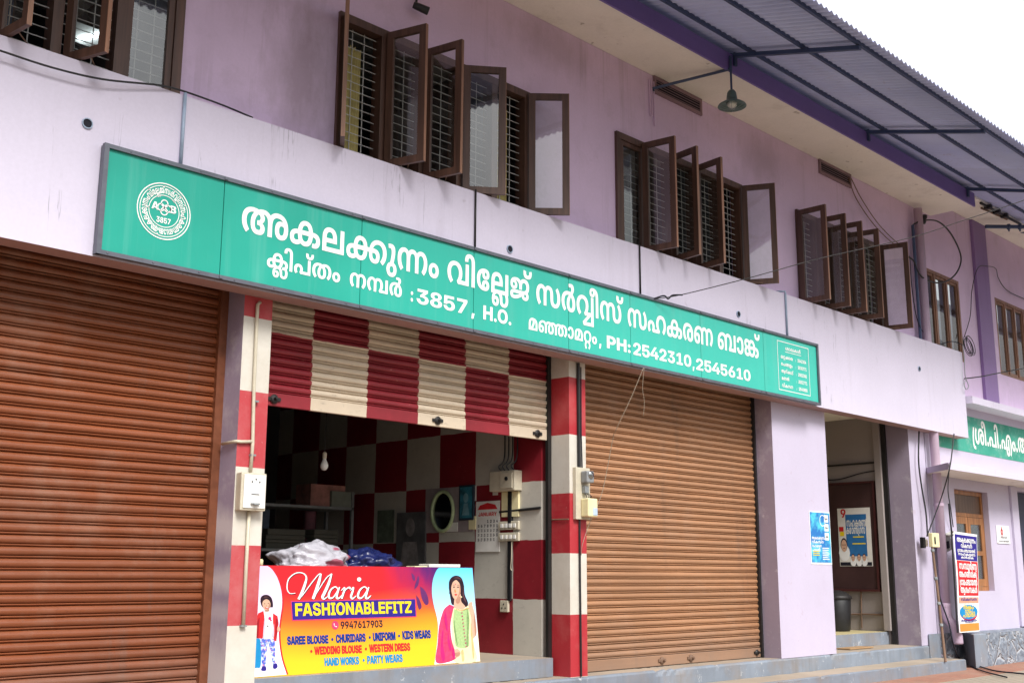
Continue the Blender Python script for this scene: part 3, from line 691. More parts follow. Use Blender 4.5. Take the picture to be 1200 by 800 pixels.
# glyph outlines (1/1000 em, delta coded), drawn on the signs as meshes
GLYPHS = {
 'm9': '1665|406,575 122,-10 120,-34 18,-10 18,-12 60,-32 44,-45 12,-27 5,-32 -9,-47 -28,-38 -52,-33 -2,11 42,-22 32,-28 21,-35 7,-43 -6,-38 -15,-36 -28,-31 -42,-24 -58,-16 -75,-5 -85,8 -67,26 -50,39 -35,51 -20,60 -6,66 4,56 14,54 24,50 35,45 46,42 57,36 13,7 14,7 94,29 110,11 64,-4 53,-9 45,-16 39,-20 65,-52 63,-257 0,-217 -152,0 0,249 -3,67 -8,51 -17,39 -29,31 -52,26 -69,9 -58,-4 -47,-9 -41,-15 -35,-20 -51,-55 -28,-64 -9,-65 7,-67 23,-46 37,-25 50,-9 37,4 26,10 15,17 5,25 -5,22 -17,18 -28,11 -40,3 -28,0 0,106 19,0 42,5 27,12 14,20 5,25 -7,28 -20,25 -37,20 -60,15 -55,9 -65,4 -71,-6 -57,-19 -43,-29 -30,-38 -18,-46 -6,-53 12,-82 34,-69 56,-66 -102,-76 -79,79 -31,44 -23,50 -15,56 -5,64 5,53 14,53 25,50 36,45 49,38 65,29 79,19|1385,-12 -71,8 -56,22 -42,35 -30,45 -17,51 -5,57 13,83 38,65 39,31 50,19 60,6 56,-8 49,-22 41,-34 32,-43 22,-48 9,-51 -57,3 -21,48 -39,38 -26,12 -30,4 -41,-7 -28,-22 -16,-33 -5,-45 9,-56 26,-38 21,-10 25,-3 27,4 22,11 18,20 13,27 8,37 3,45 -2,33 -4,35 1,10 0,10 -11,36 -22,32 -31,28 -42,23 -52,15 -64,5 -40,-2 -33,-6 -54,-27 -32,-36 -21,-58 -5,-41 -1,-53 0,-37 -92,263 67,53 40,21 49,17 58,11 70,4 84,-7 75,-20 63,-31 52,-41 41,-51 30,-57 17,-63 6,-68 -7,-78 -22,-62 -36,-48 -49,-34 -60,-20',
 'm23': '1156|233,-12 -61,5 -50,15 -41,26 -39,55 -13,73 6,46 17,40 27,32 34,26 58,25 76,13 51,3 62,1 450,0 83,-2 66,-8 53,-15 46,-23 28,-24 22,-31 15,-37 5,-46 -7,-53 -19,-43 -33,-34 -66,-33 -81,-11 -46,3 -45,9 25,103 25,-6 29,-2 30,4 22,13 14,21 5,29 -9,36 -24,23 -49,17 -34,2 -44,1 -498,0 -42,-1 -31,-3 -46,-16 -22,-23 -9,-34 9,-39 28,-23 48,-8 54,10 30,13 32,22 63,-94 -64,-34 -65,-18|582,575 88,-10 70,-28 52,-44 37,-59 21,-71 7,-80 -8,-87 -24,-74 -40,-58 -53,-42 -68,-25 -81,-9 -63,5 -57,16 -48,25 -39,33 -30,44 -22,51 -13,58 -5,63 8,84 25,71 40,59 54,43 68,26|582,468 -56,-12 -40,-36 -24,-58 -8,-80 4,-55 10,-46 18,-37 25,-27 32,-16 39,-6 38,5 31,16 25,27 18,37 11,47 4,55 -4,57 -10,46 -18,36 -25,26 -31,15',
 'm52': '942|879,563 0,-563 -822,0 0,302 5,72 15,55 22,42 29,35 38,29 47,22 55,13 63,5 63,-5 55,-13 46,-22 37,-29 33,-40 22,-46 12,-53 4,-66 0,-88 -395,0 0,-106 521,0 0,456|330,468 -56,-11 -38,-30 -21,-45 -7,-58 0,-4 245,0 0,4 -8,59 -22,46 -38,29',
 'm163': '1675|582,575 88,-10 70,-28 52,-44 37,-59 21,-71 7,-80 -8,-87 -24,-74 -40,-58 -53,-42 -68,-25 -81,-9 -63,5 -57,16 -48,25 -39,33 -30,44 -22,51 -13,58 -5,63 8,84 25,71 40,59 54,43 68,26|582,468 -56,-12 -40,-36 -24,-58 -8,-80 4,-55 10,-46 18,-37 25,-27 32,-16 39,-6 38,5 31,16 25,27 18,37 11,47 4,55 -4,57 -10,46 -18,36 -25,26 -31,15|233,-12 -61,5 -50,15 -41,26 -39,55 -13,73 6,46 17,40 27,32 34,26 58,25 76,13 51,3 62,1 733,0 50,-1 40,-3 57,-13 43,-21 32,-27 22,-32 13,-38 5,-43 -13,-76 -40,-57 -40,-27 -50,-17 -60,-5 -67,6 -57,20 -46,31 -33,45 -21,57 -7,69 1,40 4,36 3,14 2,14 19,58 27,50 36,44 43,36 51,29 57,21 62,12 68,5 87,-7 73,-18 59,-29 48,-38 35,-44 24,-50 14,-54 4,-55 -5,-63 -15,-56 -23,-50 -31,-44 -81,-79 -102,76 53,62 36,67 9,40 4,46 -6,52 -18,46 -29,37 -39,28 -47,18 -56,6 -54,-5 -48,-14 -42,-23 -34,-30 -26,-39 -19,-45 -3,-15 -1,-17 -4,-28 -1,-35 3,-41 9,-33 14,-23 18,-16 45,-11 28,4 20,13 12,21 4,29 -5,33 -20,27 -34,17 -29,5 -44,1 -754,0 -42,-1 -31,-3 -46,-16 -22,-23 -9,-34 9,-39 28,-23 48,-8 54,10 30,13 32,22 63,-94 -64,-34 -65,-18',
 'm67': '382|178,-236 -60,6 -52,17 -42,29 -43,58 -14,73 7,51 20,44 32,37 42,27 51,17 58,6 60,-6 51,-16 43,-27 32,-36 20,-45 7,-52 -7,-52 -20,-44 -32,-37 -42,-27 -51,-17|179,-137 31,5 26,16 17,26 6,37 -6,36 -16,26 -26,16 -34,6 -30,-6 -26,-16 -17,-26 -6,-37 6,-35 17,-27 26,-16|143,575 59,-6 46,-18 33,-27 22,-35 12,-41 5,-43 -5,-76 -14,-73 -21,-75 -25,-82 -140,15 38,142 10,62 4,56 -4,36 -10,29 -20,20 -33,7 -28,-2 -26,-5 -22,103 52,9',
 'm203': '1353|676,575 59,-5 48,-15 41,-24 37,-34 -12,1 42,35 45,24 50,13 60,5 79,-9 67,-27 53,-43 39,-56 25,-66 8,-75 -4,-61 -12,-57 -20,-52 -28,-49 -77,-92 -107,76 55,77 30,73 10,76 -5,54 -13,44 -20,35 -27,24 -32,15 -37,5 -40,-8 -32,-25 -19,-45 -4,-33 -1,-44 0,-312 -151,0 0,312 -1,44 -5,34 -24,48 -30,21 -45,8 -46,-9 -32,-23 -23,-47 -6,-35 -2,-51 0,-302 -150,0 0,324 -2,39 -3,30 -18,42 -28,23 -46,9 -31,-5 -31,-13 -28,-23 -23,-33 -14,-44 -5,-55 9,-78 30,-75 56,-77 -107,-76 -77,91 -28,49 -20,51 -12,56 -4,60 8,76 24,67 40,57 54,43 69,27 82,10 43,-2 35,-7 58,-25 53,-43 -15,-2 41,35 44,25 47,14',
 'm6': '505|252,-12 -64,6 -55,19 -44,29 -33,39 -20,46 -7,53 7,54 21,47 34,39 45,29 54,18 61,6 63,-6 55,-18 45,-28 33,-39 22,-46 7,-56 -7,-54 -21,-47 -34,-39 -45,-28 -54,-18|251,269 -32,-6 -27,-16 -18,-28 -6,-40 6,-37 18,-27 27,-17 33,-6 33,5 28,17 18,27 6,39 -6,39 -18,28 -28,16',
 'm55': '1063|374,575 84,-6 69,-19 57,-28 46,-37 34,-43 24,-49 14,-51 5,-53 -4,-58 -12,-49 -44,-82 -64,-77 29,84 238,0 0,456 150,0 0,-563 -491,0 -50,71 49,57 34,66 9,40 3,45 -6,52 -17,46 -27,37 -36,28 -43,18 -50,6 -51,-6 -45,-17 -36,-28 -28,-36 -17,-46 -5,-52 11,-82 34,-69 56,-66 -104,-76 -79,80 -31,45 -23,50 -15,56 -5,62 5,53 14,53 24,50 35,45 47,38 58,29 71,19',
 'm65': '276|-21,851 80,-8 62,-27 31,-25 24,-28 17,-36 12,-44 7,-56 2,-71 0,-556 -152,0 0,533 -2,86 -7,59 -16,37 -24,21 -36,8 -32,-7 -25,-23 -10,-39 2,-18 3,-17 -147,-17 -6,25 -2,29 7,53 21,44 34,33 44,25 53,14',
 'm72': '657|397,-12 -73,4 -68,13 -62,22 -54,31 -45,42 -33,51 -21,62 -7,72 7,70 22,60 34,50 45,40 55,31 62,22 68,12 72,5 73,-5 57,-15 42,-24 28,-30 16,-36 6,-39 -6,-41 -15,-34 -26,-27 -34,-20 -41,-12 -48,-4 -57,5 -44,14 -31,22 -21,28 -15,66 5,39 12,29 136,19 -29,-32 -10,-45 11,-39 14,-11 23,-4 22,3 15,9 11,32 -5,23 -15,16 -23,10 -29,3 -32,0 -26,-2 -53,-7 -45,-18 -35,-28 -26,-38 -16,-46 -5,-52 5,-52 15,-47 24,-39 35,-29 44,-20 52,-7 26,-2 29,0 40,6 25,18 9,29 -11,32 -13,10 -20,3 -23,-4 -16,-12 -13,-40 10,-43 28,-32 -135,19 -12,29 -5,40 4,34 11,31 21,28 32,21 44,15 59,4 46,-4 41,-12 33,-19 25,-28 16,-35 6,-43 -6,-38 -18,-35 -29,-30 -42,-24 -54,-15',
 'm222': '942|331,575 63,-5 55,-13 46,-22 37,-29 33,-40 22,-46 12,-53 4,-66 0,-88 -395,0 0,-106 521,0 0,456 150,0 0,-563 -254,0 -60,1 -58,3 -307,0 -62,-3 -57,-1 -24,0 0,302 5,72 15,55 22,42 29,35 38,29 47,22 55,13|330,468 -56,-11 -38,-30 -21,-45 -7,-58 0,-4 245,0 0,4 -8,59 -22,46 -38,29|663,-337 -83,12 -64,33 -21,26 -16,32 -10,39 -3,46 0,5 -7,66 -26,47 -38,23 -55,8 -59,-11 -29,-15 -25,-22 -18,-30 -9,-41 0,-10 0,-32 2,-32 7,-24 23,-28 25,-8 37,13 11,15 3,22 -3,22 -11,16 -17,10 -24,4 -29,-5 -27,-12 -52,-41 -22,71 74,50 41,16 44,5 61,-9 42,-29 25,-42 8,-54 -10,-55 -29,-44 -50,-28 -71,-9 -72,13 -54,38 -35,59 -12,76 6,53 16,45 25,38 32,32 39,24 45,17 97,14 47,-2 46,-5 41,-12 58,-33 23,-24 18,-32 12,-40 4,-50 0,-7 3,-51 11,-34 23,-20 35,-6 34,6 27,20 18,35 6,53 -3,43 -11,40 -44,70 96,57 39,-46 28,-50 17,-54 6,-60 -6,-59 -19,-50 -30,-42 -43,-30 -53,-20',
 'm30': '1012|320,575 57,-3 49,-7 78,-28 62,-43 -39,6 41,34 47,23 53,13 60,5 80,-8 63,-22 47,-35 32,-42 18,-48 6,-50 -10,-75 -33,-58 -57,-45 -219,-34 -126,-8 -65,-4 -67,-1 -156,0 -43,-2 -23,-9 -7,-8 -2,-12 6,-17 18,-11 31,-4 63,5 64,13 74,20 68,20 66,18 60,15 48,10 41,15 27,17 23,14 31,5 77,-11 33,-14 27,-23 19,-31 6,-41 -12,-54 -33,-40 -54,-24 -74,-8 -60,5 -45,14 -34,23 -22,27 -13,32 -4,32 5,35 15,29 19,22 21,14 122,0 -26,-18 -27,-30 -12,-43 4,-25 10,-18 18,-9 24,-4 26,3 17,9 13,29 -6,24 -19,14 -30,5 -45,-10 -46,-29 2,24 -33,-26 -52,-33 -73,-32 -111,-36 -98,-21 -104,-7 -90,12 -37,15 -28,24 -18,32 -6,42 4,31 10,27 40,38 65,22 45,5 58,2 312,0 49,0 41,1 63,6 46,13 30,16 20,22 13,29 4,36 -13,54 -17,22 -23,18 -31,11 -39,4 -44,-8 -28,-19 -21,-41 -4,-29 -1,-39 0,-70 -136,0 0,41 -2,48 -6,38 -13,31 -23,26 -44,24 -32,8 -41,2 -77,-6 -36,-9 -26,-16 -6,-9 -3,-9 -10,-21 -3,-25 4,-29 12,-17 40,-12 30,6 16,18 5,22 -3,21 -12,15 -18,10 -25,4 -40,-5 -36,-10 -48,20 30,22 41,16 91,12 40,-3 34,-10 28,-17 20,-22 13,-27 4,-33 -4,-31 -13,-29 -21,-26 -32,-20 -43,-13 -55,-5 -70,10 -55,28 -36,45 -12,61 9,53 24,46 40,37 55,28 70,17',
 'm77': '0|-118,596 -68,6 -53,15 -41,25 -28,34 -17,40 -5,47 3,38 9,31 132,-23 -4,-20 -2,-20 10,-43 27,-22 39,-7 39,6 28,23 8,18 2,25 -1,20 -4,20 127,23 8,-31 3,-38 -5,-47 -17,-40 -28,-34 -41,-25 -54,-15',
 'm58': '1340|685,575 55,-4 47,-13 41,-20 35,-28 36,-51 21,-65 7,-87 0,-37 1,-47 4,-37 18,-52 32,-27 50,-10 31,4 29,14 24,22 18,33 12,45 4,56 -9,78 -30,75 -55,75 105,77 77,-91 28,-48 20,-53 13,-57 4,-63 -9,-78 -25,-68 -41,-55 -55,-41 -68,-25 -79,-9 -61,4 -53,13 -43,21 -35,28 -35,55 -19,69 -7,84 0,26 -1,53 -3,38 -18,50 -32,28 -47,9 -43,-8 -30,-21 -23,-47 -5,-34 -2,-44 0,-312 -150,0 0,305 -1,49 -3,34 -20,45 -33,25 -40,9 -35,-5 -32,-15 -27,-24 -21,-35 -13,-44 -4,-54 9,-76 30,-73 56,-77 -107,-76 -78,92 -27,49 -20,52 -12,57 -4,61 8,75 24,66 38,56 54,43 66,27 80,9 60,-5 50,-14 45,-24 41,-35 -11,-1 79,57 50,16',
 'm118': '824|549,-12 -71,7 -58,21 -46,34 -33,48 -20,59 -6,70 13,84 19,44 29,45 41,47 54,48 17,26 36,32 26,28 16,27 6,31 -4,22 -12,18 -20,11 -31,3 -36,-3 -28,-6 -26,98 62,13 79,5 59,-5 43,-16 30,-23 20,-29 13,-63 -7,-52 -23,-48 -37,-47 -50,-47 -17,-17 -39,-35 -31,-37 -39,-80 -13,-79 9,-67 11,-26 17,-18 21,-12 28,-4 36,8 26,23 16,40 5,59 -7,60 -19,60 -33,53 -50,41 -50,22 -31,7 -41,2 -63,-6 -53,-17 -42,-28 -30,-37 -18,-46 -6,-55 11,-82 34,-69 56,-66 -102,-76 -79,79 -31,44 -23,50 -15,56 -5,64 5,57 15,54 26,49 38,44 49,37 63,29 75,18 90,6 97,-8 83,-25 9,-4 8,-4 59,-34 47,-44 38,-50 27,-55 16,-58 5,-61 -6,-71 -20,-60 -34,-49 -46,-36 -60,-21',
 'm225': '1063|374,575 84,-6 69,-19 57,-28 46,-37 34,-43 24,-49 14,-51 5,-53 -4,-58 -12,-49 -44,-82 -64,-77 29,84 238,0 0,456 150,0 0,-563 -279,0 -31,3 -69,-2 -70,-1 -42,0 -50,71 49,57 34,66 9,40 3,45 -6,52 -17,46 -27,37 -36,28 -43,18 -50,6 -51,-6 -45,-17 -36,-28 -28,-36 -17,-46 -5,-52 11,-82 34,-69 56,-66 -104,-76 -79,80 -31,45 -23,50 -15,56 -5,62 5,53 14,53 24,50 35,45 47,38 58,29 71,19|1000,125 0,-410 -568,0 -52,98 179,128 84,56 88,50 113,-30 -221,-159 -50,-34 -49,-31 12,20 56,3 71,1 190,0 0,244',
 'm66': '276|-93,851 57,-2 49,-8 46,-14 43,-23 54,-47 34,-61 18,-79 6,-102 0,-515 -152,0 0,509 -1,64 -4,52 -8,43 -13,34 -17,26 -24,19 -42,14 -56,4 -36,-5 -28,-17 -11,-32 11,-30 14,-9 19,-4 25,4 15,12 10,38 -13,42 -33,32 133,-19 13,-27 5,-37 -4,-35 -12,-32 -20,-28 -30,-22 -39,-14 -51,-4 -45,4 -38,11 -30,19 -22,26 -14,32 -4,39 5,39 15,34 26,29 37,22 50,14',
 'm59': '1319|267,363 74,-7 60,-22 45,-32 31,-40 19,-45 6,-46 -9,-56 -19,-45 -8,37 273,0 54,-107 -418,0 -53,59 23,42 10,60 -5,37 -16,31 -27,21 -39,7 -28,-3 -22,-10 -30,-34 -10,-48 4,-37 11,-30 30,-51 -117,-56 -33,41 -24,43 -15,46 -5,52 7,55 23,47 36,38 48,29 58,18|947,575 84,-7 71,-18 58,-29 46,-38 34,-44 24,-50 14,-54 4,-55 -5,-62 -14,-55 -23,-50 -31,-45 -82,-80 -102,76 53,62 36,68 9,40 3,45 -5,52 -17,46 -26,37 -36,28 -44,18 -50,6 -52,-6 -44,-17 -37,-28 -27,-36 -17,-46 -6,-52 11,-81 32,-67 52,-62 -50,-71 -39,0 -41,26 -60,76 -42,82 -12,47 -4,54 5,52 14,52 24,49 35,44 46,38 58,29 70,19',
 'm50': '823|397,575 92,-7 80,-20 67,-31 54,-41 42,-51 30,-58 18,-63 6,-68 -7,-77 -22,-62 -35,-48 -49,-34 -60,-20 -71,-7 -71,8 -56,22 -42,35 -30,45 -17,51 -5,57 13,83 38,65 40,31 50,19 59,6 57,-8 49,-22 41,-34 32,-43 21,-48 9,-51 -57,3 -21,48 -39,38 -25,12 -30,4 -41,-7 -28,-22 -17,-33 -5,-45 9,-56 27,-38 21,-10 25,-3 27,4 21,11 18,20 13,27 8,37 3,45 -2,33 -4,35 -1,11 -2,11 -12,35 -22,33 -32,28 -41,22 -51,14 -60,5 -69,-6 -55,-17 -43,-28 -30,-37 -18,-45 -6,-52 11,-82 34,-69 56,-66 -102,-76 -79,80 -31,45 -23,50 -15,56 -5,62 5,56 15,53 25,50 38,45 49,37 62,28 76,19',
 'm37': '1492|401,575 83,-7 69,-19 57,-31 52,-44 -38,21 39,35 45,25 50,15 57,5 59,-5 48,-15 40,-25 38,-34 -13,1 43,35 45,24 50,14 60,5 79,-9 67,-27 53,-43 39,-56 24,-66 8,-75 -4,-62 -13,-57 -21,-53 -27,-49 -75,-90 -108,76 55,77 31,73 9,76 -4,54 -14,44 -20,35 -27,24 -32,15 -36,5 -39,-9 -34,-25 -19,-46 -4,-34 -1,-49 0,-304 -151,0 0,311 -1,45 -5,34 -23,48 -31,21 -46,8 -44,-9 -33,-23 -23,-47 -5,-36 -2,-51 0,-301 -150,0 0,268 -3,66 -9,45 -14,31 -19,22 -45,26 -31,6 -39,3 -60,-7 -54,-19 -45,-31 -35,-45 -22,-56 -7,-69 0,-3 3,-49 9,-39 13,-27 18,-18 45,-14 35,9 21,26 8,43 -5,33 -12,25 -23,15 -31,5 -36,-5 -34,-15 -34,-25 -34,-34 -13,101 34,28 44,27 52,19 58,6 54,-5 44,-17 35,-25 26,-35 15,-42 5,-50 -6,-54 -18,-45 -29,-37 -40,-27 -51,-17 -60,-6 -59,7 -55,19 -47,34 -38,48 -24,65 -8,81 12,100 36,82 57,65 74,48 88,28',
 'm46': '1447|401,575 83,-7 69,-19 57,-31 52,-44 25,-73 21,-147 0,-254 -150,0 0,269 -3,65 -9,45 -14,31 -19,22 -45,26 -31,6 -39,3 -60,-7 -54,-19 -45,-31 -35,-45 -22,-56 -7,-69 0,-3 3,-49 9,-39 13,-27 18,-18 45,-14 35,9 21,26 8,43 -5,33 -12,25 -23,15 -31,5 -36,-5 -34,-15 -34,-25 -34,-34 -13,101 34,28 44,27 52,19 58,6 54,-5 44,-17 35,-25 26,-35 15,-42 5,-49 -6,-54 -18,-46 -29,-37 -40,-27 -51,-17 -60,-6 -59,7 -55,19 -47,34 -38,48 -24,65 -8,81 12,100 36,82 57,65 74,48 88,28|1385,563 0,-563 -491,0 -45,61 54,81 28,72 9,76 -4,56 -13,44 -21,34 -28,24 -32,14 -35,5 -46,-10 -29,-23 -19,-44 -3,-30 -2,-38 0,-321 -148,0 0,240 55,182 9,72 39,36 45,24 52,15 62,5 80,-9 66,-27 54,-43 39,-56 24,-66 8,-75 -7,-78 -21,-70 -37,-62 -36,18 242,0 0,456',
 'm64': '580|541,283 -13,-112 -17,-50 -26,-44 -35,-37 -46,-28 -58,-18 -72,-6 -62,4 -51,14 -41,21 -33,25 -44,64 -23,67 153,26 18,-52 30,-45 24,-13 31,-5 35,6 28,18 21,28 14,38 8,45 3,52 -3,53 -8,45 -14,37 -20,29 -27,17 -34,6 -29,-4 -23,-13 -33,-43 -18,-53 -154,26 30,69 48,62 33,26 42,20 50,12 60,5 67,-6 56,-18 44,-28 34,-36 25,-44 17,-49',
 'm173': '1182|608,575 87,-10 69,-28 53,-44 36,-59 22,-71 7,-80 -8,-87 -24,-74 -40,-58 -53,-42 -68,-25 -80,-9 -64,5 -57,16 -48,25 -39,33 -30,44 -22,51 -13,58 -4,63 8,84 24,72 39,58 55,43 68,26|608,468 -57,-12 -40,-36 -24,-58 -8,-80 4,-55 11,-46 17,-37 25,-27 32,-16 39,-6 38,5 32,16 24,27 18,37 12,47 3,55 -3,57 -11,46 -18,36 -24,26 -32,15|238,-12 -61,5 -51,15 -40,25 -29,34 -17,41 -6,48 13,60 35,46 52,34 52,18 73,10 50,2 59,1 62,21 406,0 83,-2 65,-8 53,-15 46,-23 28,-24 22,-31 15,-37 5,-46 -7,-53 -19,-43 -33,-34 -66,-33 -82,-11 -45,3 -45,9 26,103 24,-6 29,-2 30,4 23,13 14,21 4,29 -9,36 -24,23 -49,17 -33,2 -45,1 -518,0 -41,-1 -31,-3 -47,-16 -22,-23 -9,-34 9,-39 28,-23 48,-7 55,8 29,13 31,20 64,-91 -64,-34 -65,-18|236,575 106,-12 52,-17 52,-27 -55,-114 -56,46 -36,13 -42,5 -31,-4 -23,-12 -14,-17 -5,-23 5,-25 15,-19 34,-15 26,-5 33,-1 115,0 -82,-86 -110,8 -92,26 -37,22 -28,28 -17,35 -6,42 5,40 16,36 27,31 39,24 49,15',
 'm166': '1156|233,-12 -61,5 -50,15 -41,26 -39,55 -13,73 6,46 17,40 27,32 34,26 58,25 76,13 51,3 62,1 450,0 83,-2 66,-8 53,-15 46,-23 28,-24 22,-31 15,-37 5,-46 -7,-53 -19,-43 -33,-34 -66,-33 -81,-11 -46,3 -45,9 25,103 25,-6 29,-2 30,4 22,13 14,21 5,29 -9,36 -24,23 -49,17 -34,2 -44,1 -498,0 -42,-1 -31,-3 -46,-16 -22,-23 -9,-34 9,-39 28,-23 48,-8 54,10 30,13 32,22 63,-94 -64,-34 -65,-18|582,575 88,-10 70,-28 52,-44 37,-59 21,-71 7,-80 -8,-87 -24,-71 -40,-55 -53,-39 -68,-23 -81,-8 -62,4 -56,13 -47,21 -40,31 -32,42 -22,51 -13,58 -5,63 8,84 25,71 40,59 54,43 68,26|582,468 -56,-12 -40,-36 -24,-58 -8,-80 4,-55 10,-46 18,-37 25,-27 32,-16 39,-6 38,5 31,16 25,27 18,37 11,47 4,55 -4,57 -10,46 -18,36 -25,26 -31,15|911,-337 -80,11 -63,33 -22,25 -17,31 -10,40 -4,49 0,3 -8,63 -11,26 -15,21 -38,22 -54,8 -60,-11 -29,-15 -24,-22 -17,-30 -9,-38 -1,-19 0,-19 2,-33 7,-25 23,-28 29,-8 35,13 11,15 3,22 -3,22 -10,16 -16,10 -22,4 -31,-4 -27,-12 -53,-42 -21,74 73,49 39,14 42,5 62,-9 43,-28 26,-43 8,-54 -9,-55 -29,-44 -49,-28 -69,-9 -75,13 -56,38 -35,59 -12,76 5,53 16,45 25,38 33,32 39,24 43,17 98,14 66,-3 61,-13 52,-26 27,-25 23,-33 14,-42 5,-56 0,-7 3,-50 13,-35 23,-20 34,-6 33,6 28,20 18,35 6,52 -15,82 -18,38 -26,34 97,57 38,-46 28,-50 18,-54 6,-60 -7,-59 -18,-50 -31,-42 -42,-30 -54,-20',
 'm44': '978|267,363 74,-7 60,-22 45,-32 31,-40 19,-45 6,-46 -9,-56 -19,-45 -8,37 299,0 0,456 151,0 0,-563 -541,0 -53,59 23,42 10,60 -5,37 -16,31 -27,21 -39,7 -28,-3 -22,-10 -30,-34 -10,-48 4,-37 11,-30 30,-51 -117,-56 -33,41 -24,43 -15,46 -5,52 7,55 23,47 36,38 48,29 58,18',
 'm38': '1138|566,-12 -70,7 -60,21 -47,34 -35,48 -21,60 -7,72 6,59 18,55 28,51 39,46 47,40 56,35 36,17 90,30 54,9 62,3 87,-7 72,-18 59,-29 46,-38 34,-44 23,-50 14,-54 4,-55 -5,-64 -14,-56 -23,-50 -31,-44 -82,-78 -99,76 53,62 35,68 9,40 4,45 -6,55 -17,46 -28,38 -39,29 -48,18 -59,6 -57,-3 -45,-8 -17,-2 -46,-24 -38,-31 -31,-37 -22,-42 -13,-45 -5,-45 4,-49 9,-36 15,-26 18,-16 43,-12 44,12 19,16 14,25 9,34 3,46 -4,50 -12,45 -21,41 -28,36 -34,30 -41,23 -25,7 -39,8 -42,3 -69,-6 -55,-19 -42,-29 -29,-38 -18,-46 -6,-52 12,-82 34,-69 56,-66 -102,-76 -79,79 -31,44 -23,50 -15,56 -5,64 4,53 14,53 24,50 36,45 48,38 62,29 76,19 91,7 108,-10 92,-31 28,-13 77,-52 60,-67 37,-81 13,-92 -7,-74 -21,-60 -34,-47 -47,-34 -60,-19',
 'm42': '998|316,575 43,-2 36,-7 57,-25 53,-42 -13,0 41,34 44,23 51,14 61,5 80,-9 67,-27 53,-43 40,-56 24,-66 8,-75 -4,-61 -12,-57 -20,-52 -28,-49 -77,-92 -107,76 55,77 31,73 9,76 -4,56 -14,44 -22,34 -27,24 -33,14 -35,5 -46,-10 -29,-23 -18,-44 -4,-30 -2,-38 0,-322 -151,0 0,323 -1,39 -3,30 -19,43 -28,23 -47,9 -33,-5 -32,-13 -28,-23 -23,-33 -14,-44 -5,-55 9,-78 30,-75 56,-77 -107,-76 -77,91 -28,49 -20,51 -12,56 -4,60 8,76 24,67 40,57 55,43 69,27',
 'm216': '1318|316,575 43,-2 36,-7 57,-25 53,-42 -13,0 41,34 44,23 51,14 61,5 80,-9 67,-27 53,-43 40,-56 24,-66 8,-75 -7,-78 -22,-70 -36,-62 -49,-89 -86,0 -44,61 53,81 29,72 9,76 -4,56 -14,44 -22,34 -27,24 -33,14 -35,5 -46,-10 -29,-23 -18,-44 -4,-30 -2,-38 0,-322 -151,0 0,323 -1,39 -3,30 -19,43 -28,23 -47,9 -33,-5 -32,-13 -28,-23 -23,-33 -14,-44 -5,-55 9,-78 30,-75 56,-77 -107,-76 -77,91 -28,49 -20,51 -12,56 -4,60 8,76 24,67 40,57 55,43 69,27|1255,563 0,-563 -454,0 60,107 244,0 0,456',
 'm48': '817|398,575 86,-5 74,-15 61,-24 50,-31 53,-60 30,-79 7,-49 2,-58 0,-254 -705,0 0,256 2,55 7,49 30,79 51,60 48,32 56,24 67,15|323,466 -28,-4 -24,-11 -38,-43 -20,-56 -5,-37 -2,-44 0,-203 -38,2 108,103 44,53 34,54 21,56 8,56 -5,37 -18,27|531,369 -5,-47 -14,-46 -53,-90 -79,-90 -25,6 51,4 40,1 165,0 0,146 -3,58 -9,47 -15,39 -23,30 -31,26 -39,21 3,4 25,-43 9,-29',
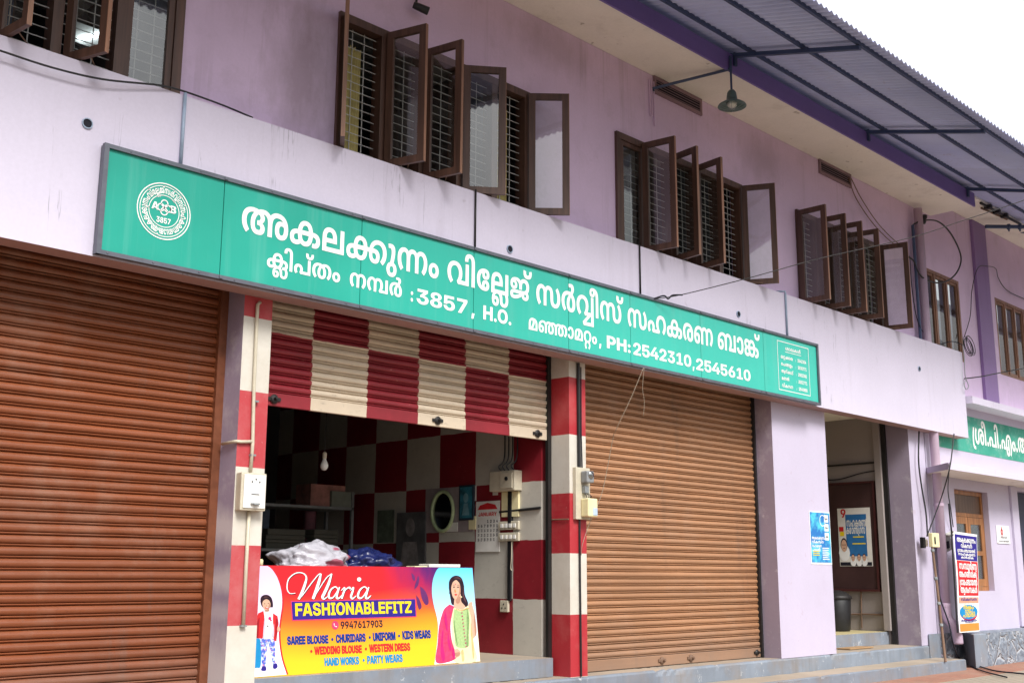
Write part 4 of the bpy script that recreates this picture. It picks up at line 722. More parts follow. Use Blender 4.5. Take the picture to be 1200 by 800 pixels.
 'm183': '2469|268,-12 -59,7 -55,19 -47,34 -38,48 -24,65 -8,81 12,100 36,82 57,65 74,48 88,28 97,10 83,-7 69,-19 57,-31 52,-44 -14,-17 60,-245 0,-212 -150,0 0,269 -3,66 -9,45 -14,30 -19,22 -45,26 -31,6 -39,3 -60,-7 -54,-19 -45,-31 -35,-45 -22,-56 -7,-69 0,-3 3,-50 9,-38 13,-28 18,-18 45,-13 35,9 21,26 8,43 -5,33 -12,25 -23,15 -31,5 -36,-5 -34,-15 -34,-25 -34,-34 -13,101 34,28 44,27 52,19 58,6 54,-5 44,-17 35,-25 26,-35 15,-42 5,-49 -6,-54 -18,-46 -29,-37 -40,-27 -51,-17|894,575 99,-10 87,-31 29,-13 77,-52 59,-67 38,-81 13,-92 -7,-74 -22,-60 -34,-47 -47,-34 -60,-19 -72,-7 -70,7 -59,21 -48,34 -34,48 -22,60 -7,72 6,59 18,55 29,51 38,46 48,40 55,35 26,17 94,31 102,11 63,-4 53,-10 82,-36 64,-53 12,-27 46,-230 0,-215 -150,0 0,250 -3,68 -9,51 -18,38 -28,31 -44,23 -34,8 -43,3 -41,-3 -43,-10 -17,-1 -44,-22 -38,-31 -30,-37 -23,-42 -14,-45 -5,-47 3,-49 9,-36 15,-26 18,-16 44,-12 43,12 19,16 14,25 10,34 3,46 -4,50 -13,45 -20,41 -28,36 -35,30 -40,23 -26,7 -26,7 -29,3 -33,1 -43,-3 -34,-9 -46,-25 -28,-31 -18,-39 -9,-52 -4,-70 0,-222 -139,0 0,259 48,193 67,51 40,21 48,16 56,11|1736,575 97,-10 89,-30 29,-14 77,-52 59,-67 38,-81 13,-92 -7,-74 -21,-60 -34,-47 -47,-34 -60,-19 -72,-7 -72,7 -59,21 -48,34 -34,48 -21,60 -7,72 6,59 18,55 29,51 39,46 47,40 56,35 35,17 91,30 54,9 61,3 87,-7 73,-18 58,-29 46,-38 34,-44 24,-50 13,-54 5,-55 -5,-64 -15,-56 -23,-50 -31,-44 -81,-78 -99,76 52,62 35,68 10,40 3,45 -5,55 -18,46 -27,38 -39,29 -49,18 -59,6 -56,-2 -45,-9 -18,-2 -46,-24 -39,-32 -30,-37 -22,-42 -13,-44 -4,-45 3,-49 9,-36 15,-26 18,-16 44,-12 44,12 18,16 15,25 9,34 3,46 -4,50 -13,45 -20,41 -28,36 -35,30 -40,23 -26,7 -26,7 -29,3 -33,1 -43,-3 -34,-9 -46,-25 -28,-31 -18,-39 -9,-52 -4,-70 0,-222 -139,0 0,259 49,193 66,51 40,21 48,16 56,11',
 'm220': '746|374,575 85,-6 70,-18 58,-28 46,-36 34,-43 24,-48 14,-52 5,-53 -5,-59 -15,-53 -23,-48 -31,-43 -82,-76 -101,77 53,57 35,63 10,38 3,43 -6,49 -17,43 -27,35 -36,26 -43,17 -50,6 -51,-6 -45,-16 -36,-26 -28,-35 -17,-42 -5,-50 6,-59 19,-51 31,-46 45,-46 -104,-77 -79,76 -31,43 -23,48 -15,54 -5,59 5,52 14,50 24,48 35,44 47,36 58,28 71,19|373,80 73,-7 61,-23 49,-34 35,-44 22,-48 8,-52 -8,-65 -21,-55 -33,-47 -43,-42 -84,64 44,57 13,35 4,46 -4,36 -11,30 -19,24 -24,18 -30,11 -34,4 -49,-9 -38,-24 -25,-39 -8,-51 4,-43 12,-35 44,-60 -84,-64 -41,41 -33,47 -22,55 -8,66 7,51 22,49 36,43 49,35 62,23',
 'm56': '1152|742,575 83,-6 74,-18 64,-29 53,-40 43,-49 31,-58 19,-66 7,-73 -7,-77 -22,-62 -36,-48 -48,-34 -60,-20 -71,-7 -71,8 -57,22 -42,35 -29,45 -17,51 -6,57 13,83 39,65 39,31 50,19 60,6 56,-8 50,-22 41,-34 31,-43 21,-48 10,-51 -58,3 -21,48 -39,38 -26,12 -29,4 -41,-7 -28,-22 -16,-33 -5,-45 8,-56 27,-38 21,-10 26,-3 25,4 23,11 17,20 13,27 9,37 2,45 -1,33 -4,35 1,11 -1,10 -11,35 -21,33 -31,28 -42,22 -51,15 -60,5 -44,-3 -34,-6 -53,-27 -28,-32 -16,-41 -9,-48 -3,-56 0,-4 -3,-57 -11,-53 -19,-46 -28,-39 -34,-28 -43,-21 -52,-13 -61,-4 -78,9 -67,25 -54,41 -40,55 -25,68 -8,78 4,63 12,57 21,53 28,48 77,91 105,-77 -55,-75 -30,-75 -9,-78 3,-56 12,-45 18,-33 24,-22 28,-14 30,-4 48,10 31,27 17,48 5,67 0,13 6,85 18,66 29,50 35,39 50,34 55,23 64,12',
 'm24': '1112|421,575 81,-6 69,-17 57,-27 47,-36 36,-43 25,-49 15,-53 5,-57 -4,-57 -12,-48 -43,-82 -62,-77 -21,-23 -61,0 -42,63 46,63 33,68 10,40 3,45 -6,55 -18,46 -28,37 -39,27 -49,16 -57,6 -64,-8 -57,-21 -47,-35 -34,-45 -22,-54 -7,-62 0,-4 3,-50 8,-38 14,-28 18,-18 45,-13 35,9 21,26 8,42 -5,33 -13,25 -22,16 -31,5 -36,-5 -34,-15 -34,-25 -34,-34 -13,101 34,28 42,27 51,19 59,6 54,-5 45,-17 36,-25 25,-35 16,-42 5,-49 -6,-54 -18,-46 -29,-37 -40,-27 -50,-17 -60,-6 -60,7 -55,19 -47,34 -38,49 -24,64 -8,81 11,94 36,81 58,66 76,50 94,31|1050,563 0,-563 -456,0 60,107 245,0 0,456',
 'm120': '1164|895,800 59,-5 44,-16 30,-23 19,-29 14,-63 -8,-52 -23,-48 -37,-47 -50,-47 -16,-17 -39,-35 -31,-37 -39,-80 -13,-79 9,-67 11,-26 16,-18 22,-12 27,-4 37,8 26,23 15,40 6,59 -6,60 -18,59 -32,53 -49,43 -52,22 -70,8 -72,-11 -57,-29 -27,-32 -17,-40 -8,-47 -3,-54 0,-6 -6,-77 -19,-66 -36,-54 -34,-28 -42,-21 -52,-13 -63,-4 -77,9 -67,25 -55,41 -41,55 -26,68 -8,78 4,63 12,57 20,53 28,48 78,91 105,-77 -56,-75 -29,-75 -9,-78 4,-56 11,-45 19,-33 24,-22 28,-14 30,-4 50,10 31,27 18,51 4,67 0,13 6,83 18,66 27,51 36,39 50,33 57,22 67,12 83,4 87,-8 76,-22 21,-9 57,-34 47,-43 37,-49 27,-56 17,-59 5,-62 -6,-72 -20,-60 -34,-49 -46,-35 -60,-22 -72,-7 -71,7 -58,21 -46,34 -33,48 -20,59 -6,70 13,84 19,44 29,45 41,47 54,48 17,26 35,32 26,28 17,27 6,31 -4,22 -12,18 -20,11 -31,3 -36,-3 -28,-6 -27,98 63,13',
 'm71': '794|269,-12 -60,7 -55,19 -47,34 -38,49 -24,65 -8,81 6,71 20,64 33,56 44,48 55,39 66,30 76,18 84,6 80,-6 69,-17 58,-27 47,-36 36,-44 25,-50 16,-55 5,-60 -5,-63 -15,-56 -24,-50 -31,-44 -80,-79 -100,76 52,62 36,67 10,40 3,46 -6,52 -16,46 -27,37 -38,28 -50,18 -60,6 -65,-8 -57,-22 -46,-36 -35,-46 -21,-54 -7,-61 3,-50 9,-39 13,-28 18,-18 45,-14 35,9 21,26 8,42 -5,33 -12,25 -23,16 -31,5 -36,-5 -34,-15 -34,-25 -34,-34 -13,101 34,28 42,27 51,19 59,6 54,-5 45,-17 36,-25 25,-35 16,-42 5,-50 -6,-54 -18,-45 -29,-37 -40,-27 -50,-17',
 'm28': '1019|956,563 0,-563 -936,0 0,107 457,0 -76,-18 42,40 14,30 4,36 -4,35 -14,27 -23,18 -34,6 -35,-6 -24,-17 -15,-28 -5,-36 1,-17 1,-14 -146,-11 -3,27 -1,28 6,52 19,44 33,36 45,27 56,16 68,5 60,-4 49,-12 38,-19 29,-24 35,-57 10,-61 -6,-47 -17,-40 -27,-36 -27,20 276,0 0,456',
 'm175': '1736|539,468 -112,-8 -91,-21 -72,-34 -51,-46 -31,-55 -10,-65 3,-51 9,-38 14,-28 17,-18 46,-14 35,9 22,26 7,42 -5,33 -13,25 -22,16 -31,5 -36,-5 -34,-15 -33,-25 -35,-34 -13,101 34,28 43,27 52,19 59,6 53,-5 45,-17 35,-25 26,-35 15,-42 6,-50 -7,-54 -18,-45 -29,-37 -40,-27 -51,-17 -60,-6 -61,6 -56,20 -47,33 -37,48 -23,62 -8,78 9,82 28,71 44,59 60,47 73,36 87,25 97,15 108,5 81,-3 66,-6 116,-26 15,-9 15,-9 50,-16 40,-20 31,-24 23,-28 14,-29 4,-32 -8,-47 -28,-38 -52,-33 -2,11 42,-22 32,-28 21,-35 6,-43 -5,-38 -16,-36 -27,-31 -42,-24 -57,-16 -75,-5 -85,8 -68,26 -50,39 -35,51 -20,60 -7,66 5,56 14,54 24,50 35,45 46,42 57,36 13,7 14,7 95,29 109,11 65,-4 53,-9 45,-16 39,-20 64,-52 63,-233 0,-241 -152,0 0,249 -3,67 -8,51 -18,39 -28,31 -52,26 -70,9 -59,-4 -46,-9 -40,-15 -35,-20 -51,-55 -28,-64 -9,-65 7,-67 23,-46 37,-25 51,-9 36,4 25,10 16,17 5,25 -5,22 -17,18 -28,11 -40,3 -28,0 0,106 19,0 41,5 27,12 15,20 5,25 -8,31 -23,25 -39,18 -59,10 -55,8 -62,3|1452,575 74,-6 59,-15 46,-25 33,-33 20,-38 7,-42 -9,-56 -29,-45 -56,-37 -2,5 47,-23 34,-31 19,-39 7,-46 -13,-65 -39,-49 -40,-23 -50,-14 -62,-5 -68,4 -50,8 19,105 34,-7 38,-3 37,4 25,10 14,19 4,29 -6,26 -18,22 -34,15 -25,4 -33,1 -38,0 0,106 34,0 55,6 37,19 12,19 5,25 -6,29 -18,21 -30,13 -41,5 -45,-4 -38,-12 -31,-18 -26,-26 -26,-48 -15,-64 -4,-89 0,-133 -141,0 0,168 18,124 26,61 37,51 48,41 58,31 69,18',
 'm53': '787|410,468 -89,-5 -73,-18 -53,-31 -29,-44 -1,-7 0,-7 -4,-18 -2,-28 5,-36 14,-28 22,-18 30,-6 27,4 18,14 11,20 4,24 -7,31 -20,21 -34,8 -53,-9 -49,-20 -75,13 52,45 75,40 41,12 40,4 54,-5 42,-15 32,-23 22,-29 13,-35 4,-37 -4,-41 -15,-37 -26,-33 -37,-25 -50,-16 -62,-6 -54,6 -48,18 -39,29 -30,39 -19,48 -6,56 5,48 17,46 28,43 41,38 53,32 68,24 81,16 96,5 99,-5 80,-14 61,-24 43,-33 26,-41 8,-51 -6,-38 -17,-33 -29,-28 -39,-22 -50,-17 -59,-12 -53,54 0,25 9,0 43,3 29,11 16,18 5,25 -4,22 -12,19 -21,14 -34,11 -48,7|753,157 -13,-65 -36,-49 -44,-25 -64,-14 -44,-3 -55,-1 -191,0 -36,-1 -24,-1 -28,-8 -18,-14 -5,-20 4,-20 14,-15 29,-10 25,-3 37,0 430,0 0,-109 -449,0 -55,2 -48,6 -41,11 -33,15 -28,22 -20,27 -13,32 -4,36 4,37 12,33 21,29 29,23 41,19 56,12 79,4 196,0 37,1 27,2 36,14 16,18 6,26 -6,28 -20,21 -27,10 -49,2 -11,0 0,96 114,-16 68,-28 46,-34 27,-41',
 'm68': '382|179,-236 -61,6 -52,17 -42,29 -43,58 -14,73 7,51 20,44 32,37 42,27 51,17 59,6 59,-6 51,-16 43,-27 32,-36 20,-45 7,-52 -7,-52 -20,-45 -32,-36 -42,-27 -51,-17|178,37 -39,-6 -32,-17 -22,-28 -8,-40 8,-39 21,-28 33,-17 40,-6 39,6 32,17 22,28 8,40 -7,39 -22,28 -32,17|180,-100 -50,8 -36,24 -21,38 -7,47 11,39 30,44 48,-24 -26,-20 -7,-25 7,-26 20,-17 32,-6 30,6 20,17 7,26 -7,21 -25,18 48,30 31,-43 10,-41 -11,-56 -15,-24 -21,-19 -30,-13|143,575 59,-6 46,-18 33,-27 22,-35 12,-40 5,-44 -5,-76 -14,-73 -21,-75 -25,-82 -140,14 22,74 16,69 10,62 4,56 -4,36 -10,29 -20,20 -33,7 -28,-2 -26,-5 -22,103 52,9',
 'm196': '1981|395,575 106,-11 91,-31 28,-12 77,-52 60,-67 37,-81 13,-92 -7,-74 -21,-60 -34,-47 -47,-34 -60,-19 -72,-7 -70,7 -60,21 -47,34 -35,48 -21,60 -7,72 6,59 17,55 28,51 39,46 48,40 55,35 26,17 94,31 103,11 62,-4 53,-10 83,-36 64,-53 12,-27 47,-197 0,-248 -151,0 0,250 -3,68 -9,51 -17,37 -27,31 -46,24 -33,8 -44,3 -42,-3 -43,-10 -17,-1 -44,-22 -38,-31 -30,-37 -23,-42 -14,-45 -5,-47 4,-49 9,-36 15,-26 18,-16 43,-12 44,12 19,16 14,25 9,34 3,46 -4,50 -12,45 -21,41 -27,36 -35,30 -41,23 -25,7 -40,8 -41,3 -69,-6 -55,-19 -42,-29 -29,-38 -18,-46 -6,-52 12,-82 34,-69 56,-66 -102,-76 -79,79 -31,44 -23,50 -15,56 -5,64 4,53 14,53 25,50 35,45 49,38 62,29 77,19|1248,575 97,-10 90,-30 28,-14 77,-52 60,-67 37,-81 13,-92 -7,-74 -21,-60 -34,-47 -47,-34 -60,-19 -72,-7 -71,7 -60,21 -47,34 -35,48 -20,60 -7,72 6,59 17,55 29,51 39,46 47,40 56,35 36,17 91,30 54,9 61,3 87,-7 72,-18 59,-29 46,-38 34,-44 23,-50 14,-54 4,-55 -5,-64 -14,-56 -24,-50 -31,-44 -81,-78 -99,76 53,62 35,68 9,40 4,45 -6,55 -17,46 -28,38 -39,29 -48,18 -59,6 -57,-2 -45,-9 -17,-2 -47,-24 -38,-32 -31,-37 -21,-42 -13,-44 -5,-45 3,-49 10,-36 14,-26 18,-16 44,-12 44,12 19,16 14,25 9,34 3,46 -4,50 -13,45 -20,41 -28,36 -34,30 -41,23 -25,7 -26,7 -30,3 -33,1 -43,-3 -33,-9 -46,-25 -28,-31 -18,-39 -10,-52 -3,-70 0,-222 -140,0 0,259 49,193 66,51 41,21 47,16 56,11',
 'm208': '978|371,-50 60,-5 48,-15 37,-22 25,-28 15,-32 5,-33 -7,-42 -14,-29 -17,35 242,0 0,294 151,0 0,-395 -449,0 -46,58 11,26 4,30 -4,26 -12,20 -20,14 -27,4 -29,-5 -20,-13 -11,-21 -4,-25 8,-44 19,-31 -99,-44 -40,60 -11,34 -4,41 6,40 18,35 29,28 38,21 46,13|267,363 74,-7 60,-22 45,-32 31,-40 19,-45 6,-46 -9,-56 -19,-45 -8,37 299,0 0,456 151,0 0,-563 -541,0 -53,59 23,42 10,60 -5,37 -16,31 -27,21 -39,7 -28,-3 -22,-10 -30,-34 -10,-48 4,-37 11,-30 30,-51 -117,-56 -33,41 -24,43 -15,46 -5,52 7,55 23,47 36,38 48,29 58,18',
 'm119': '1350|817,575 65,-2 54,-5 86,-16 72,-24 36,-16 79,-55 58,-66 35,-79 11,-89 -6,-66 -20,-58 -34,-47 -46,-36 -60,-21 -73,-7 -70,7 -58,21 -46,34 -33,48 -20,59 -6,70 13,84 19,44 29,45 41,47 54,48 17,26 36,32 26,28 16,27 6,31 -4,22 -12,18 -21,11 -30,3 -36,-3 -28,-6 -27,98 63,13 78,5 59,-5 44,-16 30,-23 20,-29 13,-63 -7,-52 -23,-48 -37,-47 -51,-47 -16,-17 -39,-35 -31,-37 -39,-80 -13,-79 9,-67 11,-26 16,-18 22,-12 27,-4 37,8 26,22 15,38 6,56 -16,83 -44,75 -30,29 -34,22 -43,13 -82,21 -92,6 -88,-6 -83,-20 -41,-12 -50,-35 -42,-47 -28,-62 -10,-76 4,-37 9,-30 33,-36 43,-12 44,12 19,16 14,25 9,34 3,46 -4,50 -12,45 -21,41 -28,36 -34,30 -41,23 -25,7 -39,8 -42,3 -69,-6 -55,-19 -42,-29 -29,-38 -18,-46 -6,-52 12,-82 34,-69 56,-66 -102,-76 -79,79 -31,44 -23,50 -15,56 -5,64 4,53 14,53 25,50 35,45 49,38 61,29 76,19 92,7 108,-10 91,-31 28,-13 77,-53 60,-66 37,-81 13,-92 -7,-74 -21,-60 -34,-47 -48,-34 -60,-19 -73,-7 -70,7 -58,20 -48,33 -34,46 -21,56 -7,67 5,60 17,55 27,49 38,45 47,39 57,35 20,16 57,25 64,19 74,11',
 'm10': '1839|406,575 122,-10 120,-34 18,-10 18,-12 60,-32 44,-45 12,-27 5,-32 -9,-47 -28,-38 -52,-33 -2,11 42,-22 32,-28 21,-35 7,-43 -6,-38 -15,-36 -28,-31 -42,-24 -58,-16 -75,-5 -85,8 -67,26 -50,39 -35,51 -20,60 -6,66 4,56 14,54 24,50 35,45 46,42 57,36 13,7 14,7 94,29 110,11 64,-4 53,-9 45,-16 39,-20 65,-52 63,-254 0,-220 -152,0 0,249 -3,67 -8,51 -17,39 -29,31 -52,26 -69,9 -58,-4 -47,-9 -41,-15 -35,-20 -51,-55 -28,-64 -9,-65 7,-67 23,-46 37,-25 50,-9 37,4 26,10 15,17 5,25 -5,22 -17,18 -28,11 -40,3 -28,0 0,106 19,0 42,5 27,12 14,20 5,25 -7,28 -20,25 -37,20 -60,15 -55,9 -65,4 -71,-6 -57,-19 -43,-29 -30,-38 -18,-46 -6,-53 12,-82 34,-69 56,-66 -102,-76 -79,79 -31,44 -23,50 -15,56 -5,64 5,53 14,53 25,50 36,45 49,38 65,29 79,19|1249,575 87,-8 76,-22 65,-36 51,-47 38,-57 23,-65 10,-54 3,-57 -7,-75 -21,-61 -34,-47 -47,-32 -59,-20 -71,-6 -66,6 -54,20 -43,30 -30,39 -18,47 -7,53 9,64 25,54 43,43 58,32 71,20 84,6 43,-1 32,-2 37,-4 78,-20 66,-35 52,-46 38,-57 24,-65 7,-72 -4,-59 -15,-56 -24,-51 -35,-45 -48,-37 -59,-29 -72,-18 -86,-6 -97,7 -84,20 42,104 62,-16 72,-5 56,4 44,13 36,20 27,25 32,62 9,68 -3,45 -10,38 -38,60 -57,40 -38,7 -36,6 -41,2 -48,-3 -39,-12 -29,-18 -21,-23 -12,-30 -4,-34 8,-44 26,-31 43,-11 40,8 28,24 17,42 6,63 -6,65 -16,57 -9,25 -44,49 -62,30 -80,10 -63,-8 -53,-27 -32,-36 -20,-58 -5,-42 -1,-53 0,-31 -92,257 65,54 40,21 48,17 55,11',
 'm33': '616|296,575 91,-5 81,-16 70,-22 57,-25 -62,-96 -104,40 -57,10 -66,4 -40,-2 -32,-7 -40,-22 -13,-33 4,-22 12,-18 43,-17 69,-4 27,0 79,-4 59,-13 44,-21 34,-29 26,-47 9,-59 -8,-50 -22,-43 -37,-36 -53,-27 -68,-17 -85,-6 -88,5 -77,14 -70,22 -65,29 59,99 72,-32 73,-20 85,-7 42,2 33,7 25,10 17,14 14,37 -5,25 -17,19 -34,14 -28,3 -40,1 -20,0 -75,4 -63,11 -51,20 -37,30 -27,45 -9,58 7,48 22,42 37,36 52,28 67,17',
 'm162': '307|312,563 -43,-99 -32,-91 -23,-83 -14,-76 -11,-139 4,-59 11,-42 18,-29 24,-19 60,-13 28,1 28,3 13,-107 -40,-7 -43,-1 -81,8 -64,24 -49,40 -33,53 -20,67 -7,78 13,158 38,157 30,84 37,92',
 'm278': '287|144,-13 -34,5 -28,15 -19,26 -6,38 6,40 19,25 28,14 34,5 34,-5 27,-14 19,-25 7,-40 -7,-38 -19,-26 -27,-15',
 'm17': '1401|267,363 74,-7 60,-22 45,-32 31,-40 19,-45 6,-46 -9,-56 -19,-45 -10,37 486,0 -7,-107 -568,0 -53,59 23,42 10,60 -5,37 -16,31 -27,21 -39,7 -28,-3 -22,-10 -30,-34 -10,-48 4,-37 11,-30 30,-51 -117,-56 -33,41 -24,43 -15,46 -5,52 7,55 23,47 36,38 48,29 58,18|992,575 86,-7 75,-21 62,-34 52,-47 40,-59 29,-69 17,-81 6,-90 -5,-78 -13,-72 -22,-66 -28,-63 -78,-116 -114,68 59,101 34,108 10,119 -11,115 -14,51 -22,44 -28,38 -37,28 -45,18 -55,6 -71,-10 -57,-31 -44,-49 -32,-65 -18,-79 -7,-91 1,-51 3,-44 0,-11 0,-11 7,-50 11,-38 15,-29 18,-19 45,-15 19,4 13,10 8,16 2,27 0,456 150,0 0,-431 -3,-49 -9,-38 -36,-55 -57,-32 -37,-8 -45,-3 -75,10 -63,30 -50,52 -37,72 -23,93 -8,114 6,88 17,81 29,74 41,64 54,52 66,40 78,24',
 'm75': '1424|397,-12 -73,4 -68,13 -62,22 -54,31 -45,42 -33,51 -21,62 -7,72 7,70 22,60 34,50 45,40 55,31 62,22 68,12 72,5 73,-5 57,-15 42,-24 28,-30 16,-36 6,-39 -6,-41 -15,-34 -26,-27 -34,-20 -41,-12 -48,-4 -57,5 -44,14 -31,22 -21,28 -15,66 5,39 12,29 136,19 -29,-32 -10,-45 11,-39 14,-11 23,-4 22,3 15,9 11,32 -5,23 -15,16 -23,10 -29,3 -32,0 -26,-2 -53,-7 -45,-18 -35,-28 -26,-38 -16,-46 -5,-52 5,-52 15,-47 24,-39 35,-29 44,-20 52,-7 26,-2 29,0 40,6 25,18 9,29 -11,32 -13,10 -20,3 -23,-4 -16,-12 -13,-40 10,-43 28,-32 -135,19 -12,29 -5,40 4,34 11,31 21,28 32,21 44,15 59,4 46,-4 41,-12 33,-19 25,-28 16,-35 6,-43 -6,-38 -18,-35 -29,-30 -42,-24 -54,-15|749,212 -33,5 -28,15 -20,26 -6,38 6,39 20,26 28,14 33,5 34,-5 28,-14 19,-25 6,-40 -6,-38 -19,-26 -28,-15|1385,283 -13,-112 -17,-50 -25,-44 -36,-37 -46,-28 -58,-18 -72,-6 -62,4 -50,14 -42,21 -32,25 -45,64 -23,67 154,26 17,-52 31,-45 23,-13 31,-5 36,6 27,18 21,28 14,38 8,45 3,52 -3,53 -8,45 -14,37 -20,29 -27,17 -34,6 -29,-4 -23,-13 -32,-43 -18,-53 -154,26 29,69 48,62 33,26 42,20 50,12 60,5 67,-6 56,-18 44,-28 35,-36 25,-44 16,-49',
 'm116': '1684|401,575 83,-7 69,-19 57,-31 52,-44 -38,21 39,35 45,25 50,15 57,5 65,-6 51,-17 42,-28 39,-36 3,-49 57,-146 0,-293 -151,0 0,311 -1,45 -5,34 -23,48 -31,21 -46,8 -44,-9 -33,-23 -23,-47 -5,-36 -2,-51 0,-301 -150,0 0,268 -3,66 -9,45 -14,31 -19,22 -45,26 -31,6 -39,3 -60,-7 -54,-19 -45,-31 -35,-45 -22,-56 -7,-69 0,-3 3,-49 9,-39 13,-27 18,-18 45,-14 35,9 21,26 8,43 -5,33 -12,25 -23,15 -31,5 -36,-5 -34,-15 -34,-25 -34,-34 -13,101 34,28 44,27 52,19 58,6 54,-5 44,-17 35,-25 26,-35 15,-42 5,-50 -6,-54 -18,-45 -29,-37 -40,-27 -51,-17 -60,-6 -59,7 -55,19 -47,34 -38,48 -24,65 -8,81 12,100 36,82 57,65 74,48 88,28|1408,-12 -70,7 -58,21 -46,34 -32,48 -20,59 -7,70 13,84 19,44 29,45 41,47 54,48 17,26 35,32 27,28 16,27 6,31 -4,22 -11,18 -21,11 -31,3 -36,-3 -28,-6 -26,98 62,13 79,5 59,-5 43,-16 31,-23 19,-29 13,-63 -7,-52 -23,-48 -36,-47 -51,-47 -17,-17 -39,-35 -31,-37 -39,-80 -13,-79 9,-67 11,-26 16,-18 22,-12 27,-4 37,8 26,23 16,40 5,59 -12,81 -35,76 -27,32 -34,25 -51,22 -32,7 -42,2 -71,-8 -57,-26 -32,-36 -21,-58 -6,-42 -2,-52 0,-155 -141,0 0,186 48,189 65,55 40,21 47,17 58,10 69,4 97,-8 83,-25 9,-4 9,-4 58,-34 47,-43 38,-50 27,-55 16,-58 5,-61 -6,-72 -20,-60 -33,-49 -47,-35 -60,-22',
 'm25': '980|667,575 79,-9 68,-25 55,-41 40,-54 25,-68 9,-78 -4,-61 -12,-57 -20,-53 -28,-49 -77,-92 -107,76 55,77 31,74 9,77 -4,55 -12,44 -19,33 -25,24 -29,13 -33,5 -47,-10 -31,-28 -19,-52 -3,-39 -2,-52 0,-24 -6,-83 -19,-69 -36,-55 -34,-28 -44,-21 -52,-13 -62,-4 -79,9 -67,25 -55,41 -41,55 -26,68 -8,78 4,63 12,57 21,53 28,48 77,91 105,-77 -55,-75 -30,-75 -9,-78 4,-56 11,-45 19,-33 25,-22 28,-14 31,-4 50,10 32,27 18,52 3,37 1,47 0,31 5,67 12,56 22,47 31,39 33,26 39,21 50,13',
 'm180': '1840|268,-12 -59,7 -55,19 -47,34 -38,48 -24,65 -8,81 12,100 36,82 57,65 74,48 88,28 97,10 83,-7 69,-19 57,-31 52,-44 -14,-19 60,-243 0,-212 -150,0 0,269 -3,66 -9,45 -14,30 -19,22 -45,26 -31,6 -39,3 -60,-7 -54,-19 -45,-31 -35,-45 -22,-56 -7,-69 0,-3 3,-50 9,-38 13,-28 18,-18 45,-13 35,9 21,26 8,43 -5,33 -12,25 -23,15 -31,5 -36,-5 -34,-15 -34,-25 -34,-34 -13,101 34,28 44,27 52,19 58,6 54,-5 44,-17 35,-25 26,-35 15,-42 5,-49 -6,-54 -18,-46 -29,-37 -40,-27 -51,-17|880,575 83,-6 80,-25 13,-24 69,-38 52,-47 33,-58 10,-70 -6,-51 -19,-42 -30,-33 -40,-24 -49,-15 -57,-5 -60,6 -50,15 -40,25 -28,34 -18,41 -6,49 9,60 28,55 49,50 75,46 25,23 77,24 94,10 85,-7 69,-19 55,-29 42,-37 31,-43 20,-46 16,-93 -4,-56 -12,-48 -41,-81 -60,-75 -130,33 48,64 33,68 10,40 3,47 -5,49 -16,43 -27,36 -36,27 -46,17 -56,6 -23,-2 -31,-5 -13,8 -41,-15 -33,-23 -24,-27 -18,-31 -14,-62 9,-47 24,-23 30,-6 31,6 23,23 8,46 -14,63 -38,57 -58,39 -32,-7 -27,5 -23,1 -42,-3 -34,-9 -47,-24 -28,-30 -18,-37 -9,-50 -3,-68 0,-241 -141,0 0,231 50,232 65,53 38,21 45,16 53,9|1778,563 0,-563 -945,0 0,107 794,0 0,456',
 'm49': '1149|737,-12 -55,2 -47,7 -95,32 -17,7 -17,9 -56,39 -43,44 -33,48 -21,51 -13,53 -4,53 7,67 19,52 10,10 25,39 31,29 36,21 39,14 81,10 72,-7 60,-20 48,-33 37,-47 21,-61 7,-74 -11,-88 -34,-76 -52,-64 -65,-51 -18,-11 -19,-9 -100,-34 -116,-12 -87,6 -76,19 -65,29 -54,41 -42,50 -30,59 -18,67 -6,74 7,67 22,59 35,48 50,37 64,23 77,8 63,-6 58,-19 50,-32 39,-47 -119,-63 -41,45 -24,11 -27,4 -30,-5 -26,-12 -20,-20 -14,-27 -9,-33 -3,-39 7,-67 21,-58 35,-48 46,-37 58,-22 68,-8 47,3 41,7 21,4 19,5 32,19 30,28 26,34 20,42 13,47 5,52 -4,45 -10,35 -15,25 -20,17 -44,13 -51,-15 -19,-18 -15,-26 -8,-34 -3,-43 3,-50 12,-46 18,-41 25,-35 30,-29 35,-23 17,-3 17,-1 40,-9 51,-3 63,6 53,20 45,32 32,44 21,55 7,67 -14,94 -19,48 -30,48 116,68 45,-61 31,-64 19,-66 6,-67 -5,-62 -14,-60 -25,-55 -37,-50 -51,-42 -65,-32 -80,-20',
 'm57': '1286|267,363 74,-7 60,-22 45,-32 31,-40 19,-45 6,-46 -9,-56 -19,-45 -8,37 273,0 53,-107 -417,0 -53,59 23,42 10,60 -5,37 -16,31 -27,21 -39,7 -28,-3 -22,-10 -30,-34 -10,-48 4,-37 11,-30 30,-51 -117,-56 -33,41 -24,43 -15,46 -5,52 7,55 23,47 36,38 48,29 58,18|720,0 0,386 -2,40 -9,25 -14,13 -22,5 -22,-4 -17,-11 -11,-19 -4,-27 8,-36 12,-16 20,-13 30,-9 41,-3 49,0 56,6 49,15 43,25 37,31 62,75 49,80 149,0 0,-563|672,575 77,-10 59,-30 25,-27 19,-33 12,-45 4,-59 0,-264 207,0 0,193 1,37 2,35 3,29 3,-13 -38,-51 -43,-41 -48,-30 -51,-21 -52,-13 -51,-4 -68,0 -85,7 -66,18 -49,30 -32,37 -19,44 -6,48 6,41 17,39 28,33 38,27 48,17',
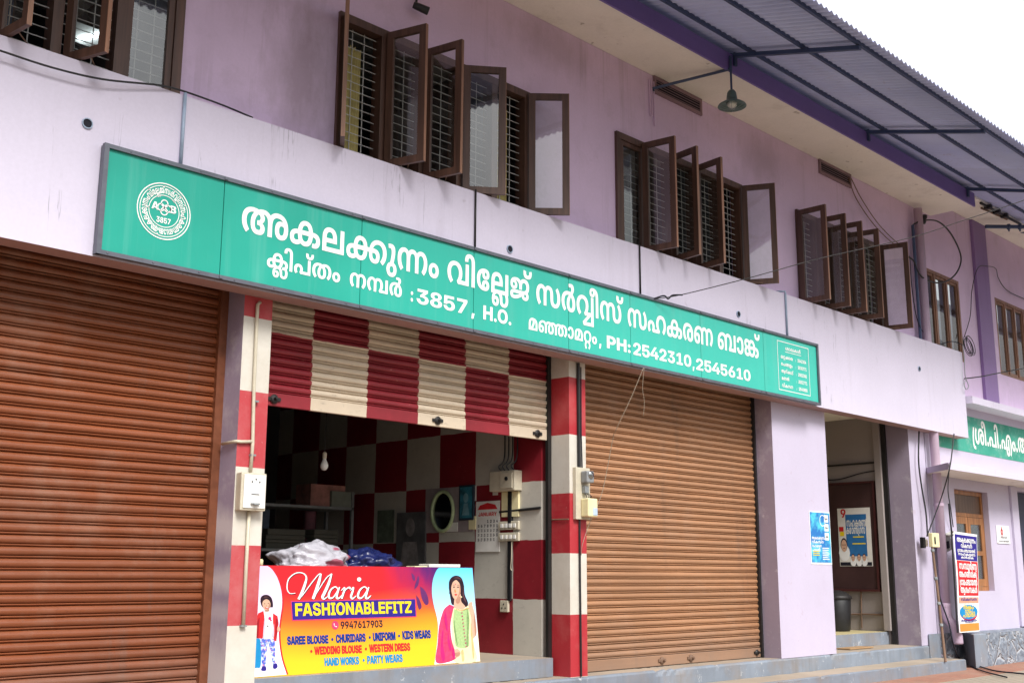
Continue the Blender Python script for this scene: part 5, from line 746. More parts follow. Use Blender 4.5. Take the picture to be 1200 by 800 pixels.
 'm200': '1322|431,575 68,-4 56,-13 44,-19 31,-26 19,-31 6,-36 -5,-35 -17,-30 -29,-25 -44,-19 -1,6 35,-10 27,-14 33,-38 10,-41 -11,-49 -31,-33 -54,-20 -71,-8 -6,0 -22,-4 -8,-11 5,-11 13,-10 24,-6 36,-2 83,10 35,14 31,23 26,32 19,40 11,55 4,75 0,223 87,-2 0,-297 19,-136 -84,-73 -44,-27 -51,-19 -60,-12 -74,-4 -69,4 -55,13 -40,21 -28,26 -16,32 -5,34 8,42 24,32 36,20 52,10 11,1 33,5 17,9 8,20 -3,14 -9,10 -19,6 -39,2 -75,0 0,97 60,0 42,2 23,9 9,11 3,16 -11,25 -30,14 -43,5 -70,-8 -57,-24 -44,-38 -32,-50 -19,-62 -6,-72 7,-98 19,-93 -141,-27 -27,112 -11,114 11,102 32,87 54,70 75,51 96,32|1005,-12 -69,6 -56,17 -49,30 -48,42 3,47 -38,233 0,200 150,0 0,-323 1,-40 4,-30 18,-43 28,-22 47,-9 33,5 32,13 28,23 23,33 15,43 4,55 -9,79 -30,75 -56,76 108,77 77,-92 47,-99 12,-55 4,-62 -8,-75 -24,-68 -40,-56 -55,-43 -69,-28',
 'm167': '1912|582,575 88,-10 69,-28 53,-44 36,-59 21,-71 8,-80 -9,-87 -24,-74 -40,-58 -53,-42 -68,-25 -80,-9 -63,5 -57,16 -48,25 -39,33 -30,44 -22,51 -13,58 -5,63 8,84 25,71 40,59 54,43 68,26|582,468 -57,-12 -39,-36 -24,-58 -8,-80 4,-55 10,-46 18,-37 25,-27 31,-16 39,-6 39,5 31,16 25,27 18,37 11,47 4,55 -4,57 -10,46 -18,36 -25,26 -31,15|233,-12 -61,5 -50,15 -41,26 -39,55 -13,73 6,46 17,40 27,32 34,26 58,25 76,13 51,3 62,1 451,0 84,-3 66,-8 52,-16 44,-23 28,-22 20,-28 13,-32 4,-37 -3,-33 -10,-27 -37,-39 -56,-25 47,52 302,0 1,-107 -437,0 -26,104 32,8 23,13 13,19 4,26 -7,28 -20,22 -48,16 -33,4 -42,1 -502,0 -42,-1 -31,-3 -46,-16 -22,-23 -9,-34 9,-39 28,-23 48,-8 54,10 30,13 32,22 63,-94 -64,-34 -65,-18|1346,0 0,386 -3,40 -9,25 -14,13 -22,5 -21,-4 -18,-11 -11,-19 -4,-27 9,-36 12,-16 20,-13 29,-9 41,-3 49,0 56,6 49,15 43,25 37,31 62,75 49,80 150,0 0,-563|1297,575 77,-10 59,-30 26,-27 19,-33 12,-45 3,-59 0,-264 207,0 0,193 1,37 3,35 3,29 2,-13 -37,-51 -44,-41 -48,-30 -51,-21 -51,-13 -52,-4 -67,0 -86,7 -66,18 -48,30 -33,37 -18,44 -6,48 5,41 17,39 28,33 38,27 49,17',
 'F': '593|47,0 0,728 525,0 0,-150 -349,0 0,-155 327,0 0,-144 -327,0 0,-279',
 'R': '658|47,0 0,728 300,0 78,-8 68,-22 54,-37 41,-49 25,-60 8,-70 -9,-69 -26,-59 -42,-48 -57,-35 -69,-22 -81,-8 -183,0 0,139 181,0 33,3 28,9 39,36 14,54 -3,29 -11,24 -39,36 -28,9 -33,3 -112,0 0,-583|455,0 -163,329 182,0 166,-329',
 'T': '645|21,578 0,150 604,0 0,-150 -215,0 0,-578 -175,0 0,578',
 'G': '738|377,-12 -99,12 -86,35 -70,56 -53,74 -33,92 -11,106 12,110 34,93 54,75 71,54 84,33 94,11 62,-4 59,-14 54,-23 47,-30 40,-38 31,-44 22,-50 12,-56 -179,0 -17,44 -29,34 -42,21 -54,7 -52,-7 -44,-20 -35,-32 -26,-44 -15,-55 -6,-65 6,-64 15,-55 26,-44 36,-32 44,-20 53,-6 44,4 37,12 31,19 22,26 14,31 4,36 39,-3 -185,0 0,129 318,0 0,-99 -11,-86 -31,-76 -50,-61 -66,-47 -79,-29',
 '7': '645|111,0 295,582 0,1 -345,0 0,145 522,0 0,-141 -296,-587',
 'H': '722|47,0 0,728 176,0 0,-283 277,0 0,283 175,0 0,-728 -175,0 0,296 -277,0 0,-296',
 '3': '645|318,-12 -86,9 -71,27 -56,41 -40,53 -24,61 -8,66 166,0 4,-34 11,-30 18,-25 23,-19 29,-11 33,-4 32,3 28,11 40,40 14,58 -4,30 -11,25 -19,21 -25,15 -30,9 -37,3 -102,0 0,100 160,151 0,1 -292,0 0,139 494,0 0,-133 -227,-208 0,36 81,0 66,-16 50,-29 37,-41 21,-51 8,-58 -9,-66 -26,-58 -43,-49 -56,-36 -68,-23',
 ',': '269|30,-158 33,283 159,0 -75,-283',
 'D': '706|317,0 -193,0 0,146 184,0 61,7 49,18 38,30 26,43 16,54 5,66 -5,66 -16,54 -27,42 -38,31 -50,18 -61,6 -186,0 0,147 197,0 104,-12 88,-33 73,-54 54,-72 33,-89 11,-104 -11,-104 -33,-89 -54,-72 -72,-54 -89,-34|223,728 0,-728 -176,0 0,728',
 'U': '705|352,-12 -86,9 -75,25 -61,40 -46,54 -28,65 -10,75 0,472 171,0 0,-458 4,-36 13,-32 21,-27 27,-20 33,-13 37,-4 38,4 33,13 27,20 21,27 12,32 4,36 0,458 172,0 0,-472 -10,-75 -28,-66 -46,-53 -61,-40 -75,-25',
 '6': '645|327,-10 -78,8 -69,24 -57,38 -43,51 -27,61 -9,70 6,58 18,58 30,59 39,62 170,249 186,0 -224,-325 -39,0 26,32 42,28 28,9 36,3 68,-7 58,-22 47,-35 36,-46 22,-58 8,-66 -9,-70 -26,-61 -42,-50 -55,-38 -66,-24|322,123 31,4 28,11 41,42 11,29 4,32 -4,31 -11,29 -41,41 -28,12 -31,4 -31,-4 -28,-12 -41,-41 -11,-29 -3,-31 3,-32 11,-29 41,-42 28,-11',
 '1': '645|88,0 0,138 491,0 0,-138|432,728 0,-728 -169,0 0,570 -1,0 -166,-104 0,149 179,113',
 ':': '269|135,-9 -35,7 -30,20 -20,30 -7,35 7,35 20,30 30,20 35,7 35,-7 30,-20 20,-30 7,-35 -7,-35 -20,-30 -30,-20|135,316 -35,6 -30,20 -20,30 -7,35 7,36 20,29 30,20 35,7 35,-7 30,-20 20,-29 7,-36 -7,-35 -20,-30 -30,-20',
 '4': '645|16,149 0,134 309,445 172,0 -306,-446 0,-1 437,0 0,-132|375,0 0,190 0,59 0,204 162,0 0,-453',
 'N': '731|47,0 0,728 182,0 206,-331 29,-48 36,-65 36,-66 -21,-48 -3,83 -2,90 -1,39 0,30 0,316 175,0 0,-728 -181,0 -190,303 -35,58 -45,80 -51,92 33,15 5,-101 2,-85 0,-34 1,-25 0,-303',
 'O': '747|373,-12 -93,11 -84,34 -71,54 -54,75 -34,92 -12,109 12,110 34,93 54,74 71,55 84,33 93,11 94,-11 84,-33 70,-55 54,-74 35,-93 11,-110 -11,-109 -35,-93 -54,-74 -70,-54 -84,-34|373,142 49,6 42,20 34,32 25,44 16,54 5,65 -5,66 -16,55 -25,44 -34,32 -42,19 -49,7 -48,-7 -42,-19 -34,-32 -26,-44 -15,-55 -6,-66 6,-65 15,-54 26,-44 34,-32 42,-20',
 '.': '269|135,-9 -35,7 -30,20 -20,30 -7,35 7,35 20,30 30,20 35,7 35,-7 30,-20 20,-30 7,-35 -7,-35 -20,-30 -30,-20',
 'J': '573|273,-11 -72,7 -61,20 -49,34 -37,47 -21,58 -8,71 0,53 164,0 0,-55 5,-38 17,-28 25,-17 34,-6 34,6 26,17 16,28 6,38 0,504 175,0 0,-507 -7,-69 -23,-57 -37,-46 -50,-33 -63,-21',
 'Z': '643|25,0 0,134 298,357 64,73 66,73 21,-59 -97,0 -97,0 -246,0 0,150 580,0 0,-134 -293,-356 -63,-74 -67,-74 -20,59 96,0 97,0 254,0 0,-149',
 'E': '619|47,0 0,728 542,0 0,-150 -366,0 0,-140 338,0 0,-145 -338,0 0,-144 366,0 0,-149',
 '9': '645|317,738 79,-8 69,-24 56,-39 43,-50 28,-61 9,-70 -6,-59 -19,-57 -29,-59 -40,-63 -169,-248 -186,0 223,324 39,0 -25,-31 -42,-29 -29,-8 -35,-3 -68,7 -58,22 -48,35 -36,46 -22,57 -7,67 9,69 26,61 41,51 55,38 67,24|323,605 -31,-4 -28,-12 -41,-42 -12,-28 -3,-32 3,-32 12,-28 41,-42 28,-11 31,-4 31,4 27,11 41,42 11,28 4,32 -4,32 -11,28 -41,42 -27,12',
 'W': '1016|197,0 -195,728 189,0 73,-324 20,-98 19,-98 17,-98 -38,0 19,98 20,98 22,98 78,324 174,0 78,-324 22,-98 20,-98 19,-98 -39,0 18,98 19,98 20,98 72,324 190,0 -195,-728 -194,0 -93,368 -21,96 -13,60 -15,69 50,0 -15,-69 -13,-60 -21,-96 -93,-368',
 '2': '645|55,0 0,125 270,225 50,45 39,47 11,28 4,31 -13,53 -36,35 -56,13 -32,-4 -27,-12 -23,-18 -17,-26 -10,-32 -4,-39 -161,0 9,77 25,66 40,53 55,39 67,25 79,8 73,-7 65,-21 54,-33 40,-46 26,-56 9,-66 -5,-50 -15,-44 -24,-42 -32,-39 -86,-80 -137,-116 0,-1 301,0 0,-138',
 'A': '738|2,0 250,728 232,0 251,-728 -196,0 -99,320 -47,161 -48,177 48,0 -50,-177 -48,-161 -102,-320|174,140 0,137 390,0 0,-137',
 'I': '413|28,0 0,140 91,0 0,448 -91,0 0,140 357,0 0,-140 -91,0 0,-448 91,0 0,-140',
 'L': '566|47,0 0,728 176,0 0,-579 322,0 0,-149',
 ' ': '269|',
 'C': '728|375,-12 -95,11 -84,34 -71,54 -54,74 -34,93 -12,109 12,110 34,93 54,75 71,54 84,33 95,11 64,-5 59,-14 53,-24 47,-32 39,-41 31,-47 23,-54 13,-60 -177,0 -19,53 -32,38 -44,25 -54,8 -52,-7 -43,-20 -35,-32 -25,-44 -15,-55 -6,-65 5,-64 16,-54 25,-44 35,-33 43,-20 52,-6 54,8 44,24 32,39 19,51 177,0 -13,-60 -23,-53 -31,-47 -39,-40 -47,-33 -53,-23 -59,-15',
 'S': '668|336,-12 -89,8 -75,22 -60,36 -44,50 -26,62 -9,74 167,0 5,-32 13,-27 21,-22 27,-16 33,-10 39,-4 65,10 43,28 12,19 4,23 -13,36 -41,26 -32,11 -40,10 -74,15 -94,29 -67,45 -41,59 -13,73 9,63 27,55 43,46 57,34 70,21 80,7 81,-7 69,-21 56,-35 42,-47 27,-59 11,-69 -163,0 -11,40 -25,31 -37,20 -48,6 -58,-10 -40,-27 -14,-40 12,-34 38,-25 67,-19 65,-14 56,-13 48,-17 39,-20 32,-23 25,-28 17,-31 10,-36 3,-40 -9,-68 -26,-57 -44,-46 -59,-34 -74,-21',
 '5': '645|321,-11 -76,7 -66,22 -55,36 -42,47 -29,59 -12,69 164,0 17,-55 41,-39 59,-14 32,4 28,12 22,18 18,24 11,30 3,34 -3,34 -11,30 -17,25 -23,19 -27,11 -31,4 -40,-4 -34,-14 -25,-22 -15,-28 -158,0 21,430 485,0 0,-139 -331,0 -11,-146 1,0 28,22 33,16 78,13 48,-5 45,-14 42,-22 37,-30 30,-36 24,-42 14,-47 5,-51 -8,-71 -27,-62 -41,-53 -56,-39 -69,-25',
 'K': '706|175,129 0,215 50,62 49,61 50,61 163,200 206,0 -306,-365 -15,0|47,0 0,728 176,0 0,-180 0,-196 0,-84 0,-268|502,0 -198,312 105,132 294,-444',
 'Y': '709|273,0 0,260 -271,468 201,0 115,-212 29,-56 28,-55 -31,0 26,55 28,56 109,212 200,0 -264,-468 0,-260',
 'M': '909|47,0 0,728 260,0 94,-286 18,-64 22,-79 21,-78 16,-63 -45,0 16,63 20,78 22,79 18,64 93,286 260,0 0,-728 -173,0 0,315 1,61 3,79 2,86 1,82 21,0 -23,-84 -24,-86 -22,-78 -18,-60 -104,-315 -142,0 -106,315 -19,60 -22,78 -25,86 -23,84 23,0 2,-82 2,-86 2,-79 1,-61 0,-315',
 'P': '639|47,0 0,728 298,0 78,-8 67,-22 55,-37 40,-49 25,-60 9,-70 -9,-71 -25,-60 -41,-49 -54,-36 -68,-23 -78,-7 -198,0 0,145 186,0 61,13 40,34 11,25 3,29 -3,28 -11,25 -40,35 -61,12 -109,0 0,-582',
 '0': '645|322,-12 -88,12 -73,34 -58,55 -42,74 -26,92 -8,108 8,109 26,92 42,74 58,56 73,34 88,11 89,-11 73,-34 58,-56 42,-74 25,-92 9,-109 -9,-108 -25,-92 -42,-74 -58,-55 -73,-34|322,126 41,7 32,21 25,35 18,47 11,59 3,68 -3,69 -11,59 -18,47 -25,35 -32,22 -41,7 -40,-7 -32,-22 -26,-35 -18,-47 -10,-59 -4,-69 4,-68 10,-59 18,-47 26,-35 32,-21',
 '8': '645|322,-12 -81,7 -70,19 -58,32 -43,41 -27,51 -9,58 6,47 17,41 27,35 37,27 45,20 52,12 0,-1 -67,19 -50,35 -33,49 -11,61 9,55 25,48 40,40 53,30 64,19 74,6 75,-6 64,-18 53,-30 40,-40 25,-48 8,-56 -11,-61 -32,-49 -51,-35 -66,-19 0,1 52,-12 45,-20 37,-27 27,-35 17,-41 6,-47 -10,-58 -27,-51 -43,-41 -58,-32 -70,-19|322,110 58,13 40,35 14,51 -15,52 -39,36 -58,13 -58,-13 -39,-36 -15,-52 15,-51 39,-35|322,436 51,11 34,31 13,47 -12,47 -34,31 -52,10 -51,-10 -34,-31 -12,-47 12,-47 34,-31',
 'B': '647|47,0 0,728 303,0 74,-6 62,-18 49,-28 35,-37 22,-45 7,-51 -4,-40 -13,-35 -20,-30 -27,-25 -33,-19 -38,-12 0,-1 43,-8 39,-17 32,-26 25,-35 16,-41 6,-48 -8,-57 -22,-50 -36,-41 -50,-32 -63,-19 -74,-7|218,135 125,0 42,5 33,17 20,26 7,35 -12,46 -35,30 -54,10 -126,0|218,432 115,0 49,10 31,28 11,42 -6,34 -19,25 -28,17 -38,5 -115,0',
}
RUNS = {
 'അകലക്കുന്നം': 'm9 m23 m52 m163 m67 m203 m6',
 'വില്ലേജ്': 'm55 m65 m72 m222 m30 m77',
 'സർവ്വീസ്': 'm58 m118 m225 m66 m58 m77',
 'സഹകരണ': 'm58 m59 m23 m50 m37',
 'ബാങ്ക്': 'm46 m64 m173 m77',
 'ക്ലിപ്തം': 'm166 m65 m44 m77 m38 m6',
 'നമ്പർ': 'm42 m216 m118',
 'മഞ്ഞാമറ്റം': 'm48 m183 m64 m48 m220 m6',
 'ശാഖകൾ': 'm56 m64 m24 m23 m120',
 'മറ്റക്കര': 'm48 m220 m163 m50',
 'ചെങ്ങളം': 'm71 m28 m175 m53 m6',
 'പൂവത്തിളപ്പ്': 'm44 m68 m55 m196 m65 m53 m208 m77',
 'മണൽ': 'm48 m37 m119',
 'ആനിക്കാട്': 'm10 m42 m65 m163 m64 m33 m77',
 'ശ്രീ.പി.എം.ആ': 'm162 m56 m66 m278 m44 m65 m278 m17 m6 m278 m10',
 'കോൺഗ്രസ്': 'm23 m75 m116 m162 m25 m58 m77',
 'ഗ്രാമപഞ്ചായത്ത്': 'm162 m25 m64 m48 m44 m180 m64 m49 m196 m77',
 'സമ്പൂർണ': 'm58 m216 m68 m118 m37',
 'കാർഷിക': 'm23 m64 m118 m57 m65 m23',
 'വികസന': 'm55 m65 m23 m58 m42',
 'പദ്ധതി': 'm44 m200 m38 m65',
 'വായ്പ': 'm55 m64 m49 m77 m44',
 'നിക്ഷേപം': 'm42 m65 m72 m167 m44 m6',
 'അംഗങ്ങൾക്ക്': 'm9 m6 m25 m175 m120 m163 m77',
 'ആശംസകൾ': 'm10 m56 m6 m58 m23 m120',
}

# ================================================================ lettering
def _dec(k):
    p = GLYPHS[k].split('|'); cs = []
    for c in p[1:]:
        x = y = 0; l = []
        for q in c.split():
            a, b = q.split(','); x += int(a); y += int(b); l.append((x, y))
        cs.append(l)
    return int(p[0]), cs
_gc = {}
def glyph(k):
    """triangles of one glyph (non-zero winding), in 1/1000 em"""
    if k in _gc: return _gc[k]
    adv, cs = _dec(k); vs = []; es = []
    for c in cs:
        b = len(vs); vs += [Vector((float(x), float(y))) for x, y in c]
        es += [(b+i, b+(i+1) % len(c)) for i in range(len(c))]
    tv, tf = [], []
    if vs:
        ov, oe, of, *_ = delaunay_2d_cdt(vs, es, [], 0, .01)
        for f in of:
            c = sum((ov[i] for i in f), Vector((0, 0)))/len(f); wn = 0
            for q in cs:
                for (x0, y0), (x1, y1) in zip(q, q[1:]+q[:1]):
                    if (y0 <= c.y) != (y1 <= c.y):
                        t = (c.y-y0)/(y1-y0)
                        if x0+t*(x1-x0) > c.x: wn += 1 if y1 > y0 else -1
            if wn: tf.append(tuple(f))
        tv = [(v.x, v.y) for v in ov]
    ys = [y for q in cs for x, y in q] or [0]
    xs = [x for q in cs for x, y in q] or [0]
    _gc[k] = (adv, tv, tf, min(xs), max(xs), min(ys), max(ys)); return _gc[k]
def keys_of(t): return RUNS[t].split() if t in RUNS else list(t)
MREF = glyph('m%s' % RUNS['അകലക്കുന്നം'].split()[0][1:])[6]      # height of a plain letter
IREF = glyph('H')[6]
def text(mb, t, A, B, up, mi=0, ref=None):
    """set t so that its ink runs from A to B, letters as tall as the vector up"""
    ks = keys_of(t); X = 0; items = []; lo = hi = None
    for k in ks:
        if k == ' ': X += 260; continue
        g = glyph(k); items.append((X, g))
        if g[2]:
            lo = X+g[3] if lo is None else min(lo, X+g[3]); hi = X+g[4] if hi is None else max(hi, X+g[4])
        X += g[0]
    A, B, up = Vector(A), Vector(B), Vector(up); sx = (B-A)/(hi-lo); sy = up/(ref or (MREF if t in RUNS else IREF))
    for x, g in items:
        mb.add([A+sx*(x+a-lo)+sy*b for a, b in g[1]], g[2], mi)
    return mb
def textY(mb, t, x0, x1, z, h, y, mi=0): return text(mb, t, (x0, y, z), (x1, y, z), (0, 0, h), mi)

# ================================================================ the green name board
SY = 6.285
board = thing('name_board', (7.03, 6.3, 1.85), 'long green name board with white Malayalam lettering across the fascia', 'sign')
div = [2.866, 3.672, 4.805, 5.923, 7.046, 7.89, 8.984, 10.115, 11.20]
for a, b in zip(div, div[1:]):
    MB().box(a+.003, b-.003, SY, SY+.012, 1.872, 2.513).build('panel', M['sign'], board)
m = MB().box(2.843, 11.223, 6.300, 6.327, 1.852, 2.533)
m.box(2.840, 11.226, 6.268, 6.30, 2.512, 2.538).box(2.840, 11.226, 6.268, 6.30, 1.846, 1.873)
m.box(2.838, 2.868, 6.266, 6.30, 1.846, 2.538).box(11.199, 11.228, 6.266, 6.30, 1.846, 2.538)
for i in range(30):
    x = 2.95+i*.284
    for z in (2.525, 1.860): m.lathe([(0,.004),(.006,.003),(.007,0)], (x+random.uniform(-.06,.06), 6.268, z), (0,-1,0), 8)
for d in div[1:-1]:
    m.box(d-.012, d+.012, 6.262, 6.268, 2.516, 2.534).box(d-.012, d+.012, 6.262, 6.268, 1.850, 1.868)
m.build('frame', M['signframe'], board)
ly = SY-.0025
for t, a, b in (('അകലക്കുന്നം',3.812,5.551),('വില്ലേജ്',5.640,6.585),('സർവ്വീസ്',6.640,7.790),('സഹകരണ',7.850,9.190),('ബാങ്ക്',9.275,10.045)):
    textY(MB(), t, a, b, 2.208, .178, ly).build('lettering', M['letter'], board)
for t, a, b, z, h in (('ക്ലിപ്തം',4.02,4.625,2.003,.108),('നമ്പർ',4.71,5.19,1.997,.105),('മഞ്ഞാമറ്റം',6.55,7.415,1.972,.104)): textY(MB(), t, a, b, z, h, ly).build('lettering', M['letter'], board)
for t, a, b, z in ((':',5.277,5.30,1.985),('3857',5.335,5.855,1.981),(',',5.90,5.935,1.981),('H.O.',6.03,6.345,1.972),(',',7.445,7.475,1.966),('PH:',7.55,7.885,1.962),('2542310',7.925,8.815,1.955),(',',8.835,8.865,1.948),('2545610',8.895,9.845,1.944)):
    textY(MB(), t, a, b, z, .114, ly).build('lettering', M['letter'], board)
# emblem: rings, ring lettering, monogram and number
m = MB(); ec = Vector((3.258, ly, 2.206))
def ring(mb, c, r0, r1, n=56):
    vs = []; fs = []
    for k in range(n):
        a = 2*math.pi*k/n
        for r in (r0, r1): vs.append((c[0]+r*math.cos(a), c[1], c[2]+r*math.sin(a)))
    for k in range(n): b = 2*k; d = 2*((k+1) % n); fs.append((b, b+1, d+1, d))
    return mb.add(vs, fs)
ring(m, ec, .176, .183); ring(m, ec, .160, .165); ring(m, ec, .100, .105)
ks = keys_of('അകലക്കുന്നം')+keys_of('വില്ലേജ്')+keys_of('സർവ്വീസ്')+keys_of('സഹകരണ')+keys_of('ബാങ്ക്')
tot = sum(glyph(k)[0] for k in ks)*1.06; pos = 0
for k in ks:
    g = glyph(k); a = math.pi*1.42 - 2*math.pi*(pos+g[0]/2)/tot; pos += g[0]*1.06
    e = Vector((math.cos(a), 0, math.sin(a))); tg = Vector((math.sin(a), 0, -math.cos(a))); s = .132*2*math.pi/tot*1.0
    m.add([ec+e*(.114+.036*y/MREF)+tg*((x-g[0]/2)*s) for x, y in g[1]], g[2])
for t, x0, x1, z in (('A',-.086,-.038,2.206),('B',.040,.082,2.206)): textY(m, t, 3.258+x0, 3.258+x1, z, .048, ly)
for dx, dz in ((0,.030),(-.022,0.002),(.022,.002),(0,-.022)): ring(m, (3.258+dx, ly, 2.226+dz), .019, .026, 24)
textY(m, '3857', 3.258-.048, 3.258+.048, 2.128, .036, ly)
m.build('emblem', M['letter'], board)
# list of branches in its own box
m = MB(); X0, X1, Z0, Z1 = 10.385, 11.03, 1.925, 2.462; w = .008
m.poly([(X0,ly,Z0),(X1,ly,Z0),(X1,ly,Z0+w),(X0,ly,Z0+w)]).poly([(X0,ly,Z1-w),(X1,ly,Z1-w),(X1,ly,Z1),(X0,ly,Z1)])
m.poly([(X0,ly,Z0+w),(X0+w,ly,Z0+w),(X0+w,ly,Z1-w),(X0,ly,Z1-w)]).poly([(X1-w,ly,Z0+w),(X1,ly,Z0+w),(X1,ly,Z1-w),(X1-w,ly,Z1-w)])
textY(m, 'ശാഖകൾ', 10.55, 10.86, 2.375, .034, ly); m.poly([(10.54,ly,2.352),(10.87,ly,2.352),(10.87,ly,2.358),(10.54,ly,2.358)])
for i, (t, n, x1) in enumerate((('മറ്റക്കര','2542354',10.69),('ചെങ്ങളം','2530771',10.68),('ആനിക്കാട്','2552300',10.69),('മണൽ','2552771',10.60),('വികസന','2540880',10.67))):
    z = 2.275-.078*i
    textY(m, t, 10.45, x1, z, .032, ly); textY(m, ':', 10.745, 10.752, z, .028, ly); textY(m, n, 10.79, 10.97, z, .036, ly)
m.build('branch_list', M['letter'], board)

# painted lettering on the annex band
m = MB(); textY(m, 'ശ്രീ.പി.എം.ആ', 15.80, 17.95, 1.83, .235, 6.4945)
m.build('painted_lettering', M['letter'], annex)

# ================================================================ the printed shop board
BL, BR_, TL, TR = Vector((4.366, 6.727, -.688)), Vector((6.475, 6.741, -.688)), Vector((4.375, 6.83, .05)), Vector((6.47, 6.835, .053))
bu = (BR_-BL).normalized(); bn = bu.cross((TL-BL).normalized()).normalized(); bv = bn.cross(bu).normalized()
if bn.y > 0: bn = -bn
BW, BH = (BR_-BL).length, .745
BMX = Matrix(((bu.x, bv.x, bn.x, BL.x), (bu.y, bv.y, bn.y, BL.y), (bu.z, bv.z, bn.z, BL.z), (0, 0, 0, 1)))
shop = thing('shop_board', (0, 0, 0), 'bright red and yellow printed shop board lettered Maria leaning on the counter', 'sign')
shop.matrix_world = BMX
BI = BMX.inverted()
def ab(x, y, off=0.0):
    """photo-survey point on the board's own plane, in board coordinates"""
    d = ray(x, y); t = BL.dot(bn)/d.dot(bn); p = BI @ (d*t); return Vector((p.x, p.y, off))
def board_mat():
    t = NT('red_yellow_flex_print'); o = t.xyz()
    u, v = o[0], o[1]
    w = t.math('ADD', v, t.math('MULTIPLY', t.math('SINE', t.math('MULTIPLY', u, 2.6)), .045))
    c = t.mix(t.ramp(w, .12, .40), (.80, .52, .02), (.74, .15, .02)); c = t.mix(t.ramp(w, .34, .58), c, (.60, .016, .024))
    r = t.math('ADD', t.ramp(u, 1.05, 1.85), t.ramp(v, .10, .75, -.75, .35))
    c = t.mix(t.ramp(r, .45, 1.0, 0, .95), c, (.32, .01, .10))
    r2 = t.math('MULTIPLY', t.ramp(u, 1.15, 1.5), t.ramp(v, .42, .72)); sw = t.noise((5, 2.2, 1), 1.0, 3)
    c = t.mix(t.math('MULTIPLY', r2, t.ramp(sw, .35, .6, .35, 1)), c, (.075, .012, .13))
    n = t.noise(sc=5, detail=3)
    w = t.noise((1.6, 2.2, 1), 1.0, 3)
    return t.bsdf(c, .55, bump=w, bstr=.25, bdist=.02, spec=.2)
M['flex'] = board_mat()
MB().box(0, BW, 0, BH, -.022, 0).build('panel', [M['flex']], shop, local=True)
def P(l, ox, oy, s, off): return [ab(ox+x/s, oy+y/s, off) for x, y in l]
def fan(mb, pts, mi=0):
    """triangulated outline"""
    n = len(pts); v2 = [Vector((p.x, p.y)) for p in pts]
    ov, oe, of, *_ = delaunay_2d_cdt(v2, [(i, (i+1) % n) for i in range(n)], [], 1, 1e-5)
    return mb.add([(v.x, v.y, pts[0].z) for v in ov], [tuple(f) for f in of], mi)
def smooth_closed(l, n=5):
    Q = catmull([Vector((*p, 0)) for p in l+[l[0]]], n); return [(p.x, p.y) for p in Q[:-1]]
# left white side with its red rim, right sky-blue oval
z1, z2, z3, z4 = .0012, .0020, .0028, .0036
curveL = [(128,62),(165,92),(200,150),(222,230),(226,310),(215,390),(206,470),(210,560),(225,650),(255,745)]
cl = [(p.x, p.y) for p in catmull([Vector((*q, 0)) for q in curveL], 5)]
m = MB(); rim = [ab(290+x/5.336, 650+y/5.336, z1) for x, y in cl]; inn = [Vector((p.x-.014, p.y, z2)) for p in rim]
fan(m, [Vector((.004, BH-.004, z1))]+[Vector((min(p.x, BW), max(.004, min(BH-.004, p.y)), z1)) for p in rim]+[Vector((.004, .004, z1))], 0)
m.build('printed_rim', M['red'], shop, local=True)
def sidegrad(name, a, b):
    t = NT(name); o = t.xyz(); return t.bsdf(t.mix(t.ramp(o[1], .1, .74), a, b), .6, spec=.15)
m = MB(); fan(m, [Vector((.004, BH-.004, z2))]+[Vector((p.x, max(.004, min(BH-.004, p.y)), z2)) for p in inn]+[Vector((.004, .004, z2))])
m.build('printed_side', sidegrad('pale_pink_print', (.80, .79, .86), (.70, .52, .80)), shop, local=True)
curveR = [(508,73),(485,100),(464,160),(459,235),(470,310),(488,380),(497,450),(490,560),(480,640),(474,688)]
cr = [(p.x, p.y) for p in catmull([Vector((*q, 0)) for q in curveR], 5)]
rr = [ab(420+x/5.336, 650+y/5.336, z2) for x, y in cr]
m = MB(); fan(m, [Vector((BW-.004, BH-.004, z2))]+[Vector((p.x, max(.004, min(BH-.004, p.y)), z2)) for p in rr]+[Vector((BW-.004, .004, z2))])
m.build('printed_side', sidegrad('sky_blue_print', (.78, .84, .88), (.10, .55, .82)), shop, local=True)
def figure(name, parts, ox, oy, s, zb):
    mats = []; m = MB()
    for i, (mat, pts, sm) in enumerate(parts):
        if mat not in mats: mats.append(mat)
        q = smooth_closed(pts) if sm else pts
        fan(m, P(q, ox, oy, s, zb+i*.00012), mats.index(mat))
    m.build(name, [M[k] for k in mats], shop, local=True)
def floral():
    t = NT('blue_floral_print'); n = t.noise(sc=45, detail=2); k = t.noise((1, 1, 1), 70, 2)
    c = t.mix(t.ramp(n, .42, .55), (.55, .66, .85), (.06, .12, .55)); c = t.mix(t.ramp(k, .58, .64, 0, .8), c, (.55, .12, .30)); return t.bsdf(c, .5)
M['floral'] = floral()
dot = lambda x, y, r: [(x+r*math.cos(a*.7854), y+r*math.sin(a*.7854)) for a in range(8)]
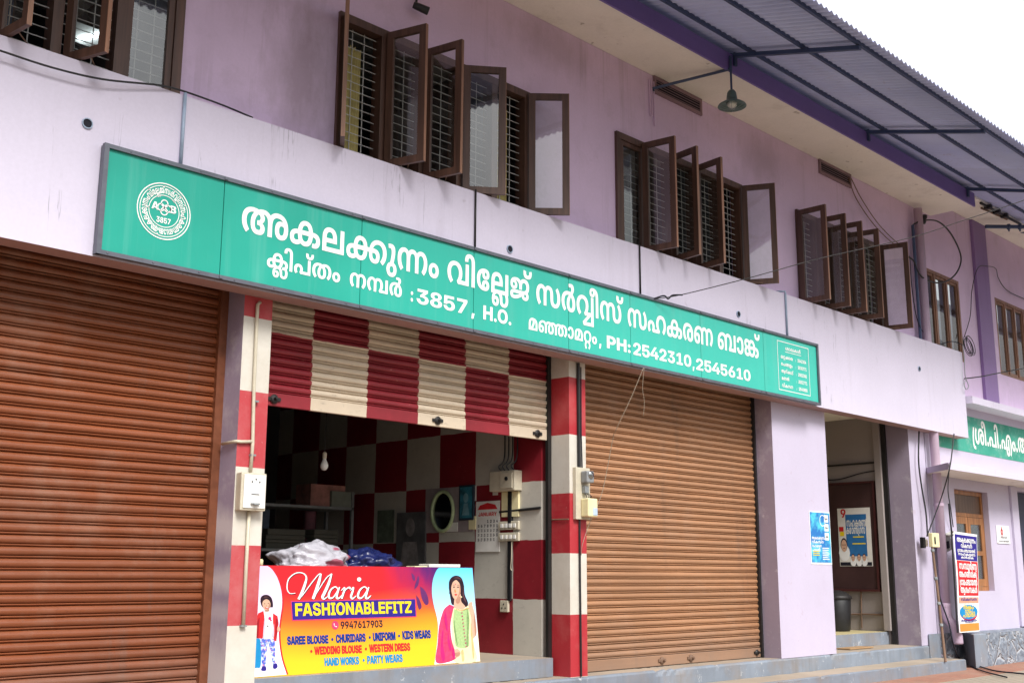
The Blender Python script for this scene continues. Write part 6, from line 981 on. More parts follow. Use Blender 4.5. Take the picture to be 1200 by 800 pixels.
figure('child_picture', [
 ('cyanprint', [(452,500),(484,508),(490,600),(486,688),(462,697),(440,692),(440,620)], 1),
 ('floral', [(484,495),(535,495),(533,560),(526,620),(521,690),(496,690),(490,600)], 0),
 ('floral', [(530,495),(580,497),(586,580),(584,650),(594,676),(571,682),(556,620),(545,560)], 0),
 ('navy', [(497,686),(521,688),(524,712),(508,718),(490,712)], 1), ('navy', [(570,672),(594,668),(600,690),(585,704),(570,698)], 1),
 ('skin', [(514,300),(542,300),(545,325),(512,325)], 0),
 ('chalk', [(505,322),(545,316),(576,345),(575,420),(580,502),(498,502),(508,430)], 0),
 ('red', [(505,316),(470,332),(456,378),(450,450),(452,498),(500,500),(511,430),(512,350)], 0),
 ('red', [(570,332),(600,352),(607,400),(600,455),(592,520),(574,512),(570,430),(568,370)], 0),
 ('skin', [(600,420),(612,424),(618,442),(606,456),(598,446)], 1),
 ('hair', [(485,255),(488,226),(508,210),(536,210),(558,228),(568,258),(568,290),(552,292),(520,300),(495,285)], 1),
 ('skin', [(497,258),(510,242),(532,238),(548,256),(553,282),(541,304),(523,313),(507,300),(499,282)], 1),
 ('hair', [(490,250),(500,228),(530,222),(552,240),(545,246),(525,238),(505,248),(497,262)], 1),
 ('hair', dot(513,268,3.2), 0), ('hair', dot(537,266,3.2), 0), ('red', [(515,291),(528,293),(540,288),(536,299),(526,303),(517,299)], 1), ('chalk', [(518,292),(528,294),(538,290),(534,295),(526,297)], 1),
 ('jacketshade', [(455,470),(462,400),(478,360),(474,430),(470,490),(458,494)], 1), ('jacketshade', [(594,440),(600,400),(598,370),(588,380),(586,470),(592,500)], 1),
 ('paleshade', [(506,420),(514,360),(520,400),(512,490),(502,494)], 1), ('paleshade', [(568,440),(574,400),(576,470),(570,496),(560,480)], 1), ('skinshade', [(544,262),(552,280),(542,302),(530,310),(538,290)], 1), ('skinshade', [(516,311),(540,306),(542,318),(518,320)], 1), ('hairlight', [(505,224),(520,218),(540,224),(530,228),(512,230)], 1), ('hairlight', dot(524,282,2.5), 0),
 ('magenta', dot(547,366,11), 0), ('hair', dot(533,418,5), 0), ('pink', dot(555,380,6), 0)], 220, 660, 5.714, .0022)
figure('woman_picture', [
 ('hair', [(564,205),(566,165),(583,138),(612,128),(642,142),(658,185),(664,245),(684,296),(678,322),(652,322),(628,300),(600,312),(582,306),(574,270)], 1),
 ('skin', [(600,262),(636,240),(642,290),(668,325),(632,345),(598,330)], 1),
 ('cream', [(586,322),(615,336),(655,338),(690,318),(706,400),(714,480),(722,560),(735,660),(600,668),(588,560),(578,430)], 1),
 ('greenprint', [(598,335),(640,352),(682,330),(694,400),(690,500),(686,572),(612,572),(600,500),(590,420)], 1),
 ('skin', [(688,300),(706,302),(722,350),(733,420),(738,480),(728,512),(708,520),(700,480),(704,400),(690,340)], 1),
 ('skin', [(684,312),(700,292),(712,298),(708,318),(692,326)], 1),
 ('pink', [(568,308),(532,342),(508,420),(499,480),(493,560),(484,668),(560,668),(612,640),(604,600),(584,540),(574,440),(590,345),(596,322)], 1),
 ('magenta', [(520,480),(530,470),(528,560),(540,640),(525,664),(512,600)], 1), ('magenta', [(560,470),(566,520),(580,580),(572,600),(556,540)], 1),
 ('skin', [(594,592),(618,586),(636,604),(632,630),(606,640),(594,622)], 1),
 ('skin', [(578,186),(590,160),(612,155),(629,175),(637,210),(635,244),(621,268),(603,277),(587,257),(579,222)], 1),
 ('hair', [(566,240),(570,176),(588,146),(615,140),(640,170),(628,172),(610,156),(590,168),(580,196),(578,240)], 1),
 ('skinshade', [(628,180),(637,210),(634,244),(621,266),(612,272),(624,244),(629,214)], 1), ('skinshade', [(606,279),(630,258),(637,272),(628,300),(612,300)], 1), ('skinshade', [(596,216),(600,234),(604,237),(606,232),(601,216)], 1),
 ('hairlight', [(590,146),(612,136),(632,142),(644,160),(628,150),(604,146)], 1), ('hairlight', [(652,200),(658,250),(672,292),(664,290),(650,250)], 1),
 ('skinshade', [(722,352),(732,420),(736,480),(728,506),(726,470),(722,420)], 1), ('skinshade', [(600,612),(628,606),(632,622),(610,634)], 1),
 ('greenshade', [(678,336),(690,400),(686,480),(684,566),(674,560),(678,470),(676,400)], 1), ('greenshade', [(596,400),(606,470),(618,560),(610,540),(598,470)], 1), ('creamshade', [(700,420),(712,500),(722,600),(716,650),(706,560)], 1), ('creamshade', [(640,600),(652,590),(660,650),(648,662)], 1),
 ('magenta', [(540,350),(552,400),(556,470),(548,470),(534,400)], 1), ('magenta', [(590,560),(602,620),(596,650),(584,610)], 1),
 ('hair', [(588,200),(595,196),(602,200),(595,204)], 0), ('hair', [(613,200),(620,196),(628,200),(620,204)], 0), ('hair', [(586,190),(596,186),(603,190),(596,188)], 0), ('hair', [(612,190),(621,185),(629,190),(621,188)], 0),
 ('red', [(596,246),(606,243),(616,246),(606,253)], 1), ('orangeprint', [(603,212),(608,230),(600,231)], 0),
 ('cream', dot(640,262,5), 0), ('magenta', dot(604,182,3), 0)] +
 [('magenta', dot(644+k*2.6, 360+k*21, 4), 0) for k in range(11)] +
 [('orangeprint', dot(612+k*9, 338+6*math.sin(k*.55), 3), 0) for k in range(9)], 420, 650, 5.336, .0024)
# swirls in the purple corner
m = MB()
for pts in ([(350,215),(372,190),(380,150),(372,130),(362,160),(352,190)], [(385,195),(410,215),(432,255),(438,300),(420,310),(400,280),(390,240)], [(360,250),(380,275),(395,320),(380,340),(366,300)], [(330,110),(350,130),(352,160),(338,150)]):
    fan(m, P(smooth_closed(pts), 420, 650, 5.336, z1))
m.build('printed_swirl', plain('dark_plum_print', (.10, .01, .11), .4), shop, local=True)
# lettering
def btext(mb, t, a, b, hpx, off, mi=0):
    A, B_ = ab(*a, off), ab(*b, off); mid = ((a[0]+b[0])/2, (a[1]+b[1])/2)
    up = ab(mid[0], mid[1]-hpx, off)-ab(*mid, off); up.x = 0
    text(mb, t, A, B_, up, mi)
def lettered(name, items, mat, hpx, off, outline=None, ow=.0014):
    for t, a, b in items:                                   # every printed phrase and dot is a part of its own
        def one(o):
            k = MB()
            if t == '*': return fan(k, [ab(*a, o)+Vector((.0085*math.cos(q*.6283), .0085*math.sin(q*.6283), 0)) for q in range(10)])
            btext(k, t, a, b, hpx, o); return k
        o = one(off).build(name if t != '*' else 'printed_dot', M[mat], shop, local=True)
        if outline:
            m = MB(); k = one(off-.0006)
            for dx, dy in ((1,0),(-1,0),(0,1),(0,-1),(.7,.7),(-.7,.7),(.7,-.7),(-.7,-.7)):
                m.add([(x+dx*ow, y+dy*ow, z-.00003*dx-.00002*dy) for x, y, z in k.v], k.f)
            m.build('letter_outline', M[outline], o, local=True)
m = MB(); q = [ab(340.6,703.6,z1), ab(487.0,700.6,z1), ab(488.0,722.4,z1), ab(342.2,727.0,z1)]; fan(m, q); m.build('title_border', M['pink'], shop, local=True)
m = MB(); q = [ab(341.4,704.6,z2), ab(486.2,701.6,z2), ab(487.2,721.5,z2), ab(342.8,725.9,z2)]; fan(m, q); m.build('title_box', M['navy'], shop, local=True)
lettered('title_lettering', [('FASHIONABLEFITZ', (346,721.4), (482.5,717.6))], 'yellow', 14.3, z3)
lettered('phone_lettering', [('9947617903', (399.3,736.2), (448.4,734.3))], 'ink', 8.4, z2)
m = MB(); fan(m, [ab(392.7,732,z2)+Vector((.030*math.cos(k*.314), .030*math.sin(k*.314), 0)) for k in range(20)]); m.build('phone_mark', M['pink'], shop, local=True)
m = MB(); c0 = ab(392.7,732,z3); m.tube([c0+Vector(p) for p in ((-.010,.013,0),(-.011,.002,0),(-.003,-.009,0),(.011,-.012,0))], [.004,.0026,.0026,.004], 6); m.build('phone_mark', M['chalk'], shop, local=True)
lettered('trade_lettering', [('SAREE BLOUSE',(336.7,754.9),(384.7,753)),('*',(389.3,748.6),0),('CHURIDARS',(393.8,752.6),(428.4,751)),('*',(433.2,746.3),0),('UNIFORM',(437.2,750.6),(463.4,749.2)),('*',(467.5,744.5),0),('KIDS WEARS',(471.8,748.6),(504.7,747))], 'blueprint', 9.4, z3, 'blueprint', .0016)
lettered('trade_lettering', [('*',(364.7,762.6),0),('WEDDING BLOUSE',(368.5,766.4),(423.9,764.2)),('*',(428.7,759.8),0),('WESTERN DRESS',(433,763.8),(480.6,761.6))], 'red', 9.0, z3, 'red', .0014)
lettered('trade_lettering', [('HAND WORKS',(380.5,779.6),(420.7,777.6)),('*',(426,773),0),('PARTY WEARS',(430.5,777.2),(471.8,774.8))], 'cyanprint', 9.0, z3, 'cyanprint', .0014)
def ribbon(mb, pts, w, off, ox=290, oy=650, s=5.336, n=7):
    Q = catmull([Vector((*p, 0)) for p in pts], n); k = len(Q); L = []; Rr = []
    for i, p in enumerate(Q):
        d = (Q[min(i+1, k-1)]-Q[max(i-1, 0)]).normalized(); nr = Vector((-d.y, d.x, 0))
        t = i/(k-1)*(len(w)-1); a = int(min(t, len(w)-2)); ww = (w[a]+(w[a+1]-w[a])*(t-a))/2
        L.append(p+nr*ww); Rr.append(p-nr*ww)
    vs = []; fs = []
    for a, b in zip(L, Rr): vs += [ab(ox+a.x/s, oy+a.y/s, off), ab(ox+b.x/s, oy+b.y/s, off)]
    for i in range(k-1): fs.append((2*i, 2*i+1, 2*i+3, 2*i+2))
    return mb.add(vs, fs)
def maria(dx, dy, off):
    m = MB(); T = lambda l, ex=0: [(x+dx+ex, y+dy) for x, y in l]; o = [off]
    def rb(l, w, ex=0): o[0] += .00004; ribbon(m, T(l, ex), w, o[0])
    rb([(298,238),(262,238),(246,205),(256,150),(298,114),(342,112),(366,136),(360,176),(338,236),(318,276)], [4,5,7,7,6,6,9,15,17,15])
    rb([(318,276),(345,248),(395,180),(440,124),(458,116)], [4,5,6,6,5]); rb([(458,116),(446,165),(424,232),(408,274)], [10,18,19,16])
    rb([(408,274),(440,222),(490,145),(525,116)], [4,5,6,5]); rb([(525,116),(506,178),(480,236),(468,262),(478,274),(500,258)], [9,17,18,17,9,4])
    for ex in (0, 183):
        rb([(566,214),(548,198),(522,214),(507,246),(512,268),(534,264),(556,232),(567,208)], [7,7,10,13,12,8,6,5], ex)
        rb([(574,200),(561,238),(556,264),(568,270),(588,252)], [8,12,13,10,4], ex)
    rb([(584,222),(602,204),(606,212),(594,250),(587,272)], [4,7,11,13,12]); rb([(596,244),(614,214),(634,202),(642,210)], [4,6,10,11])
    rb([(642,220),(660,202),(656,226),(646,258),(656,272),(678,254)], [4,9,12,13,10,4])
    fan(m, [ab(290+(697+dx+13*math.cos(k*.52))/5.336, 650+(152+dy+13*math.sin(k*.52))/5.336, off) for k in range(12)])
    return m
maria(4, 4, z1).build('script_shadow', M['hair'], shop, local=True)
maria(0, 0, z3).build('script_lettering', M['chalk'], shop, local=True)

# ================================================================ things in the shop
c = thing('counter', (5.4, 7.2, -.69), 'wooden shop counter standing behind the printed board', 'counter')
MB().box(4.45, 6.5, 6.88, 7.5, .005, .035).build('counter_top', M['woodcounter'], c, bevel=.004)
MB().box(4.5, 6.45, 6.92, 6.95, -.688, .003).build('front_panel', M['woodcounter'], c)
for x in (4.5, 6.41): MB().box(x, x+.03, 6.952, 7.46, -.688, .003).build('side_panel', M['woodcounter'], c)

def bundle(name, cx, cy, cz_, rx, ry, rz, mat, seed, label, cat):
    bm = bmesh.new(); bmesh.ops.create_icosphere(bm, subdivisions=5, radius=1.0)
    for v in bm.verts:
        p = v.co.copy(); n = mnoise.fractal(p*1.6+Vector((seed, 0, 0)), 1.0, 2.0, 5)
        f = 1+.28*n+.10*abs(mnoise.noise(p*4+Vector((0, seed, 0))))
        v.co = Vector((p.x*rx*f, p.y*ry*f, max(0, p.z+.25)*rz*f*.85))
    me = bpy.data.meshes.new(name); bm.to_mesh(me); bm.free()
    me.polygons.foreach_set('use_smooth', [True]*len(me.polygons)); me.materials.append(mat)
    o = bpy.data.objects.new(name, me); COL.objects.link(o); o.location = (cx, cy, cz_); tag(o, label, cat); return o
def bagmat():
    t = NT('printed_white_carry_bag'); n = t.noise((3, 3, 9), 1.0, 2); f = t.noise(sc=18, detail=5); o = t.xyz()
    c = t.mix(t.ramp(n, .56, .60, 0, .9), (.42, .41, .46), (.30, .03, .07)); c = t.mix(t.ramp(f, .5, .75, 0, .3), c, (.35, .33, .38))
    return t.bsdf(c, .35, bump=f, bstr=.4)
bundle('carry_bag', 5.07, 7.12, .037, .31, .20, .165, bagmat(), 3.1, 'crumpled white carry bag with red print lying on the shop counter', 'bag')
bundle('cloth_bundle', 5.66, 7.18, .037, .25, .18, .135, M['navyplastic'], 8.4, 'crumpled navy blue plastic bundle on the counter beside the white bag', 'bundle')
b = MB().box(6.08, 6.42, 6.93, 7.06, .037, .075); tag(b.build('cardboard_box', M['paper'], None, bevel=.004), 'flat white box at the right end of the shop counter', 'box')
b = MB().box(5.93, 6.06, 6.93, 7.04, .037, .058); tag(b.build('tape_box', M['cream'], None, bevel=.004), 'small flat yellow box beside the white box on the counter', 'box')
b = MB().lathe([(0,0),(.016,0),(.017,.05),(.010,.058),(0,.058)], (4.52, 6.95, .036), n=12); tag(b.build('thread_cone', M['cream'], None, smooth=True), 'tiny cream thread spool at the left end of the counter', 'spool')

bl = thing('light_bulb', (5.36, 7.4, .83), 'unlit pear-shaped bulb hanging on a wire inside the shop', 'bulb')
p = onY(380, 543, 7.4)
m = MB().lathe([(0,-.055),(.018,-.050),(.029,-.034),(.033,-.016),(.028,.004),(.016,.028),(.013,.04),(0,.04)], (p.x, 7.4, p.z), n=16); m.build('bulb', M['bulbglass'], bl, smooth=True)
MB().lathe([(.014,.04),(.018,.042),(.018,.085),(.006,.095),(0,.095)], (p.x, 7.4, p.z), n=12).build('holder', M['creampvc'], bl)
MB().tube([(p.x, 7.4, p.z+.09), (p.x+.004, 7.4, p.z+.5), (p.x, 7.4, 2.04)], .003, 5).build('flex_wire', M['black'], bl)

# things on the chequered side wall (its face is at X = 7.25)
WX = 7.249
def wallbox(x, y0, y1, z0, z1): return MB().box(WX-x, WX, y0, y1, z0, z1)
mr = thing('wall_mirror', (7.25, 8.06, .58), 'oval mirror in a pale green plastic frame on the chequered wall', 'mirror')
def oval(mb, yc, zc, ry, rz, r, x, n=40):
    return mb.tube([(x, yc+ry*math.cos(2*math.pi*k/n), zc+rz*math.sin(2*math.pi*k/n)) for k in range(n+1)], r, 8, cap=False)
oval(MB(), 8.06, .578, .150, .185, .017, WX-.025).build('mirror_frame', M['limeframe'], mr, smooth=True)
MB().poly([(WX-.02, 8.06+.147*math.cos(2*math.pi*k/40), .578+.182*math.sin(2*math.pi*k/40)) for k in range(40)]).build('mirror_plate', M['mirrorglass'], mr)
bd = MB().box(WX-.006, WX, 7.66, 8.33, .38, .80); tag(bd.build('backing_board', plain('dusty_pinkish_board', (.30, .25, .26), .8), None), 'pale dusty board on the chequered wall behind the oval mirror', 'board')
fr = thing('picture_frame', (7.25, 7.73, .65), 'dark blue framed devotional picture between mirror and calendar', 'picture')
MB().box(WX-.028, WX-.007, 7.63, 7.83, .485, .81).build('frame', plain('navy_frame_wood', (.015, .03, .05), .5), fr, bevel=.004)
m = MB().box(WX-.0305, WX-.0285, 7.65, 7.81, .505, .79); m.build('print', plain('teal_print', (.03, .16, .22), .4, 0, .6, 16), fr)
m = MB(); m.poly([(WX-.032, 7.73+.035*math.cos(k*.52), .69+.045*math.sin(k*.52)) for k in range(12)]).poly([(WX-.032, 7.68, .53), (WX-.032, 7.78, .53), (WX-.032, 7.755, .64), (WX-.032, 7.705, .64)]); m.build('figure_print', plain('pale_blue_print', (.16, .32, .38), .5, 0, .3), fr)
cal = thing('wall_calendar', (7.25, 7.46, .42), 'white wall calendar with red heading and rows of black numbers', 'calendar')
MB().box(WX-.010, WX-.002, 7.306, 7.613, .195, .65).build('sheet', M['paper'], cal)
m = MB(); xx = WX-.0115
def tX(mb, t, ya, yb, z, h, x=None): return text(mb, t, (x or xx, ya, z), (x or xx, yb, z), (0, 0, h))
for r_ in range(6):
    for d in range(7):
        n = r_*7+d-2
        if 1 <= n <= 31: tX(m, str(n), 7.585-d*.040, 7.585-d*.040-.020, .455-r_*.041, .026)
m.build('number_print', M['ink'], cal)
m = MB(); tX(m, 'JANUARY', 7.58, 7.34, .515, .035); m.poly([(xx, 7.59, .575), (xx, 7.33, .575), (xx, 7.36, .615), (xx, 7.46, .635), (xx, 7.56, .615)]); m.build('heading_print', M['red'], cal)
pc = thing('photo_print', (7.25, 8.5, .3), 'large faded grey portrait print leaning on the side wall beyond the mirror', 'picture')
MB().box(WX-.02, WX-.001, 8.31, 8.74, .02, .585).build('mount', plain('dull_grey_print', (.10, .10, .105), .7, 0, .5, 7), pc)
m = MB(); m.poly([(WX-.022, 8.53+.07*math.cos(k*.45), .44+.09*math.sin(k*.45)) for k in range(14)]).poly([(WX-.022, 8.38, .03), (WX-.022, 8.68, .03), (WX-.022, 8.63, .30), (WX-.022, 8.43, .30)]); m.build('figure_print', plain('pale_grey_print', (.24, .22, .22), .7, 0, .4, 12), pc)
mbx = thing('fuse_box', (7.25, 7.2, .82), 'cream metal fuse box with wires above on the chequered wall', 'fuse box')
wallbox(.10, 7.03, 7.35, .725, .905).build('case', M['creampvc'], mbx, bevel=.008)
MB().box(WX-.112, WX-.101, 7.05, 7.20, .745, .885).build('cover', M['creampvc'], mbx, bevel=.004)
MB().lathe([(0,.006),(.018,.006),(.02,0)], (WX-.113, 7.12, .83), (-1,0,0), 12).build('dial', M['black'], mbx)
m = MB()
for y in (7.08, 7.14, 7.19, 7.24): m.tube(catmull([(WX-.05, y, .905), (WX-.07, y+.02, .95), (WX-.03, y-.01, 1.02), (WX-.012, y, 1.3), (WX-.012, y, 2.0)], 5), .006, 5)
m.build('cable', M['black'], mbx)
bb = thing('backing_plank', (7.25, 7.15, .6), 'narrow cream wooden plank below the fuse box', 'board')
wallbox(.02, 7.06, 7.27, .50, .722).build('plank', M['cream'], bb); wallbox(.032, 7.14, 7.18, .40, .722).build('cable', M['black'], bb)
swb = thing('light_switch', (7.25, 7.19, .38), 'cream double row of light switches beside the calendar', 'switch')
for z in (.285, .385):
    wallbox(.03, 7.05, 7.30, z, z+.075).build('switch_plate', M['creampvc'], swb, bevel=.005)
    m = MB()
    for k in range(4): m.box(WX-.038, WX-.0305, 7.08+k*.052, 7.11+k*.052, z+.02, z+.055)
    m.build('switch', M['white'], swb)
sk = thing('wall_socket', (7.25, 7.23, -.28), 'small cream socket low on the red chequer beside the wire', 'socket')
wallbox(.025, 7.18, 7.28, -.33, -.23).build('plate', M['creampvc'], sk, bevel=.005)
m = MB()
for y, z in ((7.23,-.262),(7.21,-.295),(7.25,-.295)): m.lathe([(0,.002),(.007,.002),(.007,0)], (WX-.026, y, z), (-1,0,0), 8)
m.build('socket_hole', M['black'], sk)
tag(wallbox(.022, 7.155, 7.19, -.23, .283).build('wall_conduit', M['black'], None), 'black vertical wire duct between switches and the low socket', 'conduit')
tag(MB().tube([(WX-.012, 6.80, .565), (WX-.012, 7.05, .555), (WX-.012, 7.30, .545)], .012, 8).build('wall_conduit', M['black'], None), 'black horizontal conduit on the cream chequer beside the shutter rail', 'conduit')
tag(MB().tube(catmull([(WX-.02,7.14,.28),(WX-.03,7.13,.15),(WX-.02,7.15,.06),(WX-.02,7.14,.03)],6), .004, 5).build('pull_cord', M['creampvc'], None), 'thin cream pull cord hanging below the switch panel', 'cord')
tag(MB().box(WX-.02, WX-.003, 7.61, 7.70, .40, .52).build('note_card', M['cream'], None), 'small yellow folded card tucked beside the calendar', 'card')
# shelf rack in the dark back of the shop and its load
rk = thing('shelf_rack', (5.9, 9.6, -.69), 'dark steel shelf rack in the unlit back of the shop', 'shelf')
for z in (-.25, .2, .62): MB().box(4.9, 7.05, 9.2, 9.65, z, z+.025).build('shelf', M['tin'], rk)
for x in (4.9, 5.95, 7.02):
    for y in (9.2, 9.63): MB().box(x, x+.03, y, y+.03, -.69, .80).build('upright', M['tin'], rk)
tag(MB().box(6.55, 6.97, 9.25, 9.5, .646, .86).build('carton', plain('red_white_carton', (.42, .20, .17), .7, 0, .5, 9), None), 'red and white carton on top of the shelf rack', 'box')
tag(MB().box(6.78, 7.02, 9.215, 9.248, .646, .80).build('carton', plain('grey_green_carton', (.22, .25, .21), .7), None), 'grey carton leaning in front of the red carton on the rack', 'box')
g = 'folded cloth stacks on the shelf rack'
for i, (x, z, w) in enumerate(((5.0,.226,.4),(5.5,.226,.35),(6.05,.226,.45),(6.6,.226,.3),(5.1,-.224,.5),(5.8,-.22,.1),(6.1,-.224,.45),(5.1,.646,.4),(5.7,.646,.3))):
    m = MB(); h = 0
    for k in range(4):
        hh = random.uniform(.03,.07); m.box(x+random.uniform(0,.02), x+w, 9.24, 9.55, z+h, z+h+hh); h += hh+.002
    tag(m.build('cloth_stack', plain('dim_cloth', random.choice([(.10,.09,.12),(.06,.10,.12),(.15,.08,.08),(.12,.12,.10)]), .9), None, bevel=.008), 'stack of folded cloth on the dark shelf rack', 'cloth', g)

g = 'cloth bolts standing on the lower shelf'
for k in range(7):
    x = 5.05+k*.27; m = MB().lathe([(0,0),(.055,0),(.06,.01),(.06,.36),(.055,.375),(0,.375)], (x, 9.42, .227 if k % 2 else .226), n=12)
    if k in (2, 4, 6): tag(m.build('cloth_bolt', plain('dim_bolt_cloth', ((.20,.16,.12),(.10,.14,.20),(.18,.07,.09))[k//2-1], .85, 0, .3), None, smooth=True), ('tan','slate blue','wine red')[k//2-1]+' cloth bolt standing on the middle shelf of the rack', 'cloth bolt')
tag(MB().box(WX-.006, WX-.001, 7.62, 7.66, .66, .80).build('note_paper', M['paper'], None), 'narrow white paper slip between the blue picture and calendar', 'paper')
tag(MB().box(WX-.012, WX-.007, 7.86, 8.02, .385, .47).build('note_paper', M['paper'], None), 'small pale paper pinned low on the board below the mirror', 'paper')
tag(MB().box(WX-.006, WX-.001, 7.335, 7.40, .70, .755).build('note_paper', M['paper'], None), 'tiny white paper tag left of the fuse box', 'paper')
tag(MB().box(WX-.008, WX-.001, 8.80, 9.06, .30, .62).build('wall_print', plain('dim_green_print', (.12,.15,.11), .7, 0, .5, 14), None), 'dim greenish print on the far end of the chequered wall', 'picture')
# ================================================================ fittings on the pillars
sb = thing('switch_box', (4.1, 6.5, .55), 'cream switch box with socket and knob on the striped left pillar', 'switch box')
q0, q1 = onY(281, 553, 6.46), onY(309, 598, 6.46)
X0, X1, Z1, Z0 = q0.x, q1.x-.005, q0.z, q1.z-.005
MB().box(X0, X1, 6.435, 6.499, Z0, Z1).build('case', M['creampvc'], sb, bevel=.005)
MB().box(X0+.018, X1-.008, 6.427, 6.4345, Z0+.015, Z1-.012).build('cover', M['white'], sb, bevel=.003)
m = MB(); cx = (X0+X1)/2+.01; H = Z1-Z0
for dx, dz in ((0,.83),(-.028,.76),(.028,.76)): m.lathe([(0,.001),(.006,.001)], (cx+dx, 6.4265, Z0+H*dz), (0,-1,0), 8)
m.box(cx-.03, cx+.03, 6.425, 6.427, Z0+H*.42, Z0+H*.44); m.build('socket_hole', M['ink'], sb)
m = MB().box(cx-.035, cx+.03, 6.410, 6.427, Z0+H*.16, Z0+H*.20).box(cx-.02, cx+.014, 6.40, 6.41, Z0+H*.14, Z0+H*.19); m.build('switch_knob', M['tin'], sb, bevel=.003)
cd = thing('pillar_conduit', (4.15, 6.5, .9), 'cream conduit running up the striped pillar to the switch box', 'conduit')
pts = [onY(305,354,6.485), onY(302,357,6.485), onY(301,375,6.485), onY(297.5,455,6.485), onY(296,520,6.485), onY(293.5,553,6.485)]
MB().tube([Vector((p.x, 6.485, p.z)) for p in pts], .0125, 8).build('pipe', M['creampvc'], cd, smooth=True)
MB().tube([onY(292,598,6.485), onY(288.5,660,6.485), onY(285,733,6.485)], .0125, 8).build('pipe', M['creampvc'], cd, smooth=True)
m = MB()
for y in (533, 470, 733): p = onY(300-(y-470)*.055, y, 6.48); m.box(p.x-.02, p.x+.02, 6.474, 6.499, p.z-.006, p.z+.006)
m.build('clip', M['tin'], cd)
a, b = onY(279,517,6.485), onY(297,517,6.485)
MB().tube([(3.985,6.66,a.z-.005),(3.985,6.52,a.z),(3.99,6.487,a.z),(a.x+.02,6.485,a.z),(b.x,6.485,b.z)], .011, 8).build('branch_pipe', M['creampvc'], cd, smooth=True)

em = thing('meter_board', (7.42, 6.5, .65), 'weathered electric meter and cutout on a pale board, red and cream pillar', 'electric meter')
q0, q1 = onY(673, 547, 6.48), onY(691, 609, 6.48)
MB().box(q0.x, q1.x-.01, 6.462, 6.499, q1.z, q0.z).build('backboard', M['creampvc'], em, bevel=.004)
w = q1.x-q0.x; H = q0.z-q1.z
MB().box(q0.x+.06, q0.x+.155, 6.385, 6.461, q0.z-H*.30, q0.z-H*.07).build('meter', plain('grey_bakelite', (.24, .25, .26), .4), em, bevel=.012)
MB().lathe([(0,.012),(.03,.010),(.034,0)], (q0.x+.108, 6.385, q0.z-H*.15), (0,-1,0), 16).build('meter_window', M['mirrorglass'], em, smooth=True)
MB().box(q0.x+.075, q0.x+.125, 6.42, 6.461, q0.z-H*.50, q0.z-H*.36).build('terminal_cover', M['tin'], em, bevel=.006)
MB().box(q0.x+.06, q0.x+.185, 6.375, 6.461, q1.z+H*.05, q1.z+H*.40).build('cutout_case', M['cream'], em, bevel=.010)
MB().box(q0.x+.12, q0.x+.175, 6.371, 6.3745, q1.z+H*.08, q1.z+H*.22).build('sticker', plain('faded_blue_sticker', (.42, .52, .66), .6), em)
m = MB()
for k in range(3): m.tube(catmull([(q0.x+.08+.02*k,6.43,q0.z-H*.5),(q0.x+.07+.03*k,6.40,q0.z-H*.56),(q0.x+.09+.02*k,6.42,q1.z+H*.42)],5), .004, 5)
m.build('meter_wire', M['ink'], em)
pc_ = onY(677.5, 430, 6.485)
cnd = thing('pillar_conduit', (7.4, 6.5, .5), 'black conduit down the red and cream pillar beside the right shutter', 'conduit')
MB().tube([(pc_.x, 6.484, 1.83), (pc_.x+.003, 6.484, q0.z)], .015, 8).build('pipe', M['black'], cnd)
MB().tube([(pc_.x+.038, 6.486, 1.80), (pc_.x+.035, 6.486, 1.2), (pc_.x+.045, 6.486, q0.z)], .006, 6).build('cable', M['ink'], cnd)
p1 = onY(679.5, 640, 6.486); MB().tube([(p1.x, 6.486, q1.z), (p1.x, 6.486, 0), (p1.x+.006, 6.486, -.84)], .009, 7).build('pipe', M['black'], cnd)
tag(MB().tube([(7.28, 6.70, .462), (7.276, 6.52, .46), (7.278, 6.503, .46)], .006, 6).build('stub_pipe', M['rust'], None), 'short rusty pipe stub across the red flank of the pillar', 'pipe')

# strings hanging from the name board
st = onY(754, 431, 6.26)
def wire(name, pts, r, mat, label, cat='cable', n=8, group=None):
    return tag(MB().tube(catmull(pts, n), r, 6).build(name, M[mat], None, smooth=True), label, cat, group)
wire('twine', [st, onY(739,467,6.3), onY(722,503,6.4), onY(718,515,6.5), onY(706,575,6.55), onY(692,610,6.46), onY(683,636,6.45), onY(681,650,6.47)], .0026, 'twine', 'pale twine drooping from the name board to the meter pillar', 'string')
wire('twine', [st+Vector((.01,0,0)), onY(753,455,6.27), onY(755,470,6.27), onY(754,487,6.27)], .0022, 'twine', 'short loose twine end hanging straight below the name board', 'string')

# ================================================================ posters
def placard(name, loc, label, cat, group=None): return thing(name, loc, label, cat, group)
q0, q1 = onY(948.5, 598, 6.49), onY(972.3, 661, 6.49)
bp = thing('wall_poster', (q0.x, 6.5, q1.z), 'bright blue and white poster pasted near the edge of the lavender pillar', 'poster')
X0, X1, Z0, Z1 = q0.x, 11.695, q1.z, q0.z; W_ = X1-X0; H_ = Z1-Z0
MB().box(X0, X1, 6.4955, 6.4985, Z0, Z1).build('paper', M['chalk'], bp)
def bluewash():
    t = NT('cyan_swirl_print'); n = t.noise(sc=9, detail=3); o = t.xyz()
    return t.bsdf(t.mix(t.ramp(n, .40, .62), (.015, .17, .50), (.08, .55, .72)), .5)
MB().box(X0+.012, X1-.012, 6.4935, 6.495, Z0+.02, Z1-.012).build('print', bluewash(), bp)
m = MB(); y = 6.4925
for k, (t, e) in enumerate((('അകലക്കുന്നം',.62),('വികസന',.55),('സഹകരണ',.45),('പദ്ധതി',.38))): textY(m, t, X0+.03, X0+.03+W_*e, Z0+H_*(.47-.075*k), H_*.045, y)
